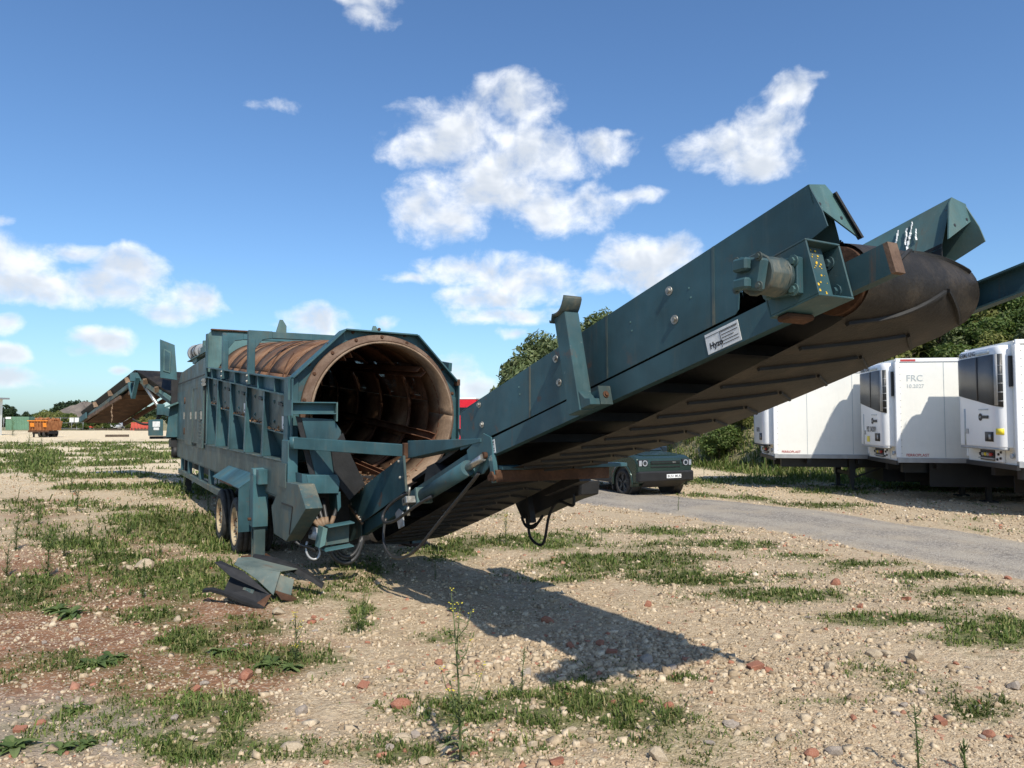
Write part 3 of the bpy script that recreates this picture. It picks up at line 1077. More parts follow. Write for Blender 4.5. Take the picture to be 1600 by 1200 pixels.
# --- hopper side: inclined rail, tapered fins and sloping panels
FIN_U = [-8.35, -6.87, -5.15, -3.42, -1.85, -0.28]
for sgn in (-1, 1):
    s = sgn
    mb = MB()
    ua, ub = -8.62, -0.05
    def q(u, v, dz): return (u, s * v, zr(u) + dz)
    mb.hexa([q(ua, 1.35, 0), q(ub, 1.35, 0), q(ub, 1.22, 0), q(ua, 1.22, 0), q(ua, 1.35, .022), q(ub, 1.35, .022), q(ub, 1.22, .022), q(ua, 1.22, .022)])
    mb.hexa([q(ua, 1.25, .022), q(ub, 1.25, .022), q(ub, 1.22, .022), q(ua, 1.22, .022), q(ua, 1.25, .235), q(ub, 1.25, .235), q(ub, 1.22, .235), q(ua, 1.22, .235)])
    mb.hexa([q(ua, 1.35, .236), q(ub, 1.35, .236), q(ub, 1.22, .236), q(ua, 1.22, .236), q(ua, 1.35, .256), q(ub, 1.35, .256), q(ub, 1.22, .256), q(ua, 1.22, .256)])
    rail = part('hopper_rail', mb, 'teal_clean')
    for u in (-7.7, -6.4, -4.6, -2.3, -1.0):
        part('rail_web', MB().bx(u - 0.012, u + 0.012, min(s * 1.34, s * 1.252), max(s * 1.34, s * 1.252), zr(u) + 0.024, zr(u) + 0.234), 'teal', rail)
    for i, u in enumerate(FIN_U):
        zt = zr(u) - 0.004
        fb = MB().prism([(u, s * 1.335, 1.641), (u, s * 1.30, zt), (u, s * 1.235, zt), (u, s * 1.0, 1.641)], (0.03, 0, 0))
        fb.prism([(u - 0.05, s * 1.332, 1.642), (u + 0.08, s * 1.332, 1.642), (u + 0.055, s * 1.302, zt), (u - 0.025, s * 1.302, zt)], (0, s * 0.02, 0))
        part('support_fin', fb, 'teal' if i % 2 else 'teal_clean', bevel=0.003)
    for i in range(5):
        u0, u1 = FIN_U[i] + 0.045, FIN_U[i + 1] - 0.012
        m0, m1 = zr(u0) - 0.62, zr(u1) - 0.56
        pm = MB()
        pm.hexa([(u0, s * 1.232, m0), (u1, s * 1.232, m1), (u1, s * 1.215, m1), (u0, s * 1.215, m0),
                 (u0, s * 1.245, zr(u0) - .006), (u1, s * 1.245, zr(u1) - .006), (u1, s * 1.225, zr(u1) - .006), (u0, s * 1.225, zr(u0) - .006)])
        pan = part('side_panel', pm, 'teal_dirty')
        part('ledge', MB().hexa([(u0, s * 1.265, m0 - .03), (u1, s * 1.265, m1 - .03), (u1, s * 1.18, m1 - .03), (u0, s * 1.18, m0 - .03), (u0, s * 1.265, m0 - .008), (u1, s * 1.265, m1 - .008), (u1, s * 1.18, m1 - .008), (u0, s * 1.18, m0 - .008)]), 'teal', pan)
        part('lower_panel', MB().hexa([(u0, s * 0.99, 1.642), (u1, s * 0.99, 1.642), (u1, s * 0.975, 1.642), (u0, s * 0.975, 1.642), (u0, s * 1.195, m0 - .031), (u1, s * 1.195, m1 - .031), (u1, s * 1.18, m1 - .031), (u0, s * 1.18, m0 - .031)]), 'teal_clean', pan)
        if s < 0:
            # soil spilled on the ledge
            vs, fs = [], []
            for k_ in range(60 + 40 * (i in (2, 3))):
                t = random.random()
                uu = u0 + (u1 - u0) * t
                c = Vector((uu, -1.25 + random.uniform(-0.015, 0.02), m0 + (m1 - m0) * t - 0.004 + random.random() ** 2 * 0.06 * (0.4 + abs(math.sin(9 * t + i)))))
                r_ = random.uniform(0.012, 0.035)
                b_ = len(vs)
                vs += [c + Vector((random.uniform(-1, 1), random.uniform(-1, 1), random.uniform(-.8, .8))) * r_ for _ in range(4)]
                fs += [(b_, b_ + 1, b_ + 2), (b_, b_ + 2, b_ + 3), (b_, b_ + 3, b_ + 1), (b_ + 1, b_ + 3, b_ + 2)]
            o = part('spilled_soil', MB().add(vs, fs), 'dirt', pan)
            o['kind'] = 'stuff'
            um = (u0 + u1) / 2
            if i in (0, 2, 4):
                zc = (m0 + m1) / 2 + 0.13
                vv = -1.244
                part('sticker', MB().hexa([(um + 0.2, vv, zc - 0.10), (um + 0.38, vv, zc - 0.11), (um + 0.38, vv + .004, zc - 0.11), (um + 0.2, vv + .004, zc - 0.10),
                                           (um + 0.2, vv - .004, zc + 0.10), (um + 0.38, vv - .004, zc + 0.09), (um + 0.38, vv - .0005, zc + 0.09), (um + 0.2, vv - .0005, zc + 0.10)]), 'label', pan)
            for du in (-0.35, 0.35):
                for dz, vo in ((0.12, 1.236), (0.44, 1.242)):
                    zz = (m0 + m1) / 2 + dz - du * 0.08
                    bolt((um + du, -vo, zz), (0, -1, 0.2), 0.022, pan, mat='teal_pale')
            part('panel_rib', MB().beam((um + 0.05, -1.262, zr(um) - 0.16), (um + 0.35, -1.262, zr(um) - 0.19), 0.03, 0.05), 'dark', pan)

# --- feed end plate and hoops over the drum
pe = part('feed_end_plate', MB().prism([(-8.72, -1.31, 1.65), (-8.72, -1.31, 4.36), (-8.72, -1.22, 4.46), (-8.72, 1.22, 4.46), (-8.72, 1.31, 4.36), (-8.72, 1.31, 1.65)], (-0.03, 0, 0)), 'teal_pale', bevel=0.004)
part('top_edge', MB().bx(-8.80, -8.60, -1.24, 1.24, 4.462, 4.49), 'rust_dark', pe)
part('side_edge', MB().bx(-8.80, -8.60, -1.345, -1.312, 3.25, 4.36).bx(-8.80, -8.60, 1.312, 1.345, 3.25, 4.36), 'teal_clean', pe)
for (u, zt) in ((-6.0, 4.11), (-3.08, 3.86)):
    zb = zr(u) + 0.05
    mb = MB()
    for s in (-1, 1):
        mb.bx(u - 0.07, u + 0.07, min(s * 1.37, s * 1.25), max(s * 1.37, s * 1.25), zb, zt - 0.16)
        mb.prism([(u - 0.06, s * 1.37, zt - 0.161), (u - 0.06, s * 1.37, zt), (u - 0.06, s * 0.95, zt), (u - 0.06, s * 0.95, zt - 0.13), (u - 0.06, s * 1.12, zt - 0.16), (u - 0.06, s * 1.25, zt - 0.34)], (0.12, 0, 0))
    mb.bx(u - 0.05, u + 0.05, -0.951, 0.951, zt - 0.125, zt - 0.005)
    hp = part('drum_hoop', mb, 'teal', bevel=0.006)
    for s in (-1, 1):
        for dz in (0.06, 0.16):
            bolt((u, s * 1.372, zb + dz), (0, s, 0), 0.018, hp)
    if u > -4:
        for vl in (-0.78, 1.02):
            part('lifting_lug', MB().prism([(u - 0.02, vl - 0.09, zt - 0.006), (u - 0.02, vl + 0.09, zt - 0.006), (u - 0.02, vl + 0.09, zt + 0.12), (u - 0.02, vl + 0.02, zt + 0.23), (u - 0.02, vl - 0.03, zt + 0.23), (u - 0.02, vl - 0.09, zt + 0.02)], (0.04, 0, 0)), 'teal_pale', hp)
# far side top rail behind the drum
part('far_rail', MB().beam((-8.6, 1.30, 4.30), (-0.1, 1.27, 3.10), 0.06, 0.14), 'teal')

# --- the drum
DR = 1.165


def dpt(u, r, ang):
    # drum axis tilts with the hopper; u measured along it
    return (u, r * math.cos(ang), zd(u) + r * math.sin(ang))


def curved(u0, u1, a0, a1, r0, r1, n=7):
    mb = MB()
    vs, fs = [], []
    for i in range(n + 1):
        t = a0 + (a1 - a0) * i / n
        vs += [dpt(u0, r0, t), dpt(u1, r0, t), dpt(u1, r1, t), dpt(u0, r1, t)]
    for i in range(n):
        b, c = i * 4, i * 4 + 4
        for k_ in range(4):
            l = (k_ + 1) % 4
            fs.append((b + k_, b + l, c + l, c + k_))
    fs += [(0, 1, 2, 3), (n * 4, n * 4 + 3, n * 4 + 2, n * 4 + 1)]
    return mb.add(vs, fs, True)


m_scr, k_, b_ = new_mat('clogged_screen')
tc_ = k_.n('ShaderNodeTexCoord').outputs['Object']
nz_ = k_.noise(tc_, 2.2, 4, 0.6)
k_.put(b_.inputs['Base Color'], k_.mix(k_.ramp(nz_, 0.4, 0.6), (0.12, 0.06, 0.035), (0.20, 0.11, 0.068)))
b_.inputs['Roughness'].default_value = 0.9
tr_ = k_.n('ShaderNodeBsdfTransparent')
mx_ = k_.n('ShaderNodeMixShader')
vor = k_.n('ShaderNodeTexVoronoi')
k_.put(vor.inputs['Vector'], tc_)
vor.inputs['Scale'].default_value = 30
vor.inputs['Randomness'].default_value = 0.15
holes = k_.math('LESS_THAN', vor.outputs['Distance'], 0.42)
clear = k_.ramp(nz_, 0.53, 0.57)
k_.put(mx_.inputs[0], k_.math('MULTIPLY', k_.math('MULTIPLY_ADD', holes, 0.15, 0.28), clear))
k_.put(mx_.inputs[1], b_.outputs[0])
k_.put(mx_.inputs[2], tr_.outputs[0])
k_.put(m_scr.node_tree.nodes['Material Output'].inputs[0], mx_.outputs[0])

NB, NA = 6, 10
UB = np.linspace(-8.66, -0.02, NB + 1)
drum = part('drum', curved(-0.02, 0.06, 0, 2 * math.pi, 1.113, 1.172, 64), 'ring_brown')
for b in range(NB):
    for j in range(NA):
        a0, a1 = 2 * math.pi * j / NA + 0.15, 2 * math.pi * (j + 1) / NA + 0.15
        mid = math.degrees((a0 + a1) / 2) % 360
        scr = 8 < mid < 48
        o = curved(UB[b] + 0.008, UB[b + 1] - 0.008, a0 + 0.005, a1 - 0.005, DR - 0.03, DR, 7)
        part('screen_panel', o, m_scr if (scr and b >= 1) else 'rust_drum', drum)
for b in range(1, NB + 1):
    u = UB[b] if b < NB else UB[b] - 0.1
    part('rib_ring', curved(u - 0.022, u + 0.022, 0, 2 * math.pi, DR - 0.08, DR - 0.031, 56), 'rust_in', drum)
    if b < NB:
        part('outer_band', curved(u - 0.035, u + 0.035, 0, 2 * math.pi, DR + 0.001, DR + 0.009, 56), 'rust_drum', drum)
# lifter bars running along the inside
for deg in (118, 42, -21, -80, 190):
    t = rad(deg)
    d = Vector((0, math.cos(t), math.sin(t)))
    e = Vector((0, -math.sin(t), math.cos(t)))
    c0 = Vector((UB[0], 0, zd(UB[0]))) + d * (DR - 0.11)
    c1 = Vector((-0.06, 0, zd(-0.06))) + d * (DR - 0.11)
    mb = MB()
    for (oa, ob, ta, tb) in ((0.0, 0.0, 0.012, 0.12), (-0.06, 0.054, 0.12, 0.012), (-0.06, -0.054, 0.12, 0.012)):
        p0, p1 = c0 + d * oa + e * ob, c1 + d * oa + e * ob
        hx = []
        for sd in (-1, 1):
            for p, se in ((p0, -1), (p1, -1), (p1, 1), (p0, 1)):
                hx.append(p + d * (sd * ta / 2) + e * (se * tb / 2))
        mb.hexa(hx)
    part('lifter_bar', mb, 'rust_in', drum)
# curved external scroll strips
for i, (st, ln) in enumerate(((60, 70), (100, 60), (130, 50))):
    mb = MB()
    vs, fs = [], []
    n = 24
    for k2 in range(n + 1):
        t = k2 / n
        u = -5.4 + i * 1.6 + 1.1 * t
        an = rad(st + ln * t)
        vs += [dpt(u - 0.025, DR + 0.001, an), dpt(u + 0.025, DR + 0.001, an), dpt(u + 0.02, DR + 0.014, an), dpt(u - 0.02, DR + 0.014, an)]
    for k2 in range(n):
        b4, c4_ = k2 * 4, k2 * 4 + 4
        for q4 in range(4):
            fs.append((b4 + q4, b4 + (q4 + 1) % 4, c4_ + (q4 + 1) % 4, c4_ + q4))
    fs += [(0, 1, 2, 3), (n * 4 + 3, n * 4 + 2, n * 4 + 1, n * 4)]
    part('scroll_strip', mb.add(vs, fs, True), 'rust_dark', drum)
# heavy front ring
mb = MB()
vs, fs = [], []
prof = [(0.061, 1.115), (0.061, 1.20), (0.075, 1.212), (0.15, 1.212), (0.16, 1.20), (0.16, 1.15), (0.30, 1.146), (0.30, 1.116)]
mb2 = MB()
n = 72
for (h, r) in prof:
    for i in range(n):
        mb2.v.append(dpt(h, r, 2 * math.pi * i / n))
for k2 in range(len(prof)):
    l = (k2 + 1) % len(prof)
    for i in range(n):
        j = (i + 1) % n
        mb2.f.append((k2 * n + i, k2 * n + j, l * n + j, l * n + i))
        mb2.sm.append(True)
fr = part('front_ring', mb2, 'ring_brown', drum)
part('mouth_liner', curved(-0.55, 0.325, 0, 2 * math.pi, 1.085, 1.112, 72), 'ring', drum)
for i in range(18):
    t = 2 * math.pi * (i + 0.5) / 18
    bolt(dpt(0.158, 1.182, t), (1, 0, 0), 0.017, fr, mat='rust_dark')
# soil left in the mouth of the drum
vs, fs = [], []
for i in range(420):
    t = rad(random.gauss(-88, 12))
    c = Vector(dpt(random.uniform(-0.9, 0.3), 1.085 - random.random() ** 2 * 0.09, t))
    r_ = random.uniform(0.015, 0.05)
    b0 = len(vs)
    vs += [c + Vector((random.uniform(-1, 1), random.uniform(-1, 1), random.uniform(-.7, .7))) * r_ for _ in range(4)]
    fs += [(b0, b0 + 1, b0 + 2), (b0, b0 + 2, b0 + 3), (b0, b0 + 3, b0 + 1), (b0 + 1, b0 + 3, b0 + 2)]
part('drum_soil', MB().add(vs, fs), 'dirt', drum)['kind'] = 'stuff'

# --- octagonal guard round the drum mouth
OCT = [(-1.315, 1.95), (-1.315, 2.83), (-0.55, 3.575), (0.59, 3.555), (1.295, 2.83), (1.295, 1.95)]


def oct_hit(t):
    """outline point of the guard in direction t from the drum centre"""
    c = (0.0, 2.33)
    d = (math.cos(t), math.sin(t))
    best = None
    for (p, q_) in zip(OCT[:-1], OCT[1:]):
        ex, ez = q_[0] - p[0], q_[1] - p[1]
        det = -d[0] * ez + d[1] * ex
        if abs(det) < 1e-9:
            continue
        wx, wz = p[0] - c[0], p[1] - c[1]
        r = (-wx * ez + wz * ex) / det
        s_ = (d[0] * wz - d[1] * wx) / det
        if r > 0 and -1e-6 <= s_ <= 1 + 1e-6 and (best is None or r < best):
            best = r
    return (c[0] + d[0] * best, c[1] + d[1] * best)


angs = sorted(set([rad(-12 + i * 4) for i in range(52)] + [math.atan2(p[1] - 2.33, p[0]) for p in OCT[1:-1]]))
vs, fs = [], []
for t in angs:
    ov, oz = oct_hit(t)
    iv, iz = 1.19 * math.cos(t), 2.33 + 1.19 * math.sin(t)
    if (ov ** 2 + (oz - 2.33) ** 2) < 1.205 ** 2:
        iv, iz = ov * 0.985, 2.33 + (oz - 2.33) * 0.985
    vs += [(0.03, iv, iz), (0.03, ov, oz), (0.0, ov, oz), (0.0, iv, iz)]
for i in range(len(angs) - 1):
    b4, c4_ = i * 4, i * 4 + 4
    for q4 in range(4):
        fs.append((b4 + q4, b4 + (q4 + 1) % 4, c4_ + (q4 + 1) % 4, c4_ + q4))
fs += [(0, 1, 2, 3), (len(vs) - 1, len(vs) - 2, len(vs) - 3, len(vs) - 4)]
guard = part('drum_guard', MB().add(vs, fs), 'teal')
for (p, q_) in zip(OCT[:-1], OCT[1:]):
    dv, dz = q_[0] - p[0], q_[1] - p[1]
    L = math.hypot(dv, dz)
    nv, nz = -dz / L * 0.024, dv / L * 0.024
    part('guard_rim', MB().prism([(-0.16, p[0], p[1]), (-0.16, q_[0], q_[1]), (-0.16, q_[0] + nv, q_[1] + nz), (-0.16, p[0] + nv, p[1] + nz)], (0.32, 0, 0)), 'teal', guard, 0.003)
for t in np.linspace(rad(15), rad(165), 9):
    ov, oz = 1.30 * math.cos(t), 2.33 + 1.30 * math.sin(t)
    bolt((0.031, ov * 0.99, oz), (1, 0, 0), 0.016, guard, mat='rust_dark')
part('guard_corner', MB().box((0.05, 1.30, 2.84), (0.22, 0.05, 0.10)), 'rust_dark', guard)

# --- discharge end frame
part('front_column', MB().bx(-0.20, 0.06, -1.37, -1.22, 1.64, 2.86).bx(-0.20, 0.20, -1.39, -1.25, 0.95, 1.95), 'teal', bevel=0.006)
part('front_column', MB().bx(-0.20, 0.06, 1.22, 1.36, 0.9, 2.6), 'teal', bevel=0.006)
br = MB().bx(0.36, 0.39, -1.40, -0.79, 2.32, 2.49).bx(0.391, 0.49, -1.40, -0.79, 2.475, 2.492).bx(0.391, 0.49, -1.40, -0.79, 2.32, 2.337)
bracket = part('channel_arm', br, 'teal', bevel=0.003)
part('end_tab', MB().bx(0.36, 0.49, -0.788, -0.77, 2.22, 2.49), 'teal_pale', bracket)
part('end_tab', MB().bx(0.02, 0.49, -1.42, -1.401, 2.30, 2.52), 'teal', bracket)
plateU('deflector_panel', [(471, 652), (521, 655), (533, 673), (535, 744), (494, 745)], 0.40, 0.02, 'teal_clean')
plateU('deflector_panel', [(462, 650), (471, 652), (494, 745), (484, 744)], 0.38, 0.02, 'dark')
plateU('rubber_skirt', [(517, 700), (536, 676), (549, 712), (571, 758), (546, 782), (524, 752)], 0.44, 0.02, 'rubber')
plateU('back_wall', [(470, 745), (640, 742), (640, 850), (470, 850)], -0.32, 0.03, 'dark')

# --- hose housing and belly tank
f_ = [LU(x, y, 0.55) for x, y in [(478.8, 742.8), (527.0, 742.0), (531, 752), (529, 771.0), (483.5, 771.3)]]
hood = part('hose_hood', MB().prism(f_, (-0.5, 0, 0)), 'teal', bevel=0.005)
l_ = [LU(x, y, 0.56) for x, y in [(471.5, 740), (478.8, 742.8), (483.5, 771.3), (482.8, 792), (475, 795)]]
part('hood_cheek', MB().prism(l_, (-0.5, 0, 0)), 'teal_clean', hood, 0.004)
part('hood_cheek', MB().prism([LU(x, y, 0.52) for x, y in [(526, 771), (532, 768), (533, 792), (528, 800)]], (-0.4, 0, 0)), 'teal', hood, 0.003)
t_ = [LV(x, y, -1.40) for x, y in [(441, 752), (466, 757), (478, 795), (447, 846), (428, 834), (424, 792)]]
tank = part('belly_tank', MB().prism(t_, (0, 0.22, 0)), 'teal_dirty', bevel=0.006)
part('seam', MB().beam(LV(457, 792, -1.405), LV(452, 835, -1.405), 0.012, 0.02), 'dark', tank)
part('seam', MB().beam(LV(440, 786, -1.405), LV(457, 792, -1.405), 0.012, 0.02), 'dark', tank)
part('tank_flange', MB().bx(-0.45, 0.16, -1.412, -1.40, 1.28, 1.62), 'teal_dirty', tank)
for i, (x0, y0, x1, y1, bx_, by_) in enumerate(((481, 786, 500, 824, 486, 808), (487, 783, 504, 823, 491, 806), (496, 780, 507, 822, 500, 802), (504, 780, 511, 820, 509, 802), (530, 784, 517, 820, 524, 800))):
    p0, pm_, p1 = LU(x0, y0, 0.30), LU(bx_, by_, 0.45), LU(x1, y1, 0.52)
    hs = part('hydraulic_hose', MB().tube(bez(p0, V3(p0) + (V3(pm_) - V3(p0)) * .6, pm_, p1, 10), 0.028, 8), 'hose', hood)
    d = V3(p1) - V3(pm_)
    part('hose_ferrule', MB().cyl(V3(pm_) + d * 0.35, V3(p1), 0.032, n=8), 'ring', hs)
roll = part('tail_roller', MB().cyl(LU(486, 832, 0.62), LU(520, 842, 0.62), 0.085, n=18), 'grey')
part('roller_shaft', MB().cyl(LU(484, 831, 0.62), LU(486, 832, 0.62), 0.04, n=10), 'dark', roll)

# channel bracket at the tail of the conveyor
cb = part('tail_bracket', MB().prism([LU(x, y, 0.72) for x, y in [(510, 823), (546, 816), (545, 847), (507, 853)]], (-0.03, 0, 0)), 'teal_dirty', bevel=0.003)
tl, tr2, br2, bl = [V3(LU(x, y, 0.725)) for x, y in [(507, 822), (547, 815), (546, 849), (502, 857)]]
part('flange', MB().prism([tl, tr2, tr2 + Vector((0.2, 0, 0)), tl + Vector((0.2, 0, 0))], (0, 0, 0.015)), 'teal', cb)
part('flange', MB().prism([bl, br2, br2 + Vector((0.2, 0, 0)), bl + Vector((0.2, 0, 0))], (0, 0, -0.015)), 'teal', cb)
part('end_cheek', MB().prism([LU(505, 824, 0.93), LU(512, 826, 0.93), LU(508, 852, 0.93), LU(499, 857, 0.93)], (-0.24, 0, 0)), 'teal_pale', cb, 0.003)
for (p, c1_, c2_, e, r_, mt) in (((480, 846), (470, 878), (505, 884), (499, 856), 0.016, 'grey'), ((516, 856), (520, 884), (562, 896), (566, 838), 0.032, 'hose'), ((524, 852), (530, 876), (556, 880), (564, 842), 0.026, 'hose'), ((462, 846), (470, 856), (486, 852), (494, 862), 0.02, 'hose')):
    part('hanging_hose', MB().tube(bez(LU(*p, 0.62), LU(*c1_, 0.66), LU(*c2_, 0.7), LU(*e, 0.66), 18), r_, 8), mt)
# --- discharge conveyor
CL = [np.array([0.13, -0.27, 0.518]), np.array([4.10, -0.27, 1.859]), np.array([8.52, -0.27, 3.003])]
CR = [np.array([0.13, 1.08, 0.508]), np.array([4.10, 1.08, 1.845]), np.array([8.52, 1.08, 3.010])]
CW = 1.35


def cv(s, q, n):
    """conveyor point: s 0-1 lower section, 1-2 upper section; q metres from the near side; n metres above the beam foot"""
    i = 0 if s <= 1 else 1
    t = s - i
    l = CL[i] + (CL[i + 1] - CL[i]) * t
    r = CR[i] + (CR[i + 1] - CR[i]) * t
    d = CL[i + 1] - CL[i]
    nn = np.array([-d[2], 0, d[0]]) / math.hypot(d[0], d[2])
    return l + (r - l) * (q / CW) + nn * n


def chex(mb, s0, s1, q0, q1, n0, n1, n0b=None, n1b=None):
    n0b = n0 if n0b is None else n0b
    n1b = n1 if n1b is None else n1b
    return mb.hexa([cv(s0, q0, n0), cv(s1, q0, n0b), cv(s1, q1, n0b), cv(s0, q1, n0), cv(s0, q0, n1), cv(s1, q0, n1b), cv(s1, q1, n1b), cv(s0, q1, n1)])


def s_at_px(x, y_guess=None):
    """s on the near beam for an image column"""
    lo, hi = 0.0, 2.05
    for _ in range(40):
        mid = (lo + hi) / 2
        p = cv(mid, 0, 0.09)
        P = _O + p[0] * _a + p[1] * _w + np.array([0, 0, p[2]])
        px, _, _ = proj_np(P[None])
        if px[0] < x:
            lo = mid
        else:
            hi = mid
    return lo


LU_ = np.linalg.norm(CL[2] - CL[1])   # length of the upper section
mb = MB()
chex(mb, 0.0, 1.0, 0, 0.012, 0, 0.172)
chex(mb, 1.0, 2.0, 0, 0.012, 0, 0.172)
chex(mb, 0.0, 1.0, 0.0121, 0.08, 0, 0.012)
chex(mb, 1.0, 2.0, 0.0121, 0.08, 0, 0.012)
chex(mb, 0.0, 1.0, 0.0121, 0.08, 0.16, 0.172)
chex(mb, 1.0, 2.0, 0.0121, 0.08, 0.16, 0.172)
conv = part('discharge_conveyor', mb, 'teal_clean')
mb = MB()
for (q0, q1, n0, n1) in ((CW - 0.012, CW, 0, 0.172), (CW - 0.08, CW - 0.0121, 0, 0.012), (CW - 0.08, CW - 0.0121, 0.16, 0.172)):
    chex(mb, 0, 1, q0, q1, n0, n1)
    chex(mb, 1, 2.035, q0, q1, n0, n1)
part('far_beam', mb, 'teal_clean', conv)
part('beam_end', MB().prism([cv(2.0, 0.0, 0.0), cv(2.0, 0.085, 0.0), cv(2.0, 0.085, 0.172), cv(2.0, 0.0, 0.172)], tuple((cv(2.006, 0, 0) - cv(2.0, 0, 0)))), 'ring_brown', conv)
for s in (0.25, 0.6, 1.12, 1.3, 1.5, 1.7):
    part('idler_frame', chex(MB(), s, s + 0.012, 0.02, CW - 0.02, 0.02, 0.10), 'dark', conv)
    part('idler_roller', MB().cyl(cv(s + 0.03, 0.12, 0.20), cv(s + 0.03, CW - 0.12, 0.20), 0.06, n=12), 'dark', conv)
# dark sheet added beneath the carrying belt so the inside reads as shade
part('belt_shade_sheet', chex(chex(MB(), 0.12, 1.0, 0.10, CW - 0.10, 0.105, 0.115), 1.0, 1.86, 0.10, CW - 0.10, 0.105, 0.115), 'dark', conv)

# belt loop: return run, head roller, carrying run
RC_S, RC_N, RB = 1.914, 0.145, 0.218
rc = cv(RC_S, 0, RC_N)
dU = (CL[2] - CL[1]) / np.linalg.norm(CL[2] - CL[1])
nU = np.array([-dU[2], 0, dU[0]])


def belt_path():
    pts = []
    for s in np.linspace(0.03, 1.0, 10):
        pts.append(cv(s, 0, -0.14 - 0.03 * math.sin(math.pi * s)))
    for s in np.linspace(1.03, RC_S - 0.02, 14):
        pts.append(cv(s, 0, -0.155 - 0.05 * math.sin(math.pi * (s - 1) / 0.93) + 0.07 * max(0, (s - 1.45) / 0.46)))
    for t in np.linspace(-90, 90, 19):
        pts.append(rc + dU * RB * math.cos(rad(t)) + nU * RB * math.sin(rad(t)))
    for s in np.linspace(RC_S - 0.05, 1.02, 10):
        pts.append(cv(s, 0, 0.32))
    for s in np.linspace(0.98, 0.03, 8):
        pts.append(cv(s, 0, 0.30))
    for t in np.linspace(90, 270, 9)[1:-1]:
        d0 = (CL[1] - CL[0]) / np.linalg.norm(CL[1] - CL[0])
        n0 = np.array([-d0[2], 0, d0[0]])
        pts.append(cv(0.03, 0, 0.08) + d0 * 0.22 * math.cos(rad(t)) + n0 * 0.22 * math.sin(rad(t)))
    return np.array(pts)


BP = belt_path()
BL = np.concatenate([[0], np.cumsum(np.linalg.norm(np.diff(np.vstack([BP, BP[:1]]), axis=0), axis=1))])


def belt_at(d):
    P = np.vstack([BP, BP[:1]])
    p = np.array([np.interp(d, BL, P[:, i]) for i in range(3)])
    e = 0.03
    p2 = np.array([np.interp(min(d + e, BL[-1]), BL, P[:, i]) for i in range(3)])
    p1 = np.array([np.interp(max(d - e, 0), BL, P[:, i]) for i in range(3)])
    t = (p2 - p1) / np.linalg.norm(p2 - p1)
    return p, np.array([t[2], 0, -t[0]])          # point, outward normal


q0b, q1b = 0.13, CW - 0.13
vs, fs = [], []
nb = len(BP)
nq = 9
for i in range(nb):
    p, nn = belt_at(BL[i])
    for k2 in range(nq):
        t = k2 / (nq - 1)
        qq = q0b + (q1b - q0b) * t
        crown = 0.02 * (1 - (2 * t - 1) ** 2)
        vs.append(p + np.array([0, qq, 0]) + nn * crown)
for i in range(nb):
    j = (i + 1) % nb
    for k2 in range(nq - 1):
        fs.append((i * nq + k2, i * nq + k2 + 1, j * nq + k2 + 1, j * nq + k2))
belt = part('belt', MB().add(vs, fs, True), 'belt', conv)


def cleat(d0, qa, d1, qb):
    n = 7
    vs, fs = [], []
    for i in range(n + 1):
        t = i / n
        d, qq = d0 + (d1 - d0) * t, qa + (qb - qa) * t
        p, nn = belt_at(d)
        tt = (qq - q0b) / (q1b - q0b)
        cr = 0.02 * (1 - (2 * tt - 1) ** 2)
        tg = np.array([-nn[2], 0, nn[0]])
        h = 0.022
        c = p + np.array([0, qq, 0]) + nn * (cr - 0.003)
        vs += [c - tg * 0.014, c + tg * 0.014, c + tg * 0.010 + nn * h, c - tg * 0.010 + nn * h]
    for i in range(n):
        b4, c4_ = i * 4, i * 4 + 4
        for q4 in range(4):
            fs.append((b4 + q4, b4 + (q4 + 1) % 4, c4_ + (q4 + 1) % 4, c4_ + q4))
    fs += [(0, 1, 2, 3), (n * 4 + 3, n * 4 + 2, n * 4 + 1, n * 4)]
    part('cleat', MB().add(vs, fs), 'rubber', conv)


d = 0.25
while d < BL[45] - 0.4:
    cleat(d, q0b + 0.07, d + 0.30, 0.80)
    cleat(d + 0.31, 0.83, d + 0.12, q1b - 0.06)
    d += 0.345
hr = MB().cyl(cv(RC_S, q0b - 0.02, RC_N), cv(RC_S, q1b + 0.02, RC_N), RB - 0.02, n=32)
part('head_roller', hr, 'rust_dark', conv)
part('roller_shaft', MB().cyl(cv(RC_S, -0.06, RC_N), cv(RC_S, CW + 0.06, RC_N), 0.045, n=14), 'rust_dark', conv)

# side skirts of the upper section, in bolted lengths
SX = [s_at_px(748), s_at_px(826), s_at_px(946), s_at_px(1112), s_at_px(1262)]
SX[0] = 1.0 - (1.0 - s_at_px(718)) * np.linalg.norm(CL[1] - CL[0]) / LU_
SK0, SK1 = 0.188, 0.715
TN = math.tan(math.atan2(dU[2], dU[0]))


def cs(s, q, n):
    """like cv on the upper section, but n is laid off vertically (upright panel ends)"""
    if n > 0.45:
        n = n - 0.018 * (8.1 - 4.1 - (s - 1) * 4.42)
    return cv(max(s, 1.0001) + 0, q, 0) + (np.array([0, 0, n / dU[0]]) if s >= 1 else np.array([(s - 1) * LU_ * dU[0], 0, n / dU[0] + (s - 1) * LU_ * dU[2]]))

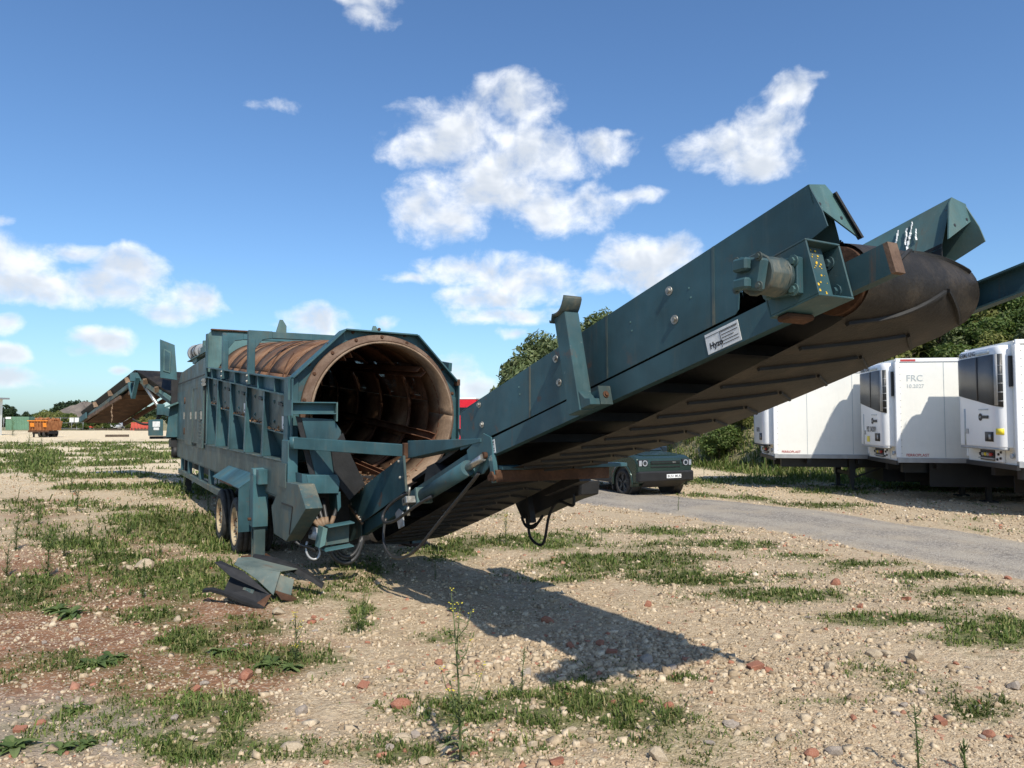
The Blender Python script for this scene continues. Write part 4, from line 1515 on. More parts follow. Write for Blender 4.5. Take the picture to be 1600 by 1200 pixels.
FX = 0.034
for i in range(4):
    s0, s1 = SX[i] + 0.0008, SX[i + 1] - 0.0008
    for far in (0, 1):
        s1 = SX[i + 1] - 0.0008 + (FX if far and i == 3 else 0)
        qa, qb = (0.0, 0.008) if not far else (CW - 0.008, CW)
        if i == 3:
            # last length is cut away over the drive
            sc = s0 + (s1 - s0) * 0.28
            pts = [(s0, SK0), (sc - 0.006, SK0), (sc, SK0 + 0.02), (sc + 0.002, SK0 + 0.12), (s0 + (s1 - s0) * 0.80, SK0 + 0.17), (s1 + 0.028, SK0 + 0.23), (s1 + 0.020, SK1 - 0.19), (s1, SK1), (s0, SK1)]
        elif i == 0:
            pts = [(s0, SK0 + 0.02), (s1, SK0), (s1, SK1), (s0, SK1 - 0.02)]
        else:
            pts = [(s0, SK0), (s1, SK0), (s1, SK1), (s0, SK1)]
        e = cv(1.5, qb, 0) - cv(1.5, qa, 0)
        part('skirt_panel', MB().prism([cs(s_, qa, n_) for s_, n_ in pts], tuple(e)), 'teal_clean' if not far else 'teal_pale', conv, 0.002)
        # folded top and sloping inner wall
        ia = (0.009, 0.15, 0.28) if not far else (CW - 0.009, CW - 0.15, CW - 0.28)
        mbx = MB().hexa([cs(s0, ia[0], SK1 - .008), cs(s1, ia[0], SK1 - .008), cs(s1, ia[1], SK1 + .012), cs(s0, ia[1], SK1 + .012), cs(s0, ia[0], SK1), cs(s1, ia[0], SK1), cs(s1, ia[1], SK1 + .02), cs(s0, ia[1], SK1 + .02)])
        mbx.hexa([cs(s0, ia[1], SK1 + .011), cs(s1, ia[1], SK1 + .011), cs(s1, ia[2], .40), cs(s0, ia[2], .40), cs(s0, ia[1], SK1 + .019), cs(s1, ia[1], SK1 + .019), cs(s1, ia[2], .408), cs(s0, ia[2], .408)])
        part('skirt_fold', mbx, 'teal_pale' if far else 'teal', conv)
        part('rubber_seal', MB().hexa([cs(s0, ia[2], .34), cs(s1, ia[2], .34), cs(s1, ia[2] + .01, .34), cs(s0, ia[2] + .01, .34), cs(s0, ia[2], .43), cs(s1, ia[2], .43), cs(s1, ia[2] + .01, .43), cs(s0, ia[2] + .01, .43)]), 'rubber', conv)
    s1 = SX[i + 1] - 0.0008
    if i < 3:
        part('seam_strip', MB().prism([cs(s1 - 0.002, -0.003, SK0), cs(s1 + 0.0035, -0.003, SK0), cs(s1 + 0.0035, -0.003, SK1 - 0.002), cs(s1 - 0.002, -0.003, SK1 - 0.002)], (0, 0.0027, 0)), 'teal_dirty', conv)
for far in (0, 1):
    f = (lambda q: q) if not far else (lambda q: CW - q)
    sE = SX[4] + 0.0388 + FX * far
    pl = [cv(sE, f(0.0), SK1 - 0.13), cv(sE, f(0.0), SK1 - 0.005), cv(sE, f(0.15), SK1 + 0.02), cv(sE, f(0.20), SK1 - 0.03), cv(sE, f(0.34), SK1 - 0.30)]
    ep = part('end_plate', MB().prism(pl, tuple((cv(sE + 0.002, 0, 0) - cv(sE, 0, 0)))), 'teal_pale', conv)
    for (q_, n_) in ((0.05, SK1 - 0.125), (0.22, SK1 - 0.19)):
        p = cv(sE + 0.0022, f(q_), n_)
        part('bolt_hole', MB().cyl(p, p + dU * 0.002, 0.011, n=8), 'ink', ep)
    if not far:
        part('edge_strip', MB().beam(cv(sE + 0.003, f(0.205), SK1 - 0.03), cv(sE + 0.003, f(0.35), SK1 - 0.31), 0.05, 0.012), 'dark', ep)
# bird droppings on the far fold
dr = MB()
qf = lambda n_: CW - 0.15 - (SK1 - n_) * 0.41 - 0.014
for (sa0, na0, ln0) in ((0.016, SK1 - 0.03, 0.22), (0.008, SK1 - 0.06, 0.10), (-0.006, SK1 - 0.04, 0.19), (0.022, SK1 - 0.10, 0.06)):
    nn0, ss0 = na0, SX[4] + sa0
    while nn0 > na0 - ln0:
        st_ = random.uniform(0.012, 0.03)
        wv = random.uniform(0.005, 0.014)
        s2_ = ss0 + random.uniform(-0.0012, 0.0012)
        dr.beam(cv(ss0, qf(nn0), nn0 + .012), cv(s2_, qf(nn0 - st_), nn0 - st_ + .012), wv, 0.002)
        nn0 -= st_ * 0.9
        ss0 = s2_ - 0.0006
part('bird_dropping', dr, 'label', conv)['kind'] = 'stuff'

# bolts on the near skirt
for x in (754, 872, 1052):
    s_ = s_at_px(x) + 0.02
    for n_ in (0.36, 0.58):
        bolt(cv(s_, -0.001, n_), (0, -1, 0), 0.020, conv)
for x in (820, 1000, 1095):
    for n_ in (0.45, 0.52):
        bolt(cv(s_at_px(x), -0.001, n_), (0, -1, 0), 0.005, conv, mat='teal_pale')

# stickers: company label on the beam (two)
for (x0, sc_) in ((757, 0.8), (1104, 1.0)):
    s0 = s_at_px(x0)
    ln = 0.30 * sc_ / LU_
    o = part('label_plate', chex(MB(), s0, s0 + ln, -0.004, -0.0006, 0.012, 0.150), 'label', conv)
    Mx = frame(cv(s0 + 0.004, -0.0046, 0.03), cv(s0 + ln, 0, 0) - cv(s0, 0, 0), nU)
    text_mesh('lettering', 'Hyzo', 0.056 * sc_, Mx @ Matrix.Translation((0.01, 0.012, 0)), M['ink'], o, 0.0008, bold=0.002)
    ln_mb = MB()
    for r_ in range(5):
        a0 = s0 + ln * 0.48
        a1 = s0 + ln * (0.95 - 0.12 * (r_ == 2))
        n_ = 0.036 + r_ * 0.021
        chex(ln_mb, a0, a1, -0.0062, -0.0044, n_, n_ + 0.004)
    chex(ln_mb, s0 + ln * 0.445, s0 + ln * 0.455, -0.0062, -0.0044, 0.02, 0.125)
    chex(ln_mb, s0 + ln * 0.02, s0 + ln * 0.97, -0.0062, -0.0044, 0.128, 0.131)
    part('printed_lines', ln_mb, 'ink', o)

# saddle post bolted to the near beam
sp_ = s_at_px(928)
w_ = 0.085 / LU_
sad = part('saddle_post', chex(MB(), sp_ - w_, sp_ + w_, -0.22, -0.08, -0.04, 0.80), 'teal', conv, 0.006)
part('gusset', MB().prism([cv(sp_ + w_, -0.21, -0.03), cv(sp_ + w_, -0.21, 0.12), cv(sp_ + 1.8 * w_, -0.21, 0.04), cv(sp_ + 2.6 * w_, -0.21, 0.02), cv(sp_ + 2.6 * w_, -0.21, -0.03)], (0, 0.11, 0)), 'teal', sad, 0.004)
part('foot', chex(MB(), sp_ - w_, sp_ + 2.6 * w_, -0.10, -0.002, -0.03, 0.10), 'teal', sad)
part('clamp_plate', chex(MB(), sp_ + 2.62 * w_, sp_ + 2.75 * w_, -0.12, -0.002, -0.03, 0.12), 'teal_dirty', sad)
bolt(cv(sp_ + 2.8 * w_, -0.06, 0.05), dU, 0.016, sad, mat='rust_dark')
vs, fs = [], []
for i in range(11):
    t = -1 + 2 * i / 10
    hgt = 0.80 + 0.10 * abs(t) ** 2.0 * (1 if t > 0 else 0.35) - (0.05 * t if t < 0 else 0) * 0 - (0.06 if t < -0.7 else 0)
    for (qq, th) in ((-0.24, 0), (-0.06, 0), (-0.06, 0.025), (-0.24, 0.025)):
        vs.append(cv(sp_ + t * 1.5 * w_, qq, hgt + th))
for i in range(10):
    for q4 in range(4):
        fs.append((i * 4 + q4, i * 4 + (q4 + 1) % 4, i * 4 + 4 + (q4 + 1) % 4, i * 4 + 4 + q4))
fs += [(0, 1, 2, 3), (43, 42, 41, 40)]
part('saddle', MB().add(vs, fs, True), 'teal_dirty', sad)
p = cv(sp_ - w_ - 0.0005, -0.15, 0.72)
part('pin_hole', MB().cyl(p, p - dU * 0.003, 0.028, n=12), 'ink', sad)

# drive: bracket box, gearbox flange and hydraulic motor
sa_, sb_ = RC_S - 0.17 / LU_, RC_S + 0.17 / LU_
bk = MB()
chex(bk, sa_, sa_ + 0.003, -0.30, -0.013, -0.05, 0.28)
chex(bk, sa_ + 0.0031, sb_, -0.30, -0.013, 0.268, 0.28)
chex(bk, sa_ + 0.0031, sb_, -0.30, -0.013, -0.05, -0.038)
chex(bk, sa_ + 0.0031, sb_ - 0.0001, -0.30, -0.288, -0.0379, 0.2679)
chex(bk, sa_ + 0.0031, sb_ - 0.0001, -0.026, -0.0131, -0.0379, 0.2679)
mbr = part('motor_bracket', bk, 'teal', conv, 0.003)
part('bracket_face', chex(MB(), sb_ - 0.016, sb_ - 0.013, -0.2875, -0.10, -0.037, 0.267), 'teal', mbr)
for (s_, n_) in ((RC_S - 0.01, 0.03), (RC_S + 0.018, 0.03), (RC_S - 0.01, 0.20), (RC_S + 0.018, 0.20)):
    bolt(cv(s_, -0.03, n_), (0, -1, 0), 0.024, mbr, mat='teal_clean')
lm = MB()
for k2 in range(60):
    c = V3(cv(sb_ - 0.0128, -0.275 + random.random() ** 2 * 0.15, -0.03 + random.random() * 0.29))
    r_ = random.uniform(0.002, 0.009)
    lm.prism([c + Vector((0, 1, 0)) * (r_ * math.cos(t)) + V3(nU) * (r_ * math.sin(t) * random.uniform(.6, 1.3)) for t in np.linspace(0, 5.6, 7)], tuple(dU * 0.002))
part('lichen', lm, 'lichen', mbr)['kind'] = 'stuff'
part('rust_lug', chex(MB(), sa_ + 0.006, sa_ + 0.025, -0.28, -0.06, -0.085, -0.051), 'rust_dark', mbr, 0.01)
mc = V3(cv(RC_S, 0, RC_N - 0.03))
ml = MB()
ml.box(mc + Vector((0, -0.325, 0)), (0.22, 0.05, 0.20), None)
mot = part('drive_motor', ml, 'teal', conv, 0.006)
bd = MB()
for k2, (y0, y1, r0, r1) in enumerate(((-0.35, -0.39, 0.10, 0.11), (-0.39, -0.53, 0.112, 0.104), (-0.53, -0.545, 0.115, 0.115))):
    bd.cyl(mc + Vector((0, y0, 0)), mc + Vector((0, y1, 0)), r0, r1, n=8 if k2 == 1 else 16)
part('motor_body', bd, 'teal_dirty', mot, 0.006)
cp = MB().box(mc + Vector((0, -0.575, 0)), (0.17, 0.06, 0.17), Matrix.Rotation(rad(12), 3, 'Y'))
cp.box(mc + Vector((-0.02, -0.625, 0.045)), (0.10, 0.05, 0.07)).box(mc + Vector((-0.02, -0.625, -0.055)), (0.10, 0.05, 0.06))
part('end_cap', cp, 'teal', mot, 0.012)
for (dx, dz) in ((0.09, 0.09), (-0.09, 0.09), (0.09, -0.09), (-0.09, -0.09)):
    bolt(mc + Vector((dx * 0.85, -0.606, dz * 0.85)), (0, -1, 0), 0.014, mot, mat='teal_dirty')
    bolt(mc + Vector((dx * 0.95, -0.352, dz * 0.85)), (0, -1, 0), 0.02, mot, mat='teal_pale')
# lower section: side plate, ram, hinge plate, strut
vn = -0.312
sd = part('lower_skirt', MB().prism([LV(x, y, vn) for x, y in [(541, 781.5), (630.5, 712), (635, 767), (566.5, 816.5)]], (0, -0.012, 0)), 'teal_clean', conv, 0.003)
for (x, y) in ((549, 787), (556, 800), (561, 808), (623, 721), (625, 746), (563, 812)):
    bolt(LV(x, y, vn - 0.013), (0, -1, 0), 0.014, sd)
part('edge_angle', MB().beam(LV(541, 783, vn - 0.02), LV(566, 818, vn - 0.02), 0.035, 0.03), 'ring', sd)
part('edge_angle', MB().beam(LV(631, 712, vn - 0.02), LV(635, 768, vn - 0.02), 0.03, 0.02), 'teal_dirty', sd)
part('far_skirt', MB().prism([cv(0.035, CW, 0.42), cv(0.10, CW, 0.19), cv(0.95, CW, 0.19), cv(0.95, CW, 0.5)], (0, 0.012, 0)), 'teal', conv)
part('tail_plate', MB().prism([LV(x, y, vn) for x, y in [(540, 783), (566, 818), (566, 838), (543, 848), (524, 838), (527, 806)]], (0, -0.010, 0)), 'teal_dirty', conv, 0.003)
hin = part('hinge_plate', MB().prism([cv(0.90, -0.02, -0.10), cv(0.90, -0.02, 0.20), cv(1.0, -0.02, 0.26), cv(1.03, -0.02, 0.18), cv(1.03, -0.02, -0.06), cv(0.97, -0.02, -0.14)], (0, 0.018, 0)), 'teal', conv, 0.004)
part('hinge_arm', chex(MB(), 1.012, 1.03, -0.03, 0.02, -0.28, -0.001), 'teal', hin, 0.004)
part('hinge_pin', MB().cyl(cv(1.0, -0.06, 0.02), cv(1.0, 0.1, 0.02), 0.035, n=12), 'rust_dark', hin)
ram = part('lift_ram', MB().cyl(cv(0.64, -0.10, -0.03), cv(0.93, -0.10, -0.03), 0.085, n=18), 'teal_clean', conv)
part('ram_end', chex(MB(), 0.628, 0.64, -0.20, -0.002, -0.12, 0.07), 'teal_pale', ram, 0.004)
part('ram_rod', MB().cyl(cv(0.93, -0.10, -0.03), cv(1.0, -0.06, 0.0), 0.04, n=12), 'steel', ram)
vb = part('valve_block', chex(MB(), 0.49, 0.525, -0.14, -0.01, -0.01, 0.08), 'steel', conv, 0.006)
part('valve_port', MB().cyl(cv(0.507, -0.141, 0.035), cv(0.507, -0.146, 0.035), 0.022, n=12), 'ink', vb)
part('valve_stem', MB().cyl(cv(0.505, -0.09, -0.01), cv(0.50, -0.09, -0.15), 0.022, n=8).cyl(cv(0.52, -0.09, 0.08), cv(0.535, -0.09, 0.18), 0.015, n=8), 'bolt', vb)
part('strap', MB().beam(cv(0.545, -0.02, 0.15), cv(0.60, -0.03, 0.04), 0.03, 0.02), 'teal_pale', conv)
part('roller_bracket', MB().prism([cv(0.36, -0.01, -0.20), cv(0.345, -0.01, 0.02), cv(0.38, -0.01, 0.05), cv(0.405, -0.01, -0.02), cv(0.40, -0.01, -0.20)], (0, 0.02, 0)), 'grey', conv)
part('feed_boot', MB().prism([cv(0.56, 0.05, 0.172), cv(0.60, 0.05, 0.36), cv(0.66, 0.05, 0.34), cv(0.70, 0.05, 0.172)], (0, 0.5, 0)), 'dark', conv)
part('feed_chute', chex(MB(), 0.45, 1.0, 0.10, CW - 0.1, 0.33, 0.37).prism([cv(0.82, 0.12, 0.37), cv(0.80, 0.12, 0.58), cv(0.86, 0.12, 0.50), cv(0.90, 0.12, 0.62), cv(0.95, 0.12, 0.37)], (0, 0.03, 0)), 'dark', conv)
ll = lambda *a_: cv(*a_)
part('conveyor_hose', MB().tube(bez(cv(0.47, -0.02, 0.17), cv(0.28, -0.20, 0.14), cv(0.30, -0.22, -0.22), cv(0.52, -0.2, -0.16), 16) + bez(cv(0.52, -0.2, -0.16), cv(0.60, -0.2, -0.14), cv(0.66, -0.2, -0.13), cv(0.72, -0.15, -0.12), 8)[1:], 0.020, 8), 'hose', conv)
part('conveyor_hose', MB().tube(bez(cv(0.33, -0.12, -0.03), cv(0.26, -0.2, -0.42), cv(0.42, -0.2, -0.85), cv(0.62, -0.1, -0.52), 18) + bez(cv(0.62, -0.1, -0.52), cv(0.78, -0.05, -0.30), cv(0.90, -0.05, -0.2), cv(0.96, -0.05, -0.12), 10)[1:], 0.020, 8), 'hose', conv)

# support arm from the front column to the conveyor
p0 = LU(459, 692, 0.30)
p1 = LU(634, 704, 1.75)
st = part('stay_arm', MB().beam(p0, p1, 0.09, 0.16), 'teal', bevel=0.006)
part('stay_end', MB().cyl(V3(p0) + Vector((0, 0, -0.085)), V3(p0) + Vector((0, 0, 0.085)), 0.06, n=12), 'teal', st)
dd = (V3(p1) - V3(p0)).normalized()
for f_ in (0.38, 0.40, 0.425, 0.46):
    c = V3(p0) + (V3(p1) - V3(p0)) * f_ + Vector((0.0, -0.046, 0.02))
    part('adjust_hole', MB().cyl(c, c + Vector((0.003, -0.004, 0)), 0.022, n=8), 'ink', st)
e1 = V3(p1)
e2 = V3(cv(0.985, -0.03, 0.20))
part('stay_joint', MB().box(e1 + Vector((0.03, 0.0, 0)), (0.10, 0.10, 0.20)), 'rust_dark', st, 0.01)
part('wedge_plate', MB().prism([e1 + Vector((0.06, 0, -0.10)), e1 + Vector((0.06, 0, 0.13)), e2 + Vector((0, 0, 0.02)), e2 + Vector((0, 0, -0.02))], (0.10, 0.16, 0)), 'teal', st, 0.005)

# cross beam under the hinge and the hydraulic gear behind it
ca, cbm = V3(cv(1.02, -0.02, -0.21)), V3(cv(1.02, 1.40, -0.21))
xb = part('hinge_crossbeam', MB().beam(ca, cbm, 0.14, 0.12), 'rust_dark', conv, 0.006)
part('crossbeam_cap', MB().beam(ca + Vector((0.02, 0.05, 0.082)), cbm + Vector((0.02, 0.22, 0.082)), 0.17, 0.04), 'teal_clean', xb, 0.004)
for k2 in range(3):
    part('crossbeam_nut', MB().cyl(ca + Vector((-0.03 + 0.035 * k2, -0.03, 0.03 * (k2 % 2) - 0.02)), ca + Vector((-0.03 + 0.035 * k2, 0.01, 0.03 * (k2 % 2) - 0.02)), 0.035, n=8), 'rust_dark', xb)
pk = part('power_pack', MB().prism([LV(x, y, 1.25) for x, y in [(798, 772), (812, 757), (906, 752), (904, 774), (880, 782), (830, 806), (815, 811)]], (0, 0.30, 0)), 'dark', conv, 0.01)
part('pack_bracket', MB().prism([LV(x, y, 1.09) for x, y in [(812, 757), (900, 722), (906, 752), (850, 775)]], (0, 0.16, 0)), 'dark', pk)
for pth in (((826, 800), (828, 838), (848, 850), (858, 806), (872, 784), (895, 790), (896, 772)), ((815, 808), (822, 822), (834, 824), (848, 806)), ((823, 806), (824, 818), (830, 822), (838, 818))):
    P_ = [V3(LV(x, y, 1.22)) for x, y in pth]
    sm_ = []
    for i_ in range(len(P_) - 1):
        p_a, p_b, p_c, p_d = P_[max(i_ - 1, 0)], P_[i_], P_[i_ + 1], P_[min(i_ + 2, len(P_) - 1)]
        for t_ in np.linspace(0, 1, 7)[:-1]:
            sm_.append(0.5 * (2 * p_b + (p_c - p_a) * t_ + (2 * p_a - 5 * p_b + 4 * p_c - p_d) * t_ ** 2 + (-p_a + 3 * p_b - 3 * p_c + p_d) * t_ ** 3))
    part('pack_hose', MB().tube(sm_ + [P_[-1]], 0.018, 8), 'rubber', pk)
part('prop_peg', chex(MB(), 0.60, 0.615, CW + 0.02, CW + 0.10, -0.42, 0.0), 'dark', conv)
# --- engine cabinet and feed hopper at the far end
cab = part('engine_cabinet', MB().bx(-15.3, -8.80, -1.22, 1.22, 1.645, 3.55), 'dark')
for (u0, u1, mt, v_) in ((-15.25, -13.0, 'teal', -1.31), (-12.95, -11.25, 'teal_dirty', -1.325), (-11.2, -10.35, 'teal_dirty', -1.30), (-9.85, -8.82, 'teal_dirty', -1.36)):
    d_ = part('cabinet_door', MB().bx(u0, u1, v_ - 0.02, v_ + 0.02, 1.60 if mt == 'teal' else 1.52, 3.10), mt, cab, 0.006)
    part('door_handle', MB().bx(u1 - 0.22, u1 - 0.12, v_ - 0.05, v_ - 0.021, 2.25, 2.45), 'bolt', d_)
    if u0 == -9.85:
        for k2 in range(9):
            part('louvre', MB().bx(u0 + 0.35, u1 - 0.2, v_ - 0.04, v_ - 0.021, 1.75 + k2 * 0.09, 1.79 + k2 * 0.09), 'teal_dirty', d_)
    if u0 == -12.95:
        part('hinge', MB().cyl((u0 + 0.02, v_ - 0.03, 1.8), (u0 + 0.02, v_ - 0.03, 2.0), 0.02, n=8).cyl((u0 + 0.02, v_ - 0.03, 2.7), (u0 + 0.02, v_ - 0.03, 2.9), 0.02, n=8), 'rust_dark', d_)
for k2 in range(2):
    part('marker_lamp', MB().cyl((-8.80, -1.38, 3.12 + 0.09 * k2), (-8.72, -1.38, 3.12 + 0.09 * k2), 0.05, n=10), 'steel', cab)
hop = part('feed_hopper', MB().prism([(-15.2, -1.33, 3.08), (-8.85, -1.33, 3.08), (-8.85, -1.33, 3.80), (-9.4, -1.33, 3.80), (-14.3, -1.33, 3.70), (-15.2, -1.33, 3.35)], (0, 0.03, 0)), 'teal_dirty', bevel=0.004)
part('hopper_back', MB().bx(-15.6, -9.0, -0.62, -0.58, 3.165, 4.12), 'teal_pale', hop)
part('hopper_side', MB().prism([(-15.2, 1.30, 3.165), (-8.85, 1.30, 3.165), (-8.85, 1.30, 3.80), (-15.2, 1.30, 3.70)], (0, 0.03, 0)), 'teal_dirty', hop)
part('hopper_seam', MB().bx(-15.1, -8.9, -1.345, -1.331, 3.36, 3.385), 'dark', hop)
# soil lying in the hopper
vs, fs = [], []
nx_, ny_ = 34, 9
for i in range(nx_ + 1):
    for j in range(ny_ + 1):
        u = -15.0 + 6.0 * i / nx_
        v = -1.30 + 0.66 * j / ny_
        vs.append((u, v, 3.62 + 0.10 * (u + 15) / 6 + 0.22 * j / ny_ + random.uniform(-0.05, 0.05)))
for i in range(nx_):
    for j in range(ny_):
        a_ = i * (ny_ + 1) + j
        fs.append((a_, a_ + 1, a_ + ny_ + 2, a_ + ny_ + 1))
part('hopper_soil', MB().add(vs, fs), M['stone_far'], hop)
# air cleaner on the roof
ac = part('air_cleaner', MB().cyl((-14.6, -0.85, 4.38), (-13.2, -0.85, 4.34), 0.21, n=18).cyl((-14.9, -0.85, 4.39), (-14.6, -0.85, 4.38), 0.26, n=18).cyl((-13.2, -0.85, 4.34), (-12.7, -0.85, 4.32), 0.15, n=14), 'grey')
part('air_inlet', MB().bx(-12.6, -11.6, -1.0, -0.7, 4.10, 4.36).cyl((-12.3, -0.85, 4.30), (-12.3, -0.85, 4.55), 0.13, n=12), 'teal_pale', ac, 0.01)
part('cleaner_stand', MB().bx(-14.4, -13.4, -1.0, -0.7, 4.0, 4.2).bx(-15.4, -9.1, -1.05, -0.63, 4.125, 4.15), 'teal_pale', ac)
part('cleaner_band', MB().cyl((-14.2, -0.85, 4.37), (-14.1, -0.85, 4.368), 0.225, n=18).cyl((-13.6, -0.85, 4.352), (-13.5, -0.85, 4.35), 0.225, n=18), 'dark', ac)
# doors standing open at the back end
ud = -15.45
od = plateU('open_door', [(250, 530), (273, 539), (277, 594), (250.5, 590)], ud, 0.05, 'teal')
part('vent_frame', MB().prism([LU(x, y, ud + 0.03) for x, y in [(255.5, 544), (267.5, 550), (266, 583), (255, 580)]], (-0.025, 0, 0)), 'teal_pale', od, 0.01)
part('vent_panel', MB().prism([LU(x, y, ud + 0.035) for x, y in [(257.5, 547), (265.8, 552), (264.5, 580), (257, 578)]], (-0.02, 0, 0)), 'teal_clean', od)
plateU('corner_post', [(268, 594), (281, 594), (281, 700), (268, 690)], -15.4, 0.2, 'dark')
od2 = plateU('open_flap', [(266, 632), (279, 628), (279, 683), (259, 683)], -15.1, 0.04, 'teal')
part('flap_lip', MB().beam(LU(258, 637, -15.0), LU(278, 629, -15.0), 0.35, 0.05), 'teal_pale', od2)
cbx = plateU('control_box', [(232.5, 656), (255, 655), (255, 681), (232.5, 681)], -15.2, 0.3, 'teal', bevel=0.01)
part('box_label', MB().prism([LU(x, y, -15.195) for x, y in [(238.5, 658.5), (250, 658.5), (250, 667), (238.5, 667)]], (-0.004, 0, 0)), 'label', cbx)
part('box_label', MB().prism([LU(x, y, -15.195) for x, y in [(240, 668), (248.5, 668), (248.5, 672), (240, 672)]], (-0.004, 0, 0)), 'label', cbx)
part('rear_stand', MB().bx(-15.9, -15.2, -1.5, -1.1, 1.35, 1.60).bx(-15.6, -15.3, -2.1, -1.2, 1.62, 1.70), 'dark')
part('hitch_gear', MB().bx(-15.7, -15.25, -1.42, -1.15, 1.0, 1.36).cyl((-15.3, -1.36, 1.05), (-15.3, -1.36, 1.35), 0.12, n=10), 'dark')

# --- folded side conveyor at the far end: two belted sections hinged at the top
def wl(P):
    return V3(toL(P))


Wd = np.array([0.707, 0.707, 0.0])
Ld = np.array([-0.707, 0.707, 0.0])
B1 = at_y(216, 592, 25.0)
B2 = B1 + Ld * 6.1
B2[2] = at_y(131, 655, B2[1])[2]
B0 = at_y(268, 628, 24.2)
A0, A1, A2 = wl(B0), wl(B1), wl(B2)
WV = wl(B1 + Wd) - wl(B1)
WDT = 1.45
d2_ = (A2 - A1).normalized()
n2_ = WV.cross(d2_).normalized()
n2_ = n2_ if n2_.z > 0 else -n2_
d1_ = (A1 - A0).normalized()
n1_ = WV.cross(d1_).normalized()
n1_ = n1_ if n1_.z > 0 else -n1_
mbs = MB()
for off in (0.0, WDT):
    mbs.beam(A0 + WV * off, A1 + WV * off, 0.07, 0.16)
    mbs.beam(A1 + WV * off + d2_ * 0.05, A2 + WV * off, 0.07, 0.15)
sc2 = part('side_conveyor', mbs, 'teal_dirty', bevel=0.006)
for (a_, b_, d_, n_, nm) in ((A0, A1, d1_, n1_, 1), (A1, A2, d2_, n2_, 2)):
    for h_, q0_, q1_, mt in ((0.28, -0.10, WDT + 0.10, 'belt'), (-0.16, 0.08, WDT - 0.08, 'rust_dark')):
        p_ = [a_ + n_ * h_ + WV * q0_, b_ + n_ * h_ + WV * q0_, b_ + n_ * h_ + WV * q1_, a_ + n_ * h_ + WV * q1_]
        part('side_belt', MB().prism(p_, tuple(n_ * 0.03)), mt, sc2)
    part('belt_edge', MB().prism([a_ + n_ * 0.10 - WV * 0.02, b_ + n_ * 0.10 - WV * 0.02, b_ + n_ * 0.28 - WV * 0.10, a_ + n_ * 0.28 - WV * 0.10], tuple(WV * 0.02)), 'rubber', sc2)
    for f_ in (0.12, 0.42, 0.70) if nm == 2 else (0.35, 0.7):
        c_ = a_ + (b_ - a_) * f_ - WV * 0.06
        part('idler_bracket', MB().beam(c_ + n_ * 0.06, c_ + n_ * 0.25 - WV * 0.04, 0.05, 0.20, tuple(WV)), 'ring', sc2)
part('lower_chord', MB().beam(A1 + d2_ * 1.8 - n2_ * 0.20 - WV * 0.02, A2 - n2_ * 0.06 - WV * 0.02, 0.07, 0.12), 'ring_brown', sc2)
part('lower_chord', MB().beam(A1 + d2_ * 0.9 - n2_ * 0.32 + WV * WDT, A2 - n2_ * 0.22 + WV * WDT, 0.07, 0.16), 'rust_dark', sc2)
part('cross_tie', MB().beam(A1 + d2_ * 1.0 - n2_ * 0.24, A1 + d2_ * 1.0 - n2_ * 0.24 + WV * WDT, 0.10, 0.14), 'ring_brown', sc2)
part('head_drum', MB().cyl(A2 + WV * 0.02 + n2_ * 0.05, A2 + WV * (WDT - 0.02) + n2_ * 0.05, 0.19, n=16), 'rust_dark', sc2)
part('head_arm', MB().beam(A2 - d2_ * 0.7 - WV * 0.10, A2 + d2_ * 0.15 - WV * 0.10, 0.06, 0.24), 'teal', sc2, 0.01)
k0 = A1 - WV * 0.10
part('hinge_link', MB().beam(k0 + d2_ * 0.55, k0 + d2_ * 0.15 + Vector((0, 0, -0.62)), 0.08, 0.12, tuple(WV)).beam(k0 + d2_ * 0.15 + Vector((0, 0, -0.62)), k0 - d2_ * 0.25 + Vector((0, 0, -0.02)), 0.08, 0.12, tuple(WV)), 'teal', sc2)
part('pivot_head', MB().box(A1 + Vector((0, 0, 0.05)), (0.35, 0.5, 0.30)), 'teal', sc2, 0.02)
rf = wl(at_y(251, 640, 24.3))
part('fold_ram', MB().cyl(A1 + Vector((0.05, 0.1, -0.08)), rf, 0.06, n=12), 'steel', sc2)
part('ram_foot', MB().box(rf, (0.22, 0.22, 0.36)), 'teal', sc2, 0.01)
part('ram_beam', MB().beam(rf, wl(at_y(280, 650, 24.4)), 0.14, 0.24), 'teal', sc2)
part('side_arm', MB().beam(A1 + Vector((0.1, 0.2, 0.0)), wl(at_y(268, 624, 24.0)), 0.08, 0.12), 'teal_pale', sc2)
chn = MB()
c0_ = A1 + (A2 - A1) * 0.42 - n2_ * 0.14 - WV * 0.05
for k2 in range(11):
    p_ = c0_ + Vector((0, 0.015 * math.sin(k2), -0.07 * k2))
    chn.beam(p_, p_ + Vector((0, 0.01, -0.075)), 0.045 if k2 % 2 else 0.018, 0.018 if k2 % 2 else 0.045, (1, 0, 0))
part('hanging_chain', chn, 'ring', sc2)['kind'] = 'stuff'
for k2 in range(3):
    q_ = lambda x, y: wl(at_y(x, y, 24.4))
    part('side_hose', MB().tube(bez(q_(249 + 2 * k2, 642), q_(246 + 2 * k2, 666), q_(224, 668 + k2), q_(207, 654), 14), 0.03, 6), 'rubber', sc2)
part('mount_post', MB().bx(-15.55, -15.0, -1.30, -1.05, 1.7, 3.0), 'rust_dark', sc2, 0.01)
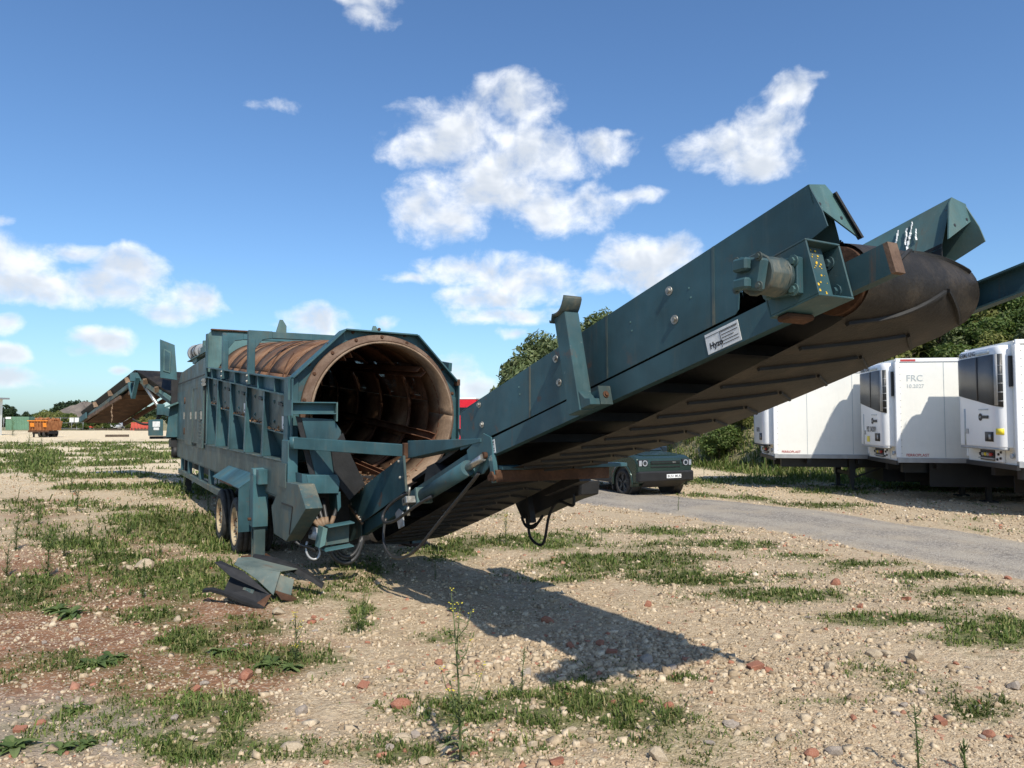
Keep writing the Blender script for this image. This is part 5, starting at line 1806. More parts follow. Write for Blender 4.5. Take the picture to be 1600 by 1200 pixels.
# ---------------------------------------------------------------- refrigerated semi-trailers
def super_prof(yc, hw, depth, n=28, e=0.30):
    """rounded front of a fridge unit, evenly stepped from the far side to the near side"""
    pts = []
    for i in range(401):
        t = math.pi * i / 400
        c, s = math.cos(t), math.sin(t)
        pts.append((-depth * abs(s) ** e, yc + hw * math.copysign(abs(c) ** e, c)))
    d = [0.0]
    for p, q in zip(pts[:-1], pts[1:]):
        d.append(d[-1] + math.hypot(q[0] - p[0], q[1] - p[1]))
    tt = np.linspace(0, d[-1], n + 1)
    return list(zip(np.interp(tt, d, [p[0] for p in pts]), np.interp(tt, d, [p[1] for p in pts])))


def fridge_strip(prof, i0, i1, z0, z1, off, th, z0b=None, z1b=None):
    """panel that follows the rounded front of the unit between profile steps i0 and i1"""
    mb = MB()
    vs, fs = [], []
    m = i1 - i0
    for i in range(i0, i1 + 1):
        a, b = prof[max(i - 1, 0)], prof[min(i + 1, len(prof) - 1)]
        tx, ty = b[0] - a[0], b[1] - a[1]
        L = math.hypot(tx, ty) or 1
        nx, ny = ty / L, -tx / L
        if nx > 0:
            nx, ny = -nx, -ny
        f = (i - i0) / m
        za = z0 + ((z0b if z0b is not None else z0) - z0) * f
        zb = z1 + ((z1b if z1b is not None else z1) - z1) * f
        p = prof[i]
        for (o, z) in ((off, za), (off + th, za), (off + th, zb), (off, zb)):
            vs.append((p[0] + nx * o, p[1] + ny * o, z))
    for i in range(m):
        for q in range(4):
            fs.append((i * 4 + q, i * 4 + (q + 1) % 4, i * 4 + 4 + (q + 1) % 4, i * 4 + 4 + q))
    fs += [(0, 1, 2, 3), (m * 4 + 3, m * 4 + 2, m * 4 + 1, m * 4)]
    return mb.add(vs, fs, True)


wheel_tr = MB().lathe([(-0.16, 0.30), (-0.18, 0.40), (-0.17, 0.48), (-0.13, 0.515), (0.13, 0.515), (0.17, 0.48), (0.18, 0.40), (0.16, 0.30), (0.05, 0.27), (0.04, 0.0001)], (0, 0, 0), (0, 1, 0), 28)
_w = wheel_tr.build('trailer_wheel', M['tyre'])
trailer_wheel_mesh = _w.data
bpy.data.objects.remove(_w)
_w = np.array([math.cos(AX), math.sin(AX), 0])


def trailer(x, y, zb, zt, label, code, grille, theta=10.0, seams=(1.2, 2.75, 4.3), frc=False, codey=0.0):
    g0 = hz(x + 2, y + 1)
    T = empty('semi_trailer', (x, y, 0), -rad(theta), label, 'trailer', 'refrigerated trailers parked side by side')

    def P(name, mb, mat, parent=None, bevel=0.0):
        return mb.build(name, M[mat], parent or T, bevel)
    L, W = 13.6, 2.58
    body = P('box_body', MB().bx(0.04, L, 0.02, W, zb + 0.10, zt - 0.05), 'white', bevel=0.02)
    P('roof_rail', MB().bx(0.0, L + 0.01, -0.004, 0.05, zt - 0.10, zt), 'white_gloss', body, 0.006)
    P('roof_rail', MB().bx(0.0, L + 0.01, W - 0.03, W + 0.024, zt - 0.10, zt), 'white_gloss', body, 0.006)
    P('floor_rail', MB().bx(0.0, L + 0.01, -0.012, 0.06, zb, zb + 0.13), 'grey', body, 0.006)
    P('corner_post', MB().bx(-0.02, 0.10, -0.008, 0.09, zb + 0.131, zt - 0.101), 'white_gloss', body, 0.012)
    P('corner_post', MB().bx(-0.02, 0.10, W - 0.07, W + 0.02, zb + 0.131, zt - 0.101), 'white_gloss', body, 0.012)
    P('bulkhead', MB().bx(0.0, 0.039, 0.091, W - 0.071, zb + 0.05, zt - 0.02), 'white', body)
    for s in seams:
        P('panel_seam', MB().bx(s - 0.006, s + 0.006, 0.012, 0.0195, zb + 0.14, zt - 0.11), 'grey_ink', body)
    for k in range(14):
        zz = zb + 0.25 + k * (zt - zb - 0.5) / 13
        P('rivet', MB().box((0.105, -0.004, zz), (0.018, 0.014, 0.018)), 'grey', body)
    # refrigeration unit
    pr = super_prof(W / 2 - 0.02, 1.08, 0.32)
    z0, z1 = zb + 0.42, zt - 0.10
    vs, fs = [], []
    n = len(pr)
    lev = [(z0, 0.97), (z0 + 0.04, 1.0), (z1 - 0.16, 1.0), (z1 - 0.05, 0.94), (z1, 0.80)]
    for (z, f) in lev:
        for (px_, py_) in pr:
            vs.append((px_ * f if f != 1 else px_, W / 2 - 0.02 + (py_ - (W / 2 - 0.02)) * (1 - (1 - f) * 0.25), z))
    for k in range(len(lev) - 1):
        for i in range(n - 1):
            fs.append((k * n + i, k * n + i + 1, (k + 1) * n + i + 1, (k + 1) * n + i))
    fs += [tuple(range(n)), tuple(range((len(lev) - 1) * n, len(lev) * n))[::-1]]
    unit = P('fridge_unit', MB().add(vs, fs, True), 'white_gloss', T)
    i0, i1 = 3, 26
    if grille:
        gl = P('grille', fridge_strip(pr, i0, i1, z0 + 1.25, z1 - 0.20, 0.004, 0.012, z0 + 0.92), 'grille', unit)
        # i runs from the far corner (y large) to the near corner
        P('grille_split', fridge_strip(pr, 15, 16, z0 + 1.09, z1 - 0.21, 0.017, 0.004), 'ink', gl)
        P('grille_edge', fridge_strip(pr, 2, 3, z0 + 1.24, z1 - 0.20, 0.003, 0.012), 'grey', gl)
        P('grille_edge', fridge_strip(pr, 24, 25, z0 + 0.96, z1 - 0.20, 0.017, 0.003), 'grey', gl)
        for k in range(5):
            P('grille_screw', fridge_strip(pr, 25, 26, z0 + 1.05 + k * 0.2, z0 + 1.065 + k * 0.2, 0.017, 0.003), 'grey', gl)
        P('vent_slot', fridge_strip(pr, 15, 22, z1 - 0.175, z1 - 0.10, 0.004, 0.006), 'grey_ink', unit)
    P('unit_seam', fridge_strip(pr, 7, 8, z0 + 0.02, z0 + 0.9, 0.001, 0.003), 'grey_ink', unit)
    P('unit_seam', fridge_strip(pr, 2, 3, z0 + 0.02, z1 - 0.3, 0.001, 0.003), 'grey_ink', unit)
    P('display', fridge_strip(pr, 19, 23, z0 + 0.14, z0 + 0.36, 0.003, 0.012), 'car_black', unit)
    P('display_glass', fridge_strip(pr, 21, 22, z0 + 0.19, z0 + 0.30, 0.016, 0.003), 'grey', unit)
    P('black_base', fridge_strip(pr, 1, 27, z0 - 0.05, z0 - 0.001, -0.02, 0.02), 'grey' if grille else 'car_black', unit)
    # profile x at the front centre is about -0.5; letters sit on it
    xf = -0.32 - 0.012
    Mt = frame((xf - 0.004, 2.20, z1 - 0.165), (0, -1, 0), (0, 0, 1))
    if grille:
        text_mesh('lettering', 'THERMO KING', 0.15, Mt, M['ink'], unit, 0.001, bold=0.002)
        o = P('badge', MB().cyl((xf + 0.006, 1.02, z0 + 0.70), (xf - 0.004, 1.02, z0 + 0.70), 0.085, n=20), 'ink', unit)
        P('badge_bar', MB().bx(xf - 0.004, xf + 0.006, 0.62, 0.935, z0 + 0.665, z0 + 0.735), 'ink', unit)
        text_mesh('lettering', 'SLX', 0.07, frame((xf - 0.006, 1.085, z0 + 0.677), (0, -1, 0), (0, 0, 1)), M['label'], unit, 0.001)
        P('script_stripe', MB().bx(xf - 0.003, xf + 0.006, 0.62, 1.10, z0 + 0.86, z0 + 0.885), 'grey_ink', unit)
        P('yellow_sticker', MB().bx(xf - 0.003, xf + 0.008, 1.32, 1.54, z0 + 0.10, z0 + 0.26) if codey == 0 else fridge_strip(pr, 24, 26, z0 + 0.30, z0 + 0.44, 0.003, 0.003), 'yellow', unit)
        P('data_sticker', MB().bx(xf - 0.003, xf + 0.008, 1.68, 1.80, z0 + 0.30, z0 + 0.42), 'grey', unit)
    if code:
        text_mesh('lettering', code, 0.20, frame((xf - 0.002, 1.55 if grille else 1.35, z0 + 0.40), (0, -1, 0), (0, 0, 1)), M['ink'], unit, 0.001, bold=0.003)
    # connectors below the unit
    rec = P('service_recess', MB().bx(-0.06, -0.002, 1.0, 1.72, zb + 0.10, zb + 0.37), 'car_black', T)
    for k in range(5):
        P('air_coupling', MB().cyl((-0.06, 1.10 + 0.13 * k, zb + 0.25), (-0.12, 1.10 + 0.13 * k, zb + 0.24), 0.04, n=10), ('red_ink', 'grey', 'yellow', 'grey', 'dark')[k], rec)
    P('service_shelf', MB().bx(-0.10, -0.061, 0.98, 1.74, zb + 0.13, zb + 0.16), 'grey', rec)
    P('connector_panel', MB().bx(-0.05, -0.002, 0.60, 0.98, zb + 0.08, zb + 0.40), 'white_gloss', T, 0.004)
    for (yy, zz) in ((0.70, 0.17), (0.80, 0.26), (0.68, 0.31), (0.86, 0.14)):
        P('connector', MB().cyl((-0.05, yy, zb + zz), (-0.075, yy, zb + zz), 0.03, n=10), 'ink', T)
    P('marker_lamp', MB().cyl((-0.03, 0.20, zb + 0.25), (-0.065, 0.20, zb + 0.25), 0.06, n=14), 'lamp', T)
    P('front_sill', MB().bx(-0.04, 0.03, 0.0, W, zb - 0.06, zb + 0.049), 'car_black', T)
    P('side_conduit', MB().bx(-0.07, -0.021, 0.12, 0.20, zb + 1.8, zt - 0.35), 'car_black', T)
    # chassis, landing legs, wheels
    ch = P('chassis', MB().bx(0.3, L, 0.55, 0.75, zb - 0.30, zb - 0.005).bx(0.3, L, W - 0.75, W - 0.55, zb - 0.30, zb - 0.005), 'car_black', T)
    for k in range(8):
        P('cross_member', MB().bx(1.0 + k * 1.5, 1.12 + k * 1.5, 0.10, W - 0.10, zb - 0.16, zb - 0.006), 'car_black', ch)
    P('side_guard', MB().bx(4.3, 9.0, 0.10, 0.16, zb - 0.80, zb - 0.15), 'car_black', T)
    P('pallet_box', MB().bx(3.3, 7.6, 0.35, W - 0.35, zb - 0.72, zb - 0.301), 'car_black', T)
    if zb > 1.05:  # black panels added to stand for the shade beneath the trailer
        P('under_shade_panel', MB().bx(0.9, 8.8, 0.32, 0.36, 0.42, zb - 0.02), 'car_black', T)
        P('under_shade_panel', MB().bx(0.9, 8.8, W - 0.36, W - 0.32, 0.42, zb - 0.02), 'car_black', T)
    P('leg_cross', MB().bx(2.35, 2.45, 0.5, W - 0.5, zb - 0.55, zb - 0.45), 'car_black', T)
    c, s_ = math.cos(-rad(theta)), math.sin(-rad(theta))
    for yy in (0.45, W - 0.45):
        gx, gy = x + 2.4 * c - yy * s_, y + 2.4 * s_ + yy * c
        g = hz(gx, gy)
        leg = P('landing_leg', MB().bx(2.31, 2.49, yy - 0.09, yy + 0.09, zb - 0.62, zb - 0.01).bx(2.34, 2.46, yy - 0.06, yy + 0.06, g + 0.03, zb - 0.621), 'car_black', T)
        P('leg_foot', MB().bx(2.22, 2.58, yy - 0.16, yy + 0.16, g - 0.02, g + 0.04), 'dark', leg)
        P('leg_brace', MB().beam((2.5, yy, zb - 0.6), (3.25, yy, zb - 0.31), 0.05, 0.05), 'car_black', leg)
    for xa in (9.3, 10.6, 11.9):
        for yy in (0.22, W - 0.22):
            gx, gy = x + xa * c - yy * s_, y + xa * s_ + yy * c
            o = link('wheel', trailer_wheel_mesh, T)
            o.location = (xa, yy, hz(gx, gy) + 0.50)
    # prints on the side
    if frc:
        text_mesh('lettering', 'FRC', 0.24, frame((0.26, 0.015, zt - 0.62), (1, 0, 0), (0, 0, 1)), M['grey_ink'], body, 0.002)
        text_mesh('lettering', '10.2027', 0.14, frame((0.26, 0.015, zt - 0.80), (1, 0, 0), (0, 0, 1)), M['grey_ink'], body, 0.002)
        P('maker_badge', MB().bx(0.12, 0.50, -0.008, -0.0045, zt - 0.085, zt - 0.03), 'red_ink', body)
    text_mesh('lettering', 'FERROPLAST', 0.10, frame((0.22, 0.015, zb + 0.17), (1, 0, 0), (0, 0, 1)), M['red_ink'], body, 0.002, bold=0.001)
    return T


trailer(11.15, 16.25, 1.18, 4.02, 'white refrigerated trailer with dark grille, standing outermost from the green bank', '', True, codey=1)
trailer(10.42, 19.95, 1.08, 3.90, 'white refrigerated trailer lettered PZ 1X359, parked between two other trailers', 'PZ 1X359', True, frc=True)
trailer(8.32, 23.4, 1.02, 3.80, 'white refrigerated trailer lettered RH710, parked closest to the green bank', 'RH710', False, seams=(1.0, 2.35, 3.7))


# ---------------------------------------------------------------- green off-road car
def build_car():
    cx, cy, yaw = 3.62, 24.15, rad(-66)
    z0 = hz(cx + 0.5, cy - 1.2)
    T = empty('off_road_car', (cx, cy, z0), yaw, 'satin green boxy off-road car parked beside the gravel track', 'car')

    def P(name, mb, mat, parent=None, bevel=0.0):
        return mb.build(name, M[mat], parent or T, bevel)
    fx, rx, R, hw = 1.50, -1.52, 0.40, 0.985
    # lower body: side profile with wheel arches, swept across the width in five stations
    def arch(xc, n=9):
        return [(xc + 0.50 * math.cos(t), 0.40 + 0.50 * math.sin(t)) for t in np.linspace(-0.25, math.pi + 0.25, n)]
    prof = [(2.30, 0.42), (2.34, 0.62), (2.33, 0.98), (2.24, 1.13), (2.05, 1.205), (1.05, 1.27), (-2.30, 1.27), (-2.36, 1.0), (-2.34, 0.45)]
    low = [(-2.05, 0.38)] + [(x, z) for x, z in reversed(arch(rx))][0:0]
    bottom = [(-2.1, 0.40)] + arch(rx)[::-1] + [(-0.9, 0.36), (0.9, 0.36)] + arch(fx)[::-1] + [(2.1, 0.40)]
    poly = prof + bottom
    vs, fs = [], []
    st = [(-hw, 0.955), (-hw + 0.05, 1.0), (hw - 0.05, 1.0), (hw, 0.955)]
    n = len(poly)
    for (yy, f) in st:
        for (px_, pz_) in poly:
            vs.append((px_ * (1 - (1 - f) * 0.55), yy, 0.8 + (pz_ - 0.8) * (1 if pz_ < 1.0 else (1 - (1 - f) * 1.2))))
    for k in range(3):
        for i in range(n):
            j = (i + 1) % n
            fs.append((k * n + i, k * n + j, (k + 1) * n + j, (k + 1) * n + i))
    fs += [tuple(range(n)), tuple(range(3 * n, 4 * n))[::-1]]
    body = P('body', MB().add(vs, fs), 'car_green', None, 0.018)
    P('bonnet_panel', MB().prism([(2.06, -0.62, 1.203), (2.06, 0.62, 1.203), (1.10, 0.70, 1.268), (1.10, -0.70, 1.268)], (0, 0, 0.025)), 'car_green', body, 0.01)
    cabn = [(0.95, 1.26), (0.45, 1.86), (0.25, 1.93), (-2.15, 1.95), (-2.28, 1.88), (-2.33, 1.26)]
    vs, fs = [], []
    n = len(cabn)
    for (sgn) in (-1, 1):
        for (px_, pz_) in cabn:
            vs.append((px_, sgn * (0.93 - (pz_ - 1.26) * 0.19), pz_))
    for i in range(n):
        j = (i + 1) % n
        fs.append((i, j, n + j, n + i))
    fs += [tuple(range(n)), tuple(range(n, 2 * n))[::-1]]
    cab_ = P('cabin', MB().add(vs, fs), 'car_green', None, 0.03)
    P('windscreen', MB().prism([(0.925, -0.86, 1.30), (0.925, 0.86, 1.30), (0.48, 0.78, 1.84), (0.48, -0.78, 1.84)], (0.02, 0, 0.012)), 'glass', cab_)
    for sgn in (-1, 1):
        for (xa, xb, xt) in ((0.05, 0.78, 0.42), (-0.95, -0.02, -0.02), (-2.1, -1.02, -1.02)):
            def wy(z): return sgn * (0.936 - (z - 1.26) * 0.19)
            P('side_window', MB().prism([(xa, wy(1.32), 1.32), (xb, wy(1.32), 1.32), (xt, wy(1.82), 1.82), (xa, wy(1.82), 1.82)], (0, sgn * 0.006, 0)), 'glass', cab_)
        # door shut lines, handle and sill
        for xd in (0.86, -0.15, -1.02):
            P('door_gap', MB().bx(xd - 0.006, xd + 0.006, sgn * 0.986 - 0.003, sgn * 0.986 + 0.003, 0.50, 1.20), 'ink', body)
        P('sill', MB().bx(-0.95, 0.95, min(sgn * 0.9, sgn * 1.0), max(sgn * 0.9, sgn * 1.0), 0.34, 0.50), 'car_black', body, 0.02)
        for xc in (fx, rx):
            ring = MB()
            vs, fs = [], []
            tt = np.linspace(-0.2, math.pi + 0.2, 15)
            for t in tt:
                for (r_, y_) in ((0.49, 0.90), (0.575, 0.965), (0.575, 1.005), (0.49, 1.01)):
                    vs.append((xc + r_ * math.cos(t), sgn * y_, 0.40 + r_ * math.sin(t)))
            for i in range(14):
                for q in range(4):
                    fs.append((i * 4 + q, i * 4 + (q + 1) % 4, i * 4 + 4 + (q + 1) % 4, i * 4 + 4 + q))
            fs += [(0, 1, 2, 3), (59, 58, 57, 56)]
            P('wheel_arch', ring.add(vs, fs, True), 'car_green' , body)
            P('arch_liner', MB().cyl((xc, sgn * 0.60, 0.42), (xc, sgn * 0.93, 0.42), 0.485, n=24), 'car_black', body)
            wl = P('wheel', MB().lathe([(-0.12, 0.27), (-0.13, 0.34), (-0.11, 0.385), (-0.07, R), (0.07, R), (0.11, 0.385), (0.13, 0.34), (0.12, 0.27)], (xc, sgn * 0.86, R - 0.01), (0, 1, 0), 36, True), 'tyre')
            rim = MB().cyl((xc, sgn * 0.80, R - 0.01), (xc, sgn * 0.90, R - 0.01), 0.275, n=28)
            P('rim', rim, 'dark', wl)
            for k in range(5):
                t = 2 * math.pi * k / 5 + 0.3
                for dt in (-0.14, 0.14):
                    P('spoke', MB().beam((xc + 0.05 * math.cos(t), sgn * 0.945, R - 0.01 + 0.05 * math.sin(t)), (xc + 0.27 * math.cos(t + dt), sgn * 0.955, R - 0.01 + 0.27 * math.sin(t + dt)), 0.035, 0.03, (0, 1, 0)), 'grille', wl)
            P('rim_lip', MB().lathe([(0, 0.262), (0, 0.285), (sgn * 0.03, 0.285), (sgn * 0.03, 0.262)], (xc, sgn * 0.94, R - 0.01), (0, 1, 0), 30, True), 'grille', wl)
        mir = P('mirror', MB().box((0.72, sgn * 1.10, 1.33), (0.12, 0.24, 0.19)), 'glass', None, 0.03)
        P('mirror_arm', MB().box((0.74, sgn * 0.96, 1.29), (0.06, 0.14, 0.05)), 'car_black', mir)
        # headlight: square lamp with round lens
        hl = P('headlight', MB().box((2.285, sgn * 0.78, 1.00), (0.12, 0.34, 0.20)), 'car_black', None, 0.02)
        P('lens', MB().cyl((2.33, sgn * 0.73, 1.00), (2.352, sgn * 0.73, 1.00), 0.088, n=20), 'lamp', hl)
        P('lens_core', MB().cyl((2.352, sgn * 0.73, 1.00), (2.358, sgn * 0.73, 1.00), 0.055, n=16), 'glass', hl)
        P('day_light', MB().box((2.335, sgn * 0.89, 1.00), (0.03, 0.09, 0.16)), 'lamp', hl)
        P('mud_flap', MB().box((fx - 0.55, sgn * 0.88, 0.30), (0.03, 0.22, 0.32)), 'dark', body)
        P('fog_pod', MB().box((2.35, sgn * 0.80, 0.62), (0.06, 0.32, 0.20)), 'dark', body, 0.02)
    P('grille', MB().bx(2.33, 2.352, -0.52, 0.52, 0.97, 1.06), 'car_black', body)
    P('grille', MB().bx(2.336, 2.352, -0.52, 0.52, 0.87, 0.90), 'car_black', body)
    P('grille_bar', MB().bx(2.353, 2.36, -0.50, 0.50, 1.00, 1.02), 'car_green', body)
    P('badge', MB().bx(2.353, 2.362, 0.24, 0.36, 0.995, 1.035), 'steel', body)
    bp = P('bumper', MB().bx(2.20, 2.42, -0.985, 0.985, 0.45, 0.76), 'car_black', None, 0.04)
    P('skid_plate', MB().prism([(2.36, -0.75, 0.45), (2.36, 0.75, 0.45), (2.05, 0.70, 0.27), (2.05, -0.70, 0.27)], (-0.03, 0, -0.01)), 'dark', bp)
    pl = P('number_plate', MB().bx(2.421, 2.432, -0.02, 0.50, 0.55, 0.665), 'white_gloss', bp)
    text_mesh('lettering', 'BU51 MUK', 0.105, frame((2.434, 0.005, 0.572), (0, 1, 0), (0, 0, 1)), M['ink'], pl, 0.001, bold=0.001)
    P('underbody', MB().bx(-2.0, 2.0, -0.62, 0.62, 0.30, 0.50), 'car_black', body)


build_car()


# ---------------------------------------------------------------- red lorry behind the drum
def build_lorry():
    p = at_y(716, 655, 42)
    g = hz(p[0], p[1])
    T = empty('red_lorry', (p[0] - 2.0, p[1], g), rad(-12), 'bright red box lorry with a white roof edge, parked behind the drum', 'lorry')

    def P(name, mb, mat, parent=None, bevel=0.0):
        return mb.build(name, M[mat], parent or T, bevel)
    b = P('box_body', MB().bx(-3.2, 3.4, -1.2, 1.2, 0.95, 3.36), 'red_paint', None, 0.03)
    P('roof_edge', MB().bx(-3.22, 3.42, -1.22, 1.22, 3.361, 3.45), 'white_gloss', b, 0.02)
    P('window_band', MB().bx(0.9, 3.1, -1.215, -1.201, 2.50, 2.92), 'glass', b)
    P('window_frame', MB().bx(1.95, 2.15, -1.225, -1.216, 2.45, 2.97), 'car_black', b)
    P('stripe', MB().bx(-3.1, 3.38, -1.212, -1.201, 1.72, 1.76), 'white_gloss', b)
    P('stripe', MB().bx(-3.1, 3.38, -1.212, -1.201, 1.60, 1.62), 'white_gloss', b)
    c = P('cab', MB().prism([(-3.25, -1.15, 0.55), (-3.25, -1.15, 2.6), (-3.6, -1.15, 2.7), (-4.9, -1.15, 2.6), (-5.15, -1.15, 1.6), (-5.15, -1.15, 0.55)], (0, 2.3, 0)), 'red_paint', None, 0.05)
    P('windscreen', MB().prism([(-4.93, -1.05, 2.5), (-4.93, 1.05, 2.5), (-5.13, 1.05, 1.7), (-5.13, -1.05, 1.7)], (-0.03, 0, 0)), 'glass', c)
    P('cab_window', MB().bx(-4.7, -3.7, -1.165, -1.151, 1.7, 2.4), 'glass', c)
    P('chassis', MB().bx(-5.0, 3.3, -0.5, 0.5, 0.5, 0.94), 'car_black')
    for xx in (-4.2, 2.2):
        for yy in (-1.02, 1.02):
            o = link('wheel', trailer_wheel_mesh, T)
            o.location = (xx, yy, 0.5)


build_lorry()
# ---------------------------------------------------------------- trees and shrubs
prng = np.random.default_rng(21)


def leaf_cloud(n_leaf, rx, rz, size, n_clump=40, elong=1.6, bottom=0.12, spread=0.28, seed=0, droop=0.0):
    """crown as clumps of small leaf faces through an uneven ellipsoid standing on z=0"""
    r = np.random.default_rng(seed)
    # clump centres: mostly in the outer shell, lumpy outline
    d = r.normal(size=(n_clump, 3))
    d /= np.linalg.norm(d, axis=1)[:, None]
    rad_ = r.uniform(0.45, 1.0, n_clump) ** 0.6 * r.uniform(0.82, 1.08, n_clump)
    c = d * rad_[:, None] * np.array([rx, rx, rz]) * 0.82
    c[:, 2] = np.maximum(c[:, 2] + rz, rz * bottom)
    cr = r.uniform(0.6, 1.25, n_clump) * spread * (rx * rx * rz) ** (1 / 3)
    k = r.integers(0, n_clump, n_leaf)
    e = r.normal(size=(n_leaf, 3))
    e /= np.linalg.norm(e, axis=1)[:, None]
    rr = r.uniform(0.25, 1.0, n_leaf) ** 0.45
    p = c[k] + e * (cr[k] * rr)[:, None] * np.array([1, 1, 0.85])
    p[:, 2] = np.maximum(p[:, 2], 0.03 + r.random(n_leaf) * 0.15)
    nrm = e + r.normal(size=(n_leaf, 3)) * 0.65 + np.array([0, 0, 0.35])
    nrm /= np.linalg.norm(nrm, axis=1)[:, None]
    t = np.cross(nrm, r.normal(size=(n_leaf, 3)) + np.array([0, 0, -droop]))
    t /= np.linalg.norm(t, axis=1)[:, None] + 1e-9
    b = np.cross(nrm, t)
    s = size * r.uniform(0.55, 1.35, n_leaf)
    t *= (s * elong / 2)[:, None]
    b *= (s / 2)[:, None]
    V = np.stack([p - t, p + b * 0.9, p + t, p - b * 0.9], 1).reshape(-1, 3)
    Q = np.arange(n_leaf * 4).reshape(-1, 4)
    return V, Q


def limbs(h, r0, crown_r, seed=0, n=6):
    r = random.Random(seed)
    mb = MB()
    mb.tube([(0, 0, -0.2), (r.uniform(-.1, .1) * h * .2, r.uniform(-.1, .1) * h * .2, h * 0.35), (r.uniform(-.1, .1) * h * .3, r.uniform(-.1, .1) * h * .3, h * 0.75)], r0, 8, r0 * 0.35)
    for i in range(n):
        a = 2 * math.pi * i / n + r.uniform(-.4, .4)
        z = h * r.uniform(0.15, 0.5)
        L = crown_r * r.uniform(0.6, 0.9)
        mb.tube([(0, 0, z), (L * .45 * math.cos(a), L * .45 * math.sin(a), z + L * .45), (L * math.cos(a), L * math.sin(a), z + L * 0.75)], r0 * 0.45, 6, r0 * 0.12)
    return mb


class Kind:
    def __init__(self, name, mat, n_leaf, rx, rz, size, seed, trunk=True, **kw):
        V, Q = leaf_cloud(n_leaf, rx, rz, size, seed=seed, **kw)
        self.crown = np_mesh(name + '_crown', V, Q)
        self.crown.materials.append(M[mat])
        self.name = name
        mb = limbs(rz * 2, max(0.04, rz * 0.055), rx, seed)
        o = mb.build('trunk', M['bark'])
        self.trunk = o.data
        bpy.data.objects.remove(o)

    def put(self, x, y, s, rz, label, group=None, sz=1.0, cat=None, name=None):
        z = hz(x, y)
        T = empty(name or self.name, (x, y, z - 0.05), rz, label, cat or ('tree' if 'tree' in self.name else 'shrub'), group)
        T.scale = (s, s, s * sz)
        link('crown', self.crown, T)
        link('trunk', self.trunk, T)
        return T


willow = Kind('willow_tree', 'leaf_willow', 42000, 3.4, 3.3, 0.13, 3, n_clump=130, elong=2.6, spread=0.24, bottom=0.1)
bushA = Kind('leafy_shrub', 'leaf', 7000, 1.25, 1.0, 0.085, 4, n_clump=45, elong=1.7, spread=0.30)
bushB = Kind('leafy_shrub', 'leaf_willow', 7000, 1.3, 1.15, 0.082, 5, n_clump=45, elong=2.2, spread=0.28)
bushC = Kind('leafy_shrub', 'leaf_yellow', 6000, 1.2, 0.9, 0.085, 6, n_clump=40, elong=1.9, spread=0.30)
treeD = Kind('dark_tree', 'leaf_dark', 5200, 2.6, 2.5, 0.30, 7, n_clump=60, elong=1.5, spread=0.27)
treeG = Kind('leafy_tree', 'leaf', 20000, 2.2, 2.4, 0.115, 8, n_clump=70, elong=1.7, spread=0.26)

# big willow behind the conveyor
p = at_y(858, 640, 47)
willow.put(p[0], p[1], 1.22, 0.4, 'large rounded grey-green willow rising behind the conveyor', sz=1.0)
p = at_y(930, 640, 51)
willow.put(p[0] + 1.0, p[1], 1.12, 2.1, 'grey-green willow standing just beyond the large rounded willow')
for (x, Y, s, k, rz) in ((762, 56, 1.5, bushB, .3), (733, 60, 1.4, bushC, 1.2), (800, 52, 1.5, bushB, 2.0), (705, 66, 1.5, bushB, 4.0)):
    p = at_y(x, 655, Y)
    k.put(p[0], p[1], s, rz, 'low bushy hedge shrub beyond the red lorry', 'hedge shrubs beyond the red lorry')

# shrubs over the bank behind the trailers
i = 0
for row, (dd, n, s) in enumerate(((1.8, 17, 0.95), (4.0, 17, 1.15), (6.6, 17, 1.3), (9.4, 16, 1.45), (12.5, 14, 1.6))):
    for j in range(n):
        x = 2.5 + (j + 0.5 * (row % 2)) * 32.0 / n + prng.uniform(-0.5, 0.5)
        y = float(np.interp(x, FOOT_X, FOOT_Y)) + dd + prng.uniform(-0.7, 0.7)
        k = (bushA, bushB, bushC, bushA, bushA)[int(prng.integers(0, 5))]
        if row == 0 and 3 < x < 10:
            k = bushA
        kn = {id(bushA): 'bright green', id(bushB): 'grey-green', id(bushC): 'olive yellow-green'}[id(k)]
        where = ('at the foot of the bank', 'on the lower slope of the bank', 'halfway up the bank', 'high on the bank', 'along the crest of the bank')[row]
        k.put(x, y, s * prng.uniform(0.75, 1.25), prng.uniform(0, 6.28), kn + ' shrub growing ' + where + ' behind the trailers', kn + ' shrubs ' + where, sz=prng.uniform(0.8, 1.15))
# tree at the right-hand end of the bank
treeG.put(31.5, 41.5, 1.22, 0.5, 'leafy green tree standing tallest above the bank shrubs')
treeG.put(36.5, 44, 1.2, 2.5, 'leafy green tree growing beyond the tallest tree on the bank')
for (x, y, s) in ((2.0, 56, 1.1), (8.5, 52, 1.0), (14, 46, .8), (20, 45, .8), (26, 43, .85)):
    treeG.put(x, y, s, x, 'leafy tree among the shrubs along the top of the bank', 'trees along the bank top')

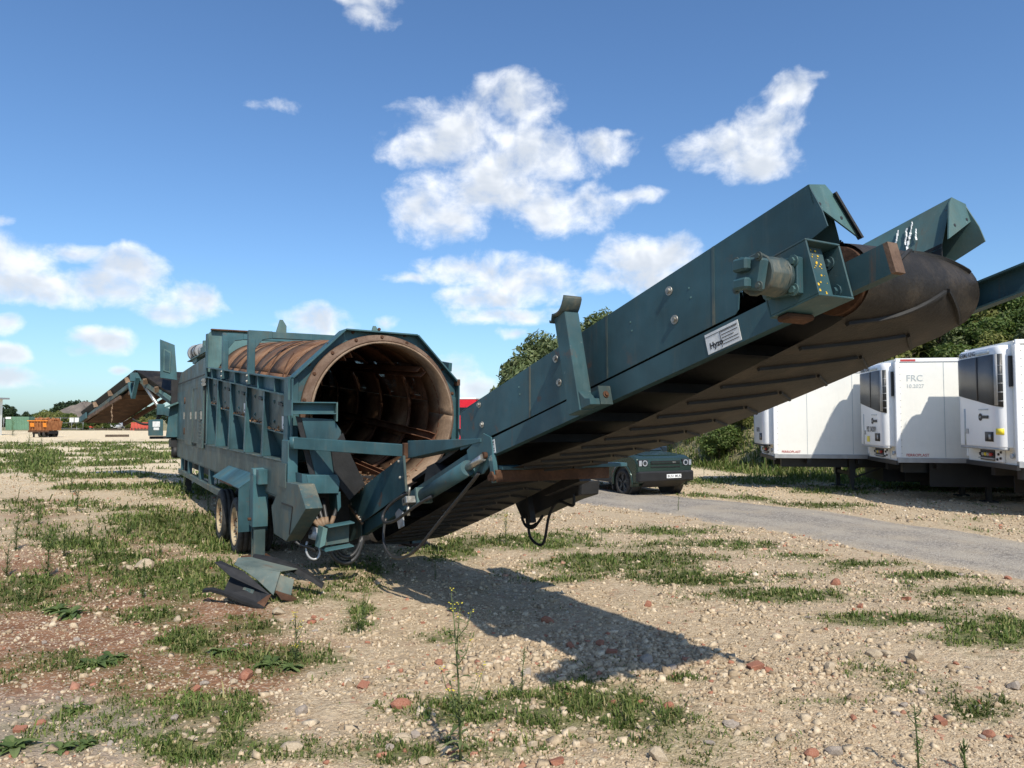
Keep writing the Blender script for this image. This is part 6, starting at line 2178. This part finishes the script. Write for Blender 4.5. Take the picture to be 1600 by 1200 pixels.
# far tree line and shrubs across the yard on the left
for (x, ytop, Y, k, lab) in ((8, 628, 210, treeD, None), (20, 640, 215, treeD, None), (44, 640, 260, treeD, None), (100, 624, 290, treeD, None), (112, 622, 295, treeD, None), (125, 621, 290, treeD, None), (138, 622, 300, treeD, None), (150, 622, 290, treeD, None), (165, 625, 300, treeD, None), (180, 628, 300, treeD, None), (196, 628, 310, treeD, None), (212, 630, 310, treeD, None), (228, 632, 300, treeD, None), (245, 634, 300, treeD, None), (262, 636, 310, treeD, None), (280, 636, 300, treeD, None), (305, 638, 310, treeD, None)):
    p = at_y(x, 655, Y)
    top = at_y(x, ytop, Y)[2]
    k.put(p[0], p[1], top / 5.3, x * 1.0, 'dark distant tree in the row beyond the yard', 'distant dark tree row', sz=1.0)
for (x, ytop, Y, k) in ((70, 634, 170, bushC), (80, 636, 165, bushC), (92, 636, 168, bushC), (104, 642, 160, bushA), (118, 644, 160, bushC), (132, 648, 155, bushA), (150, 648, 160, bushC), (170, 648, 165, bushA), (205, 648, 165, bushC), (225, 646, 160, bushC), (240, 646, 170, bushC), (60, 640, 175, bushA)):
    p = at_y(x, 655, Y)
    top = at_y(x, ytop, Y)[2]
    k.put(p[0], p[1], top / 2.15 * 1.0, x * 2.0, 'scrubby bush at the far edge of the yard', 'scrub along the far yard edge', sz=1.0)
# ---------------------------------------------------------------- far side of the yard
def P0(name, mb, mat, parent=None, bevel=0.0):
    return mb.build(name, M[mat] if isinstance(mat, str) else mat, parent, bevel)


def far_yard():
    # spoil heap
    c = at_y(134, 655, 185)
    vs, fs = [], []
    n, m = 40, 14
    for j in range(m + 1):
        r = j / m
        for i in range(n):
            t = 2 * math.pi * i / n
            rr = r * (15 + 2.0 * math.sin(3 * t + 1) + 1.2 * math.sin(7 * t))
            h = 6.6 * (1 - r ** 1.3) ** 1.5 * (1 + 0.16 * math.sin(4 * t) * r) + random.uniform(-.25, .25) * (r < .97)
            vs.append((rr * math.cos(t), rr * math.sin(t), max(h, -0.2) if r < 1 else -0.3))
    for j in range(m):
        for i in range(n):
            fs.append((j * n + i, j * n + (i + 1) % n, (j + 1) * n + (i + 1) % n, (j + 1) * n + i))
    o = P0('spoil_heap', MB().add(vs, fs), 'stone_far')
    o.location = (c[0], c[1], 0)
    tag(o, 'grey-brown heap of spoil in front of the distant dark trees', 'spoil heap')
    # green container
    c = at_y(34, 655, 150)
    T = empty('shipping_container', (c[0], c[1], 0), rad(8), 'green steel container standing at the far yard edge', 'container')
    P0('container_body', MB().bx(-2.4, 1.9, -1.2, 1.2, 0.1, 2.75), 'green_box', T)
    for k in range(14):
        P0('corrugation', MB().bx(-2.3 + k * 0.3, -2.18 + k * 0.3, -1.25, -1.201, 0.25, 2.6), 'green_box', T)
    P0('sign', MB().bx(-2.4, -1.4, -1.3, -1.255, 2.3, 2.7), 'white', T)
    # site building at the edge
    c = at_y(-4, 655, 100)
    T = empty('site_building', (c[0] - 4.3, c[1], 0), 0, 'white site building with a flat roof edge beside the container', 'building')
    w = P0('wall', MB().bx(-3.5, 3.2, -2.5, 2.5, -0.1, 5.0), 'white', T)
    P0('roof', MB().bx(-3.8, 3.9, -2.9, 2.9, 5.0, 5.22), 'grey', T)
    for z in (1.4, 2.6, 3.8):
        P0('window', MB().bx(2.2, 2.9, -2.53, -2.501, z, z + 0.7), 'glass', T)
    # orange machine
    c = gnd(70, 683)
    T = empty('orange_hopper', (c[0], c[1], hz(c[0], c[1])), rad(-9), 'rusty orange steel hopper on wheels standing out in the yard', 'hopper')
    T.scale = (0.78, 0.78, 0.86)
    P0('hopper_body', MB().hexa([(-1.7, -1.3, 1.0), (1.75, -1.3, 1.0), (1.75, 1.3, 1.0), (-1.7, 1.3, 1.0), (-1.55, -1.6, 2.35), (1.8, -1.6, 2.35), (1.8, 1.6, 2.35), (-1.55, 1.6, 2.35)]), 'rust_far', T)
    for k in range(7):
        P0('hopper_rib', MB().beam((-1.5 + k * 0.52, -1.38, 1.05), (-1.42 + k * 0.52, -1.68, 2.35), 0.10, 0.12), 'rust_far', T)
    P0('side_plate', MB().prism([(-1.2, -1.62, 1.55), (-0.5, -1.62, 1.55), (-0.5, -1.74, 2.1), (-1.2, -1.74, 2.1)], (0, -0.03, 0)), 'orange', T)
    P0('side_plate', MB().prism([(1.1, -1.62, 1.5), (1.7, -1.62, 1.5), (1.7, -1.74, 2.1), (1.1, -1.74, 2.1)], (0, -0.03, 0)), 'orange', T)
    P0('top_rail', MB().bx(-1.7, 1.9, -1.78, -1.62, 2.35, 2.47), 'orange', T)
    load = MB()
    for k in range(60):
        p = (random.uniform(-1.4, 1.6), random.uniform(-1.3, 1.2), 2.3 + random.random() * 0.35)
        load.box(p, (random.uniform(.2, .5), random.uniform(.2, .5), random.uniform(.15, .4)), Matrix.Rotation(random.random() * 3, 3, (random.random(), random.random(), 1)))
    P0('scrap_load', load, 'rust_far', T)['kind'] = 'stuff'
    P0('sill_beam', MB().bx(-1.8, 1.85, -1.45, -1.25, 0.75, 1.0), 'rust_dark', T)
    P0('chassis', MB().bx(-1.3, 1.5, -1.1, 1.1, 0.5, 0.9), 'dark', T)
    P0('exhaust', MB().cyl((-1.0, 0.0, 2.3), (-1.0, 0.0, 3.05), 0.16, n=10), 'rust_dark', T)
    for xx in (0.2, 1.0):
        for yy in (-1.0, 1.0):
            o = link('wheel', trailer_wheel_mesh, T)
            o.location = (xx, yy, 0.5)
            o.rotation_euler = (0, 0, math.pi / 2)
    P0('prop_leg', MB().bx(-1.3, -1.1, -1.0, -0.8, -0.1, 0.55), 'dark', T)
    # red site barriers
    for k in range(7):
        c = at_y(207 + k * 5.2, 668, 150)
        T = empty('site_barrier', (c[0], c[1], 0), 0, 'red plastic site barrier standing in line at the far yard edge', 'barrier', 'red site barriers')
        P0('barrier_panel', MB().bx(-0.31, 0.31, -0.03, 0.03, 0.5, 1.45), 'barrier', T)
        P0('barrier_rail', MB().bx(-0.33, 0.33, -0.05, 0.05, 1.45, 1.6), 'barrier', T)
        for s in (-0.26, 0.26):
            P0('barrier_foot', MB().bx(s - 0.05, s + 0.05, -0.3, 0.3, -0.05, 0.5), 'barrier', T)
    # parked cars, very small
    for (px_, Y, mt, lab) in ((112, 175, 'car_black', 'small black car parked far away below the spoil heap'), (170, 170, 'white_gloss', 'small white car parked far away beneath the folded side conveyor'), (186, 172, 'grey', 'small grey car parked far away beneath the folded side conveyor'), (150, 172, 'barrier', 'small red car parked far away beyond the folded side conveyor')):
        c = at_y(px_, 655, Y)
        T = empty('parked_car', (c[0], c[1], 0), 0, lab, 'car')
        P0('body', MB().prism([(-2.1, -0.85, 0.3), (2.1, -0.85, 0.3), (2.1, -0.85, 0.8), (1.2, -0.85, 0.95), (0.6, -0.85, 1.42), (-1.3, -0.85, 1.42), (-1.9, -0.85, 0.95), (-2.1, -0.85, 0.85)], (0, 1.7, 0)), mt, T, 0.05)
        P0('side_window', MB().prism([(1.0, -0.86, 0.97), (0.52, -0.86, 1.36), (-1.2, -0.86, 1.36), (-1.6, -0.86, 0.97)], (0, -0.01, 0)), 'glass', T)
        for xx in (-1.3, 1.3):
            for yy in (-0.75, 0.75):
                P0('wheel', MB().cyl((xx, yy - 0.1, 0.3), (xx, yy + 0.1, 0.3), 0.31, n=14), 'tyre', T)
    # sleepers lying on the yard
    for k, (px_, py_) in enumerate(((158, 672), (180, 672.5), (205, 672), (222, 673), (183, 683))):
        c = gnd(px_, py_)
        o = P0('timber_sleeper', MB().bx(-1.3, 1.3, -0.25, 0.25, -0.05, 0.32), 'bark')
        o.location = (c[0], c[1], 0)
        o.rotation_euler = (0, 0, rad(k * 7 - 12))
        tag(o, 'dark timber sleeper lying flat on the pale yard', 'sleeper', 'timber sleepers on the yard')
    # white signs on posts
    for (px_, Y) in ((112, 158), (120, 158)):
        c = at_y(px_, 655, Y)
        T = empty('site_sign', (c[0], c[1], 0), 0, 'small white sign board on a post below the spoil heap', 'sign', 'white site signs')
        P0('sign_board', MB().bx(-0.45, 0.45, -0.03, 0.03, 1.6, 2.6), 'white', T)
        P0('sign_post', MB().bx(-0.05, 0.05, 0.031, 0.1, -0.1, 2.6), 'grey', T)
    # wire fence along the far edge
    T0 = at_y(6, 655, 150)
    T1 = at_y(130, 655, 150)
    T = empty('wire_fence', (T0[0], T0[1], 0), 0, 'thin grey wire mesh fence along the far edge of the yard', 'fence')
    L = T1[0] - T0[0]
    for k in range(8):
        P0('fence_post', MB().cyl((L * k / 7, 0, -0.1), (L * k / 7, 0, 2.6), 0.05, n=6), 'grey', T)
    for z in (0.4, 1.5, 2.5):
        P0('fence_wire', MB().cyl((0, 0, z), (L, 0, z), 0.025, n=5), 'grey', T)


far_yard()


# ---------------------------------------------------------------- broken mudguards lying in front of the machine
def fallen():
    o = on_ground(410, 946)
    T = empty('fallen_mudguard', (o[0], o[1], o[2]), 0, 'dented steel mudguard pieces lying broken on the grass by the jack leg', 'mudguard')

    def at(px_, py_, dy, dz=0.0):
        p = at_y(px_, py_, o[1] + dy)
        return V3(p) - V3(o) + Vector((0, 0, dz))

    def plate(name, pts, mat, th=0.012, bev=0.003):
        P = [at(*q) for q in pts]
        nrm = (P[1] - P[0]).cross(P[2] - P[0]).normalized()
        return P0(name, MB().prism(P, tuple(nrm * th)), mat, T, bev)
    # rear guard: long plate with curved black lip
    plate('guard_top', [(372, 871, 0.75), (392, 870, 1.0), (470, 888, 0.75), (440, 892, 0.35), (366, 882, 0.45)], 'scrap')
    lip = []
    for i in range(9):
        t = i / 8
        lip.append((395 + 110 * t, 870 + 10 * t + 36 * t ** 2.2 - 1, 1.0 - 0.5 * t))
    up_, dn_ = [at(x, y, d) for x, y, d in lip], [at(x - 2, y + 5 + 4 * math.sin(math.pi * k / 8), d - 0.05) for k, (x, y, d) in enumerate(lip)]
    mb = MB()
    for i in range(8):
        e = Vector((0.0, 0.06, 0.02))
        mb.hexa([dn_[i], dn_[i + 1], dn_[i + 1] + e, dn_[i] + e, up_[i], up_[i + 1], up_[i + 1] + e, up_[i] + e])
    P0('curved_lip', mb, 'rubber', T)
    plate('rust_strip', [(392, 871, 0.99), (470, 890, 0.74), (478, 898, 0.66), (395, 875, 0.9)], 'rust_dark', 0.006)
    plate('guard_face', [(366, 882, 0.44), (438, 893, 0.34), (427, 930, 0.10), (402, 906, 0.25), (380, 890, 0.40)], 'scrap')
    plate('guard_side', [(432, 896, 0.34), (460, 905, 0.45), (455, 930, 0.30), (429, 922, 0.20)], 'scrap')
    plate('guard_under', [(429, 922, 0.20), (455, 930, 0.30), (485, 944, 0.35), (440, 936, 0.05)], 'rust_dark')
    # front guard: folded plate on the ground
    plate('folded_plate', [(335, 878, 0.25), (346, 876, 0.32), (382, 893, 0.22), (424, 930, 0.02), (405, 921, 0.05), (360, 900, 0.12)], 'dark')
    plate('tray', [(360, 900, 0.30), (405, 920, 0.12), (424, 930, 0.0), (410, 949, -0.08), (349, 925, 0.05)], 'dark')
    plate('tray_patch', [(381, 917, 0.135), (398, 921, 0.10), (391, 936, 0.03), (373, 931, 0.06)], 'teal_dirty', 0.006)
    plate('tray_edge', [(424, 928, 0.0), (411, 951, -0.10), (395, 946, -0.06), (418, 930, 0.0)], 'rust_dark')
    mb = MB()
    edge = [(316, 922, 0.10), (330, 921, 0.05), (350, 927, 0.0), (375, 938, -0.06), (395, 945, -0.10), (412, 951, -0.12)]
    for i in range(len(edge) - 1):
        a, b = at(*edge[i]), at(*edge[i + 1])
        e = Vector((0.01, 0.05, 0.015))
        mb.hexa([a + Vector((0, 0, -.035)), b + Vector((0, 0, -.03)), b + e + Vector((0, 0, -.03)), a + e + Vector((0, 0, -.035)), a, b, b + e, a + e])
    P0('rubber_edge', mb, 'rubber', T)


fallen()


# ---------------------------------------------------------------- larger stones and brick pieces
def rock_mesh(seed, flat=0.6, chunky=False):
    r = random.Random(seed)
    bm = bmesh.new()
    if chunky:
        bmesh.ops.create_cube(bm, size=1.6)
        bmesh.ops.bevel(bm, geom=bm.edges[:], offset=0.12, segments=1, affect='EDGES')
        for v in bm.verts:
            v.co += Vector((r.uniform(-.2, .2), r.uniform(-.2, .2), r.uniform(-.2, .2)))
    else:
        bmesh.ops.create_icosphere(bm, subdivisions=2, radius=1)
        planes = [Vector((r.gauss(0, 1), r.gauss(0, 1), r.gauss(0, 1))).normalized() for _ in range(9)]
        offs = [r.uniform(0.5, 0.85) for _ in planes]
        for v in bm.verts:
            for n_, o_ in zip(planes, offs):
                d = v.co.dot(n_)
                if d > o_:
                    v.co -= n_ * (d - o_)
            v.co *= 1 + r.uniform(-.05, .05)
    for v in bm.verts:
        v.co.x *= 1.0
        v.co.y *= r.uniform(0.74, 0.78)
        v.co.z *= flat
    me = bpy.data.meshes.new('stone')
    bm.to_mesh(me)
    bm.free()
    return me


KINDS = {}
for nm, mt, chunk in (('limestone_lump', 'limestone', False), ('brick_fragment', 'brick', True), ('concrete_lump', 'concrete', False)):
    KINDS[nm] = []
    for s in range(6):
        me = rock_mesh(31 * s + len(nm), 0.5 + 0.08 * s, chunk and s % 3 == 0)
        me.materials.append(M[mt])
        KINDS[nm].append(me)
LAB = {'limestone_lump': ('pale cream limestone lump lying loose on the rubble ground', 'stone', 'loose limestone lumps'),
       'brick_fragment': ('broken red brick fragment lying loose on the rubble ground', 'brick', 'loose brick fragments'),
       'concrete_lump': ('grey-brown concrete lump lying loose on the rubble ground', 'stone', 'loose concrete lumps')}
fixed = [('limestone_lump', 436, 958, 15), ('limestone_lump', 226, 888, 20), ('limestone_lump', 200, 890, 10), ('limestone_lump', 278, 970, 9), ('brick_fragment', 385, 1058, 16), ('limestone_lump', 365, 1068, 9), ('brick_fragment', 568, 1074, 11), ('limestone_lump', 486, 1058, 12), ('limestone_lump', 330, 1145, 9),
         ('limestone_lump', 628, 1160, 16), ('brick_fragment', 626, 1104, 17), ('concrete_lump', 470, 1115, 14), ('limestone_lump', 456, 1170, 22), ('limestone_lump', 662, 1192, 12), ('brick_fragment', 938, 1008, 11), ('brick_fragment', 956, 1022, 9), ('brick_fragment', 856, 972, 11), ('brick_fragment', 892, 1012, 9), ('concrete_lump', 1012, 1034, 15), ('concrete_lump', 1046, 1046, 13),
         ('brick_fragment', 686, 1037, 9), ('concrete_lump', 822, 1054, 14), ('limestone_lump', 862, 940, 6), ('brick_fragment', 1012, 947, 8), ('brick_fragment', 1180, 1045, 14), ('brick_fragment', 1200, 1050, 11), ('limestone_lump', 1298, 1045, 13), ('limestone_lump', 1365, 1025, 13), ('limestone_lump', 1385, 1024, 11), ('limestone_lump', 1432, 1030, 17), ('brick_fragment', 1416, 937, 9), ('brick_fragment', 1306, 912, 11),
         ('limestone_lump', 1340, 915, 8), ('concrete_lump', 1140, 1135, 13), ('brick_fragment', 1268, 1180, 13), ('concrete_lump', 1305, 1178, 16), ('limestone_lump', 1200, 1160, 14), ('brick_fragment', 1044, 1105, 11), ('concrete_lump', 1142, 1134, 14), ('brick_fragment', 1470, 1130, 10), ('limestone_lump', 1220, 1155, 10), ('limestone_lump', 1030, 1185, 18), ('brick_fragment', 870, 1192, 13), ('limestone_lump', 690, 1170, 12), ('brick_fragment', 1575, 905, 6), ('concrete_lump', 1585, 1075, 14), ('brick_fragment', 1545, 1150, 10)]
rr = random.Random(3)
for _ in range(120):
    y = rr.uniform(0, 1) ** 0.8 * 290 + 895
    x = rr.uniform(20, 1590)
    if x < 560 and y < 960:
        continue
    k = rr.choices(('limestone_lump', 'brick_fragment', 'concrete_lump'), (5, 1.3, 3))[0]
    fixed.append((k, x, y, rr.uniform(4, 9) * (0.6 + (y - 895) / 450)))
for n_, (k, x, y, r) in enumerate(fixed):
    p = on_ground(x, y)
    s = r / F_PX * p[1]
    o = bpy.data.objects.new(k, KINDS[k][n_ % 6])
    o.location = (p[0], p[1], p[2] + s * 0.18)
    o.scale = (s, s, s * rr.uniform(0.75, 1.1))
    o.rotation_euler = (rr.uniform(-.3, .3), rr.uniform(-.3, .3), rr.uniform(0, 6.28))
    COL.objects.link(o)
    tag(o, LAB[k][0], LAB[k][1], LAB[k][2])


# ---------------------------------------------------------------- weeds
def leaf_quads(mb, base, d, L, w, droop=0.3, segs=3):
    d = V3(d).normalized()
    s = d.cross(Vector((0, 0, 1)))
    s = s.normalized() if s.length > 1e-4 else Vector((1, 0, 0))
    vs, fs = [], []
    for i in range(segs + 1):
        t = i / segs
        c = V3(base) + d * (L * t) + Vector((0, 0, -droop * L * t * t))
        ww = w * (math.sin(math.pi * (0.12 + 0.86 * t)) ** 0.8) * 0.5
        vs += [c - s * ww + Vector((0, 0, ww * 0.35)), c, c + s * ww + Vector((0, 0, ww * 0.35))]
    for i in range(segs):
        a = i * 3
        fs += [(a, a + 1, a + 4, a + 3), (a + 1, a + 2, a + 5, a + 4)]
    mb.add(vs, fs)


def tall_weed(px_, py_, hpx, seed, label, kind='ragwort', cat='weed', group=None):
    r = random.Random(seed)
    p = on_ground(px_, py_)
    H = hpx / F_PX * p[1]
    T = empty('tall_weed' if kind != 'dock' else 'broadleaf_weed', tuple(p), 0, label, cat, group)
    stem, leaf, flo = MB(), MB(), MB()
    if kind == 'dock':
        for i in range(22):
            a = r.uniform(0, 6.28)
            up = r.uniform(0.15, 1.0)
            leaf_quads(leaf, (r.uniform(-.03, .03), r.uniform(-.03, .03), 0.0), (math.cos(a), math.sin(a), up), H * r.uniform(0.8, 1.5), H * r.uniform(0.28, 0.5), 0.45, 4)
        stem.tube([(0, 0, -0.02), (0.01, 0, H * 0.5)], 0.006, 5, 0.003)
        st = P0('stem', stem, 'weed', T)
        P0('leaves', leaf, 'weed', T)
        return
    bend = Vector((r.uniform(-.08, .08), r.uniform(-.05, .05), 0)) * H
    top = Vector((0, 0, H)) + bend
    stem.tube([Vector((0, 0, -0.03)), Vector((0, 0, H * .5)) + bend * .3, top], 0.0055 + H * 0.005, 6, 0.003)
    nb = {'ragwort': 11, 'spike': 4, 'bushy': 16}[kind]
    for i in range(nb):
        t = r.uniform(0.12, 0.85) if kind != 'bushy' else r.uniform(0.02, 0.7)
        a = r.uniform(0, 6.28)
        c = Vector((0, 0, H * t)) + bend * t * t
        L = H * r.uniform(0.16, 0.34) * (1 if kind != 'spike' else 0.7)
        e = c + Vector((math.cos(a) * L * .5, math.sin(a) * L * .5, L * .85))
        stem.tube([c, c + (e - c) * .5 + Vector((math.cos(a), math.sin(a), 0)) * L * .12, e], 0.004, 5, 0.002)
        for k in range(7):
            q = c + (e - c) * r.uniform(.1, 1)
            a2 = r.uniform(0, 6.28)
            leaf_quads(leaf, q, (math.cos(a2), math.sin(a2), r.uniform(0, .8)), H * r.uniform(.03, .08), H * 0.014, .3, 2)
        if kind == 'ragwort':
            for k in range(3):
                q = e + Vector((r.uniform(-.02, .02), r.uniform(-.02, .02), r.uniform(0, .02)))
                flo.cyl(q, q + Vector((0, 0, 0.005)), 0.003, 0.006, n=7)
    n_leaf = {'ragwort': 34, 'spike': 60, 'bushy': 90}[kind]
    for i in range(n_leaf):
        t = r.random() ** (1.4 if kind != 'spike' else 1.0)
        a = r.uniform(0, 6.28)
        c = Vector((0, 0, H * t)) + bend * t * t
        leaf_quads(leaf, c, (math.cos(a), math.sin(a), r.uniform(.1, .9)), H * r.uniform(.07, .15) * (1.15 - .6 * t), H * r.uniform(.018, .034), .4, 3)
    if kind == 'ragwort':
        for k in range(8):
            q = top + Vector((r.uniform(-.03, .03), r.uniform(-.03, .03), r.uniform(-.05, .015)))
            flo.cyl(q, q + Vector((0, 0, 0.005)), 0.003, 0.006, n=7)
    P0('stem', stem, 'weed_pale' if kind != 'bushy' else 'weed', T)
    P0('leaves', leaf, 'weed_pale' if kind == 'ragwort' else 'weed', T)
    if flo.v:
        P0('flowers', flo, 'flower', T)['kind'] = 'stuff'


tall_weed(720, 1190, 235, 1, 'tall thin weed with small yellow flowers on bare stems', 'ragwort')
tall_weed(815, 1085, 70, 2, 'short upright weed beside the tall yellow-flowered weed', 'spike')
tall_weed(1436, 1215, 110, 3, 'single upright leafy weed spike on the stony ground', 'spike')
tall_weed(1508, 1205, 50, 4, 'small leafy weed next to the single upright weed spike', 'bushy')
tall_weed(74, 902, 80, 5, 'dark green thistle standing on bare soil', 'bushy')
tall_weed(565, 990, 62, 6, 'bushy green weed at the shadow edge under the conveyor', 'bushy')
tall_weed(463, 1035, 75, 7, 'wispy weed with thin stems near the fallen mudguard', 'ragwort')
tall_weed(223, 935, 36, 8, 'bright green grassy weed tuft in front of the machine wheels', 'bushy')
tall_weed(287, 782, 42, 9, 'upright weed growing against the lower rail of the trommel', 'spike')
tall_weed(790, 850, 45, 10, 'spindly weed growing below the conveyor hoses', 'ragwort')
tall_weed(680, 905, 30, 11, 'small weed in the stones behind the conveyor shadow', 'spike')
for k, (x, y, h) in enumerate(((140, 848, 40), (100, 870, 45), (160, 870, 38), (120, 800, 45), (110, 770, 40), (25, 860, 55), (10, 900, 50), (200, 835, 40), (250, 865, 34), (60, 820, 40), (180, 905, 34), (30, 940, 40), (45, 700, 26), (20, 680, 30), (65, 705, 24), (85, 725, 28), (30, 730, 30), (8, 715, 26), (55, 745, 28), (300, 930, 26), (325, 800, 30), (305, 810, 26), (225, 905, 30), (140, 925, 28))):
    tall_weed(x, y, h, 100 + k, 'knee-high green weed in the rough grass left of the machine', 'bushy', group='weeds in the rough grass')
for k, (x, y, h) in enumerate(((150, 1040, 26), (178, 1030, 22), (118, 1108, 16), (95, 1172, 24), (135, 1165, 18), (20, 1170, 30), (420, 1040, 24), (455, 1045, 20), (110, 962, 26), (90, 955, 22), (345, 1020, 22))):
    tall_weed(x, y, h, 200 + k, 'low broad-leaved weed spreading on the reddish soil', 'dock', group='broad-leaved weeds on the soil')
for k, (x, y, h) in enumerate(((1060, 800, 26), (1010, 845, 22), (1145, 752, 16), (1280, 765, 18), (1305, 768, 18), (1240, 757, 14), (1330, 775, 18), (940, 845, 20), (1180, 745, 16), (1100, 742, 14), (1450, 790, 14))):
    tall_weed(x, y, h, 300 + k, 'small green weed standing near the gravel track', 'spike', group='weeds near the gravel track')
# ---------------------------------------------------------------- loose gravel and grass (uncountable)
rng = np.random.default_rng(5)


def sample(n, y0, y1, spread=0.80):
    y = np.exp(rng.uniform(math.log(y0), math.log(y1), n))
    x = rng.uniform(-spread, spread, n) * (y + 1.0)
    return x, y


def build_stones():
    x, y = sample(230000, 4.2, 30)
    z = height(x, y)
    g, s, d = masks(x, y, z)
    clump = fbm(x * 1.4, y * 1.4, 131, 3)
    keep = rng.random(len(x)) < np.clip(0.18 + 1.5 * (clump - 0.35) + 0.45 * np.exp(-((x - 1.2) ** 2 / 2.2 + (y - 6.7) ** 2 / 1.6)), 0.05, 1) * (1 - 0.75 * g) * (1 - 0.5 * d) * (1 - 0.6 * s)
    keep &= (road_dist(x, y) > ROAD_HW - 0.15) | (rng.random(len(x)) < 0.25)
    x, y, z = x[keep][:92000], y[keep][:92000], z[keep][:92000]
    n = len(x)
    size = np.exp(rng.normal(math.log(0.0082), 0.58, n)) * (0.75 + y / 16.0)
    size = size * (0.92 + 0.45 * np.exp(-((x - 1.1) ** 2 / 2.0 + (y - 6.7) ** 2 / 1.4)) + 0.22 * sstep(fbm(x * 0.6, y * 0.6, 151, 3), 0.5, 0.65))
    size = np.clip(size, 0.004, 0.045)
    base = np.array([(-1, -1, -1), (1, -1, -1), (1, 1, -1), (-1, 1, -1), (-1, -1, 1), (1, -1, 1), (1, 1, 1), (-1, 1, 1)], float)
    V = base[None] * (1 + rng.uniform(-0.6, 0.3, (n, 8, 3)))
    V[:, 4:, :2] *= rng.uniform(0.35, 0.95, (n, 1, 1))
    V *= np.stack([rng.uniform(0.7, 1.35, n), rng.uniform(0.6, 1.0, n), rng.uniform(0.4, 0.85, n)], -1)[:, None]
    # random tilt and turn
    th = rng.uniform(0, 2 * math.pi, n)
    ti = rng.normal(0, 0.35, n)
    cy_, sy_ = np.cos(ti)[:, None], np.sin(ti)[:, None]
    vx = V[..., 0] * cy_ + V[..., 2] * sy_
    vz = -V[..., 0] * sy_ + V[..., 2] * cy_
    c, s_ = np.cos(th)[:, None], np.sin(th)[:, None]
    V = np.stack([vx * c - V[..., 1] * s_, vx * s_ + V[..., 1] * c, vz], -1) * size[:, None, None]
    V += np.stack([x, y, z + size * 0.12], -1)[:, None]
    q = np.array([(0, 3, 2, 1), (4, 5, 6, 7), (0, 1, 5, 4), (1, 2, 6, 5), (2, 3, 7, 6), (3, 0, 4, 7)])
    Q = (q[None] + (np.arange(n) * 8)[:, None, None]).reshape(-1, 4)
    me = np_mesh('loose_gravel', V.reshape(-1, 3), Q)
    tag(link('loose_gravel', me, None, M['stones']), 'loose crushed limestone and brick rubble strewn over the ground', 'gravel', kind='stuff')


def build_grass():
    x, y = sample(1000000, 4.2, 70)
    z = height(x, y)
    g, s, d = masks(x, y, z)
    tuft = fbm(x * 7, y * 7, 141, 2)
    keep = rng.random(len(x)) < np.clip(g, 0, 1) ** 1.35 * np.clip((tuft - 0.30) * 3.2, 0.08, 1)
    x, y, z, g, tuft = [a[keep][:300000] for a in (x, y, z, g, tuft)]
    n = len(x)
    left_tall = sstep(-x / y, 0.15, 0.45) * sstep(y, 8, 14)
    bk = sstep(bank(x, y)[0], -7, -2)
    h = rng.gamma(4, 0.25, n) * (0.028 + 0.0019 * np.minimum(y, 40)) * (0.35 + 0.95 * g * tuft + 0.45 * left_tall + 1.8 * bk) * np.where(rng.random(n) < 0.04, 2.2, 1.0)
    wd = np.clip(0.0021 + 0.00060 * y, 0.003, 0.035) * rng.uniform(0.7, 1.4, n)
    th = rng.uniform(0, 2 * math.pi, n)
    lean = np.abs(rng.normal(0.75, 0.55, n))
    lx, ly = np.cos(th), np.sin(th)
    wx, wy = -ly * wd, lx * wd
    b0 = np.stack([x - wx, y - wy, z - 0.01], -1)
    b1 = np.stack([x + wx, y + wy, z - 0.01], -1)
    mx, my, mz = x + lx * lean * h * 0.35, y + ly * lean * h * 0.35, z + h * 0.62
    m0 = np.stack([mx - wx * .8, my - wy * .8, mz], -1)
    m1 = np.stack([mx + wx * .8, my + wy * .8, mz], -1)
    tp = np.stack([x + lx * lean * h, y + ly * lean * h, z + h * (1 - 0.25 * np.minimum(lean, 1.5))], -1)
    V = np.stack([b0, b1, m1, m0, tp], 1).reshape(-1, 3)
    o = np.arange(n) * 5
    Q = np.stack([o, o + 1, o + 2, o + 3], -1)
    T = np.stack([o + 3, o + 2, o + 4], -1)
    me = np_mesh('grass', V, Q, T)
    tag(link('grass', me, None, M['grass']), 'short rough grass growing in patches over the rubble', 'grass', kind='stuff')


build_stones()
build_grass()
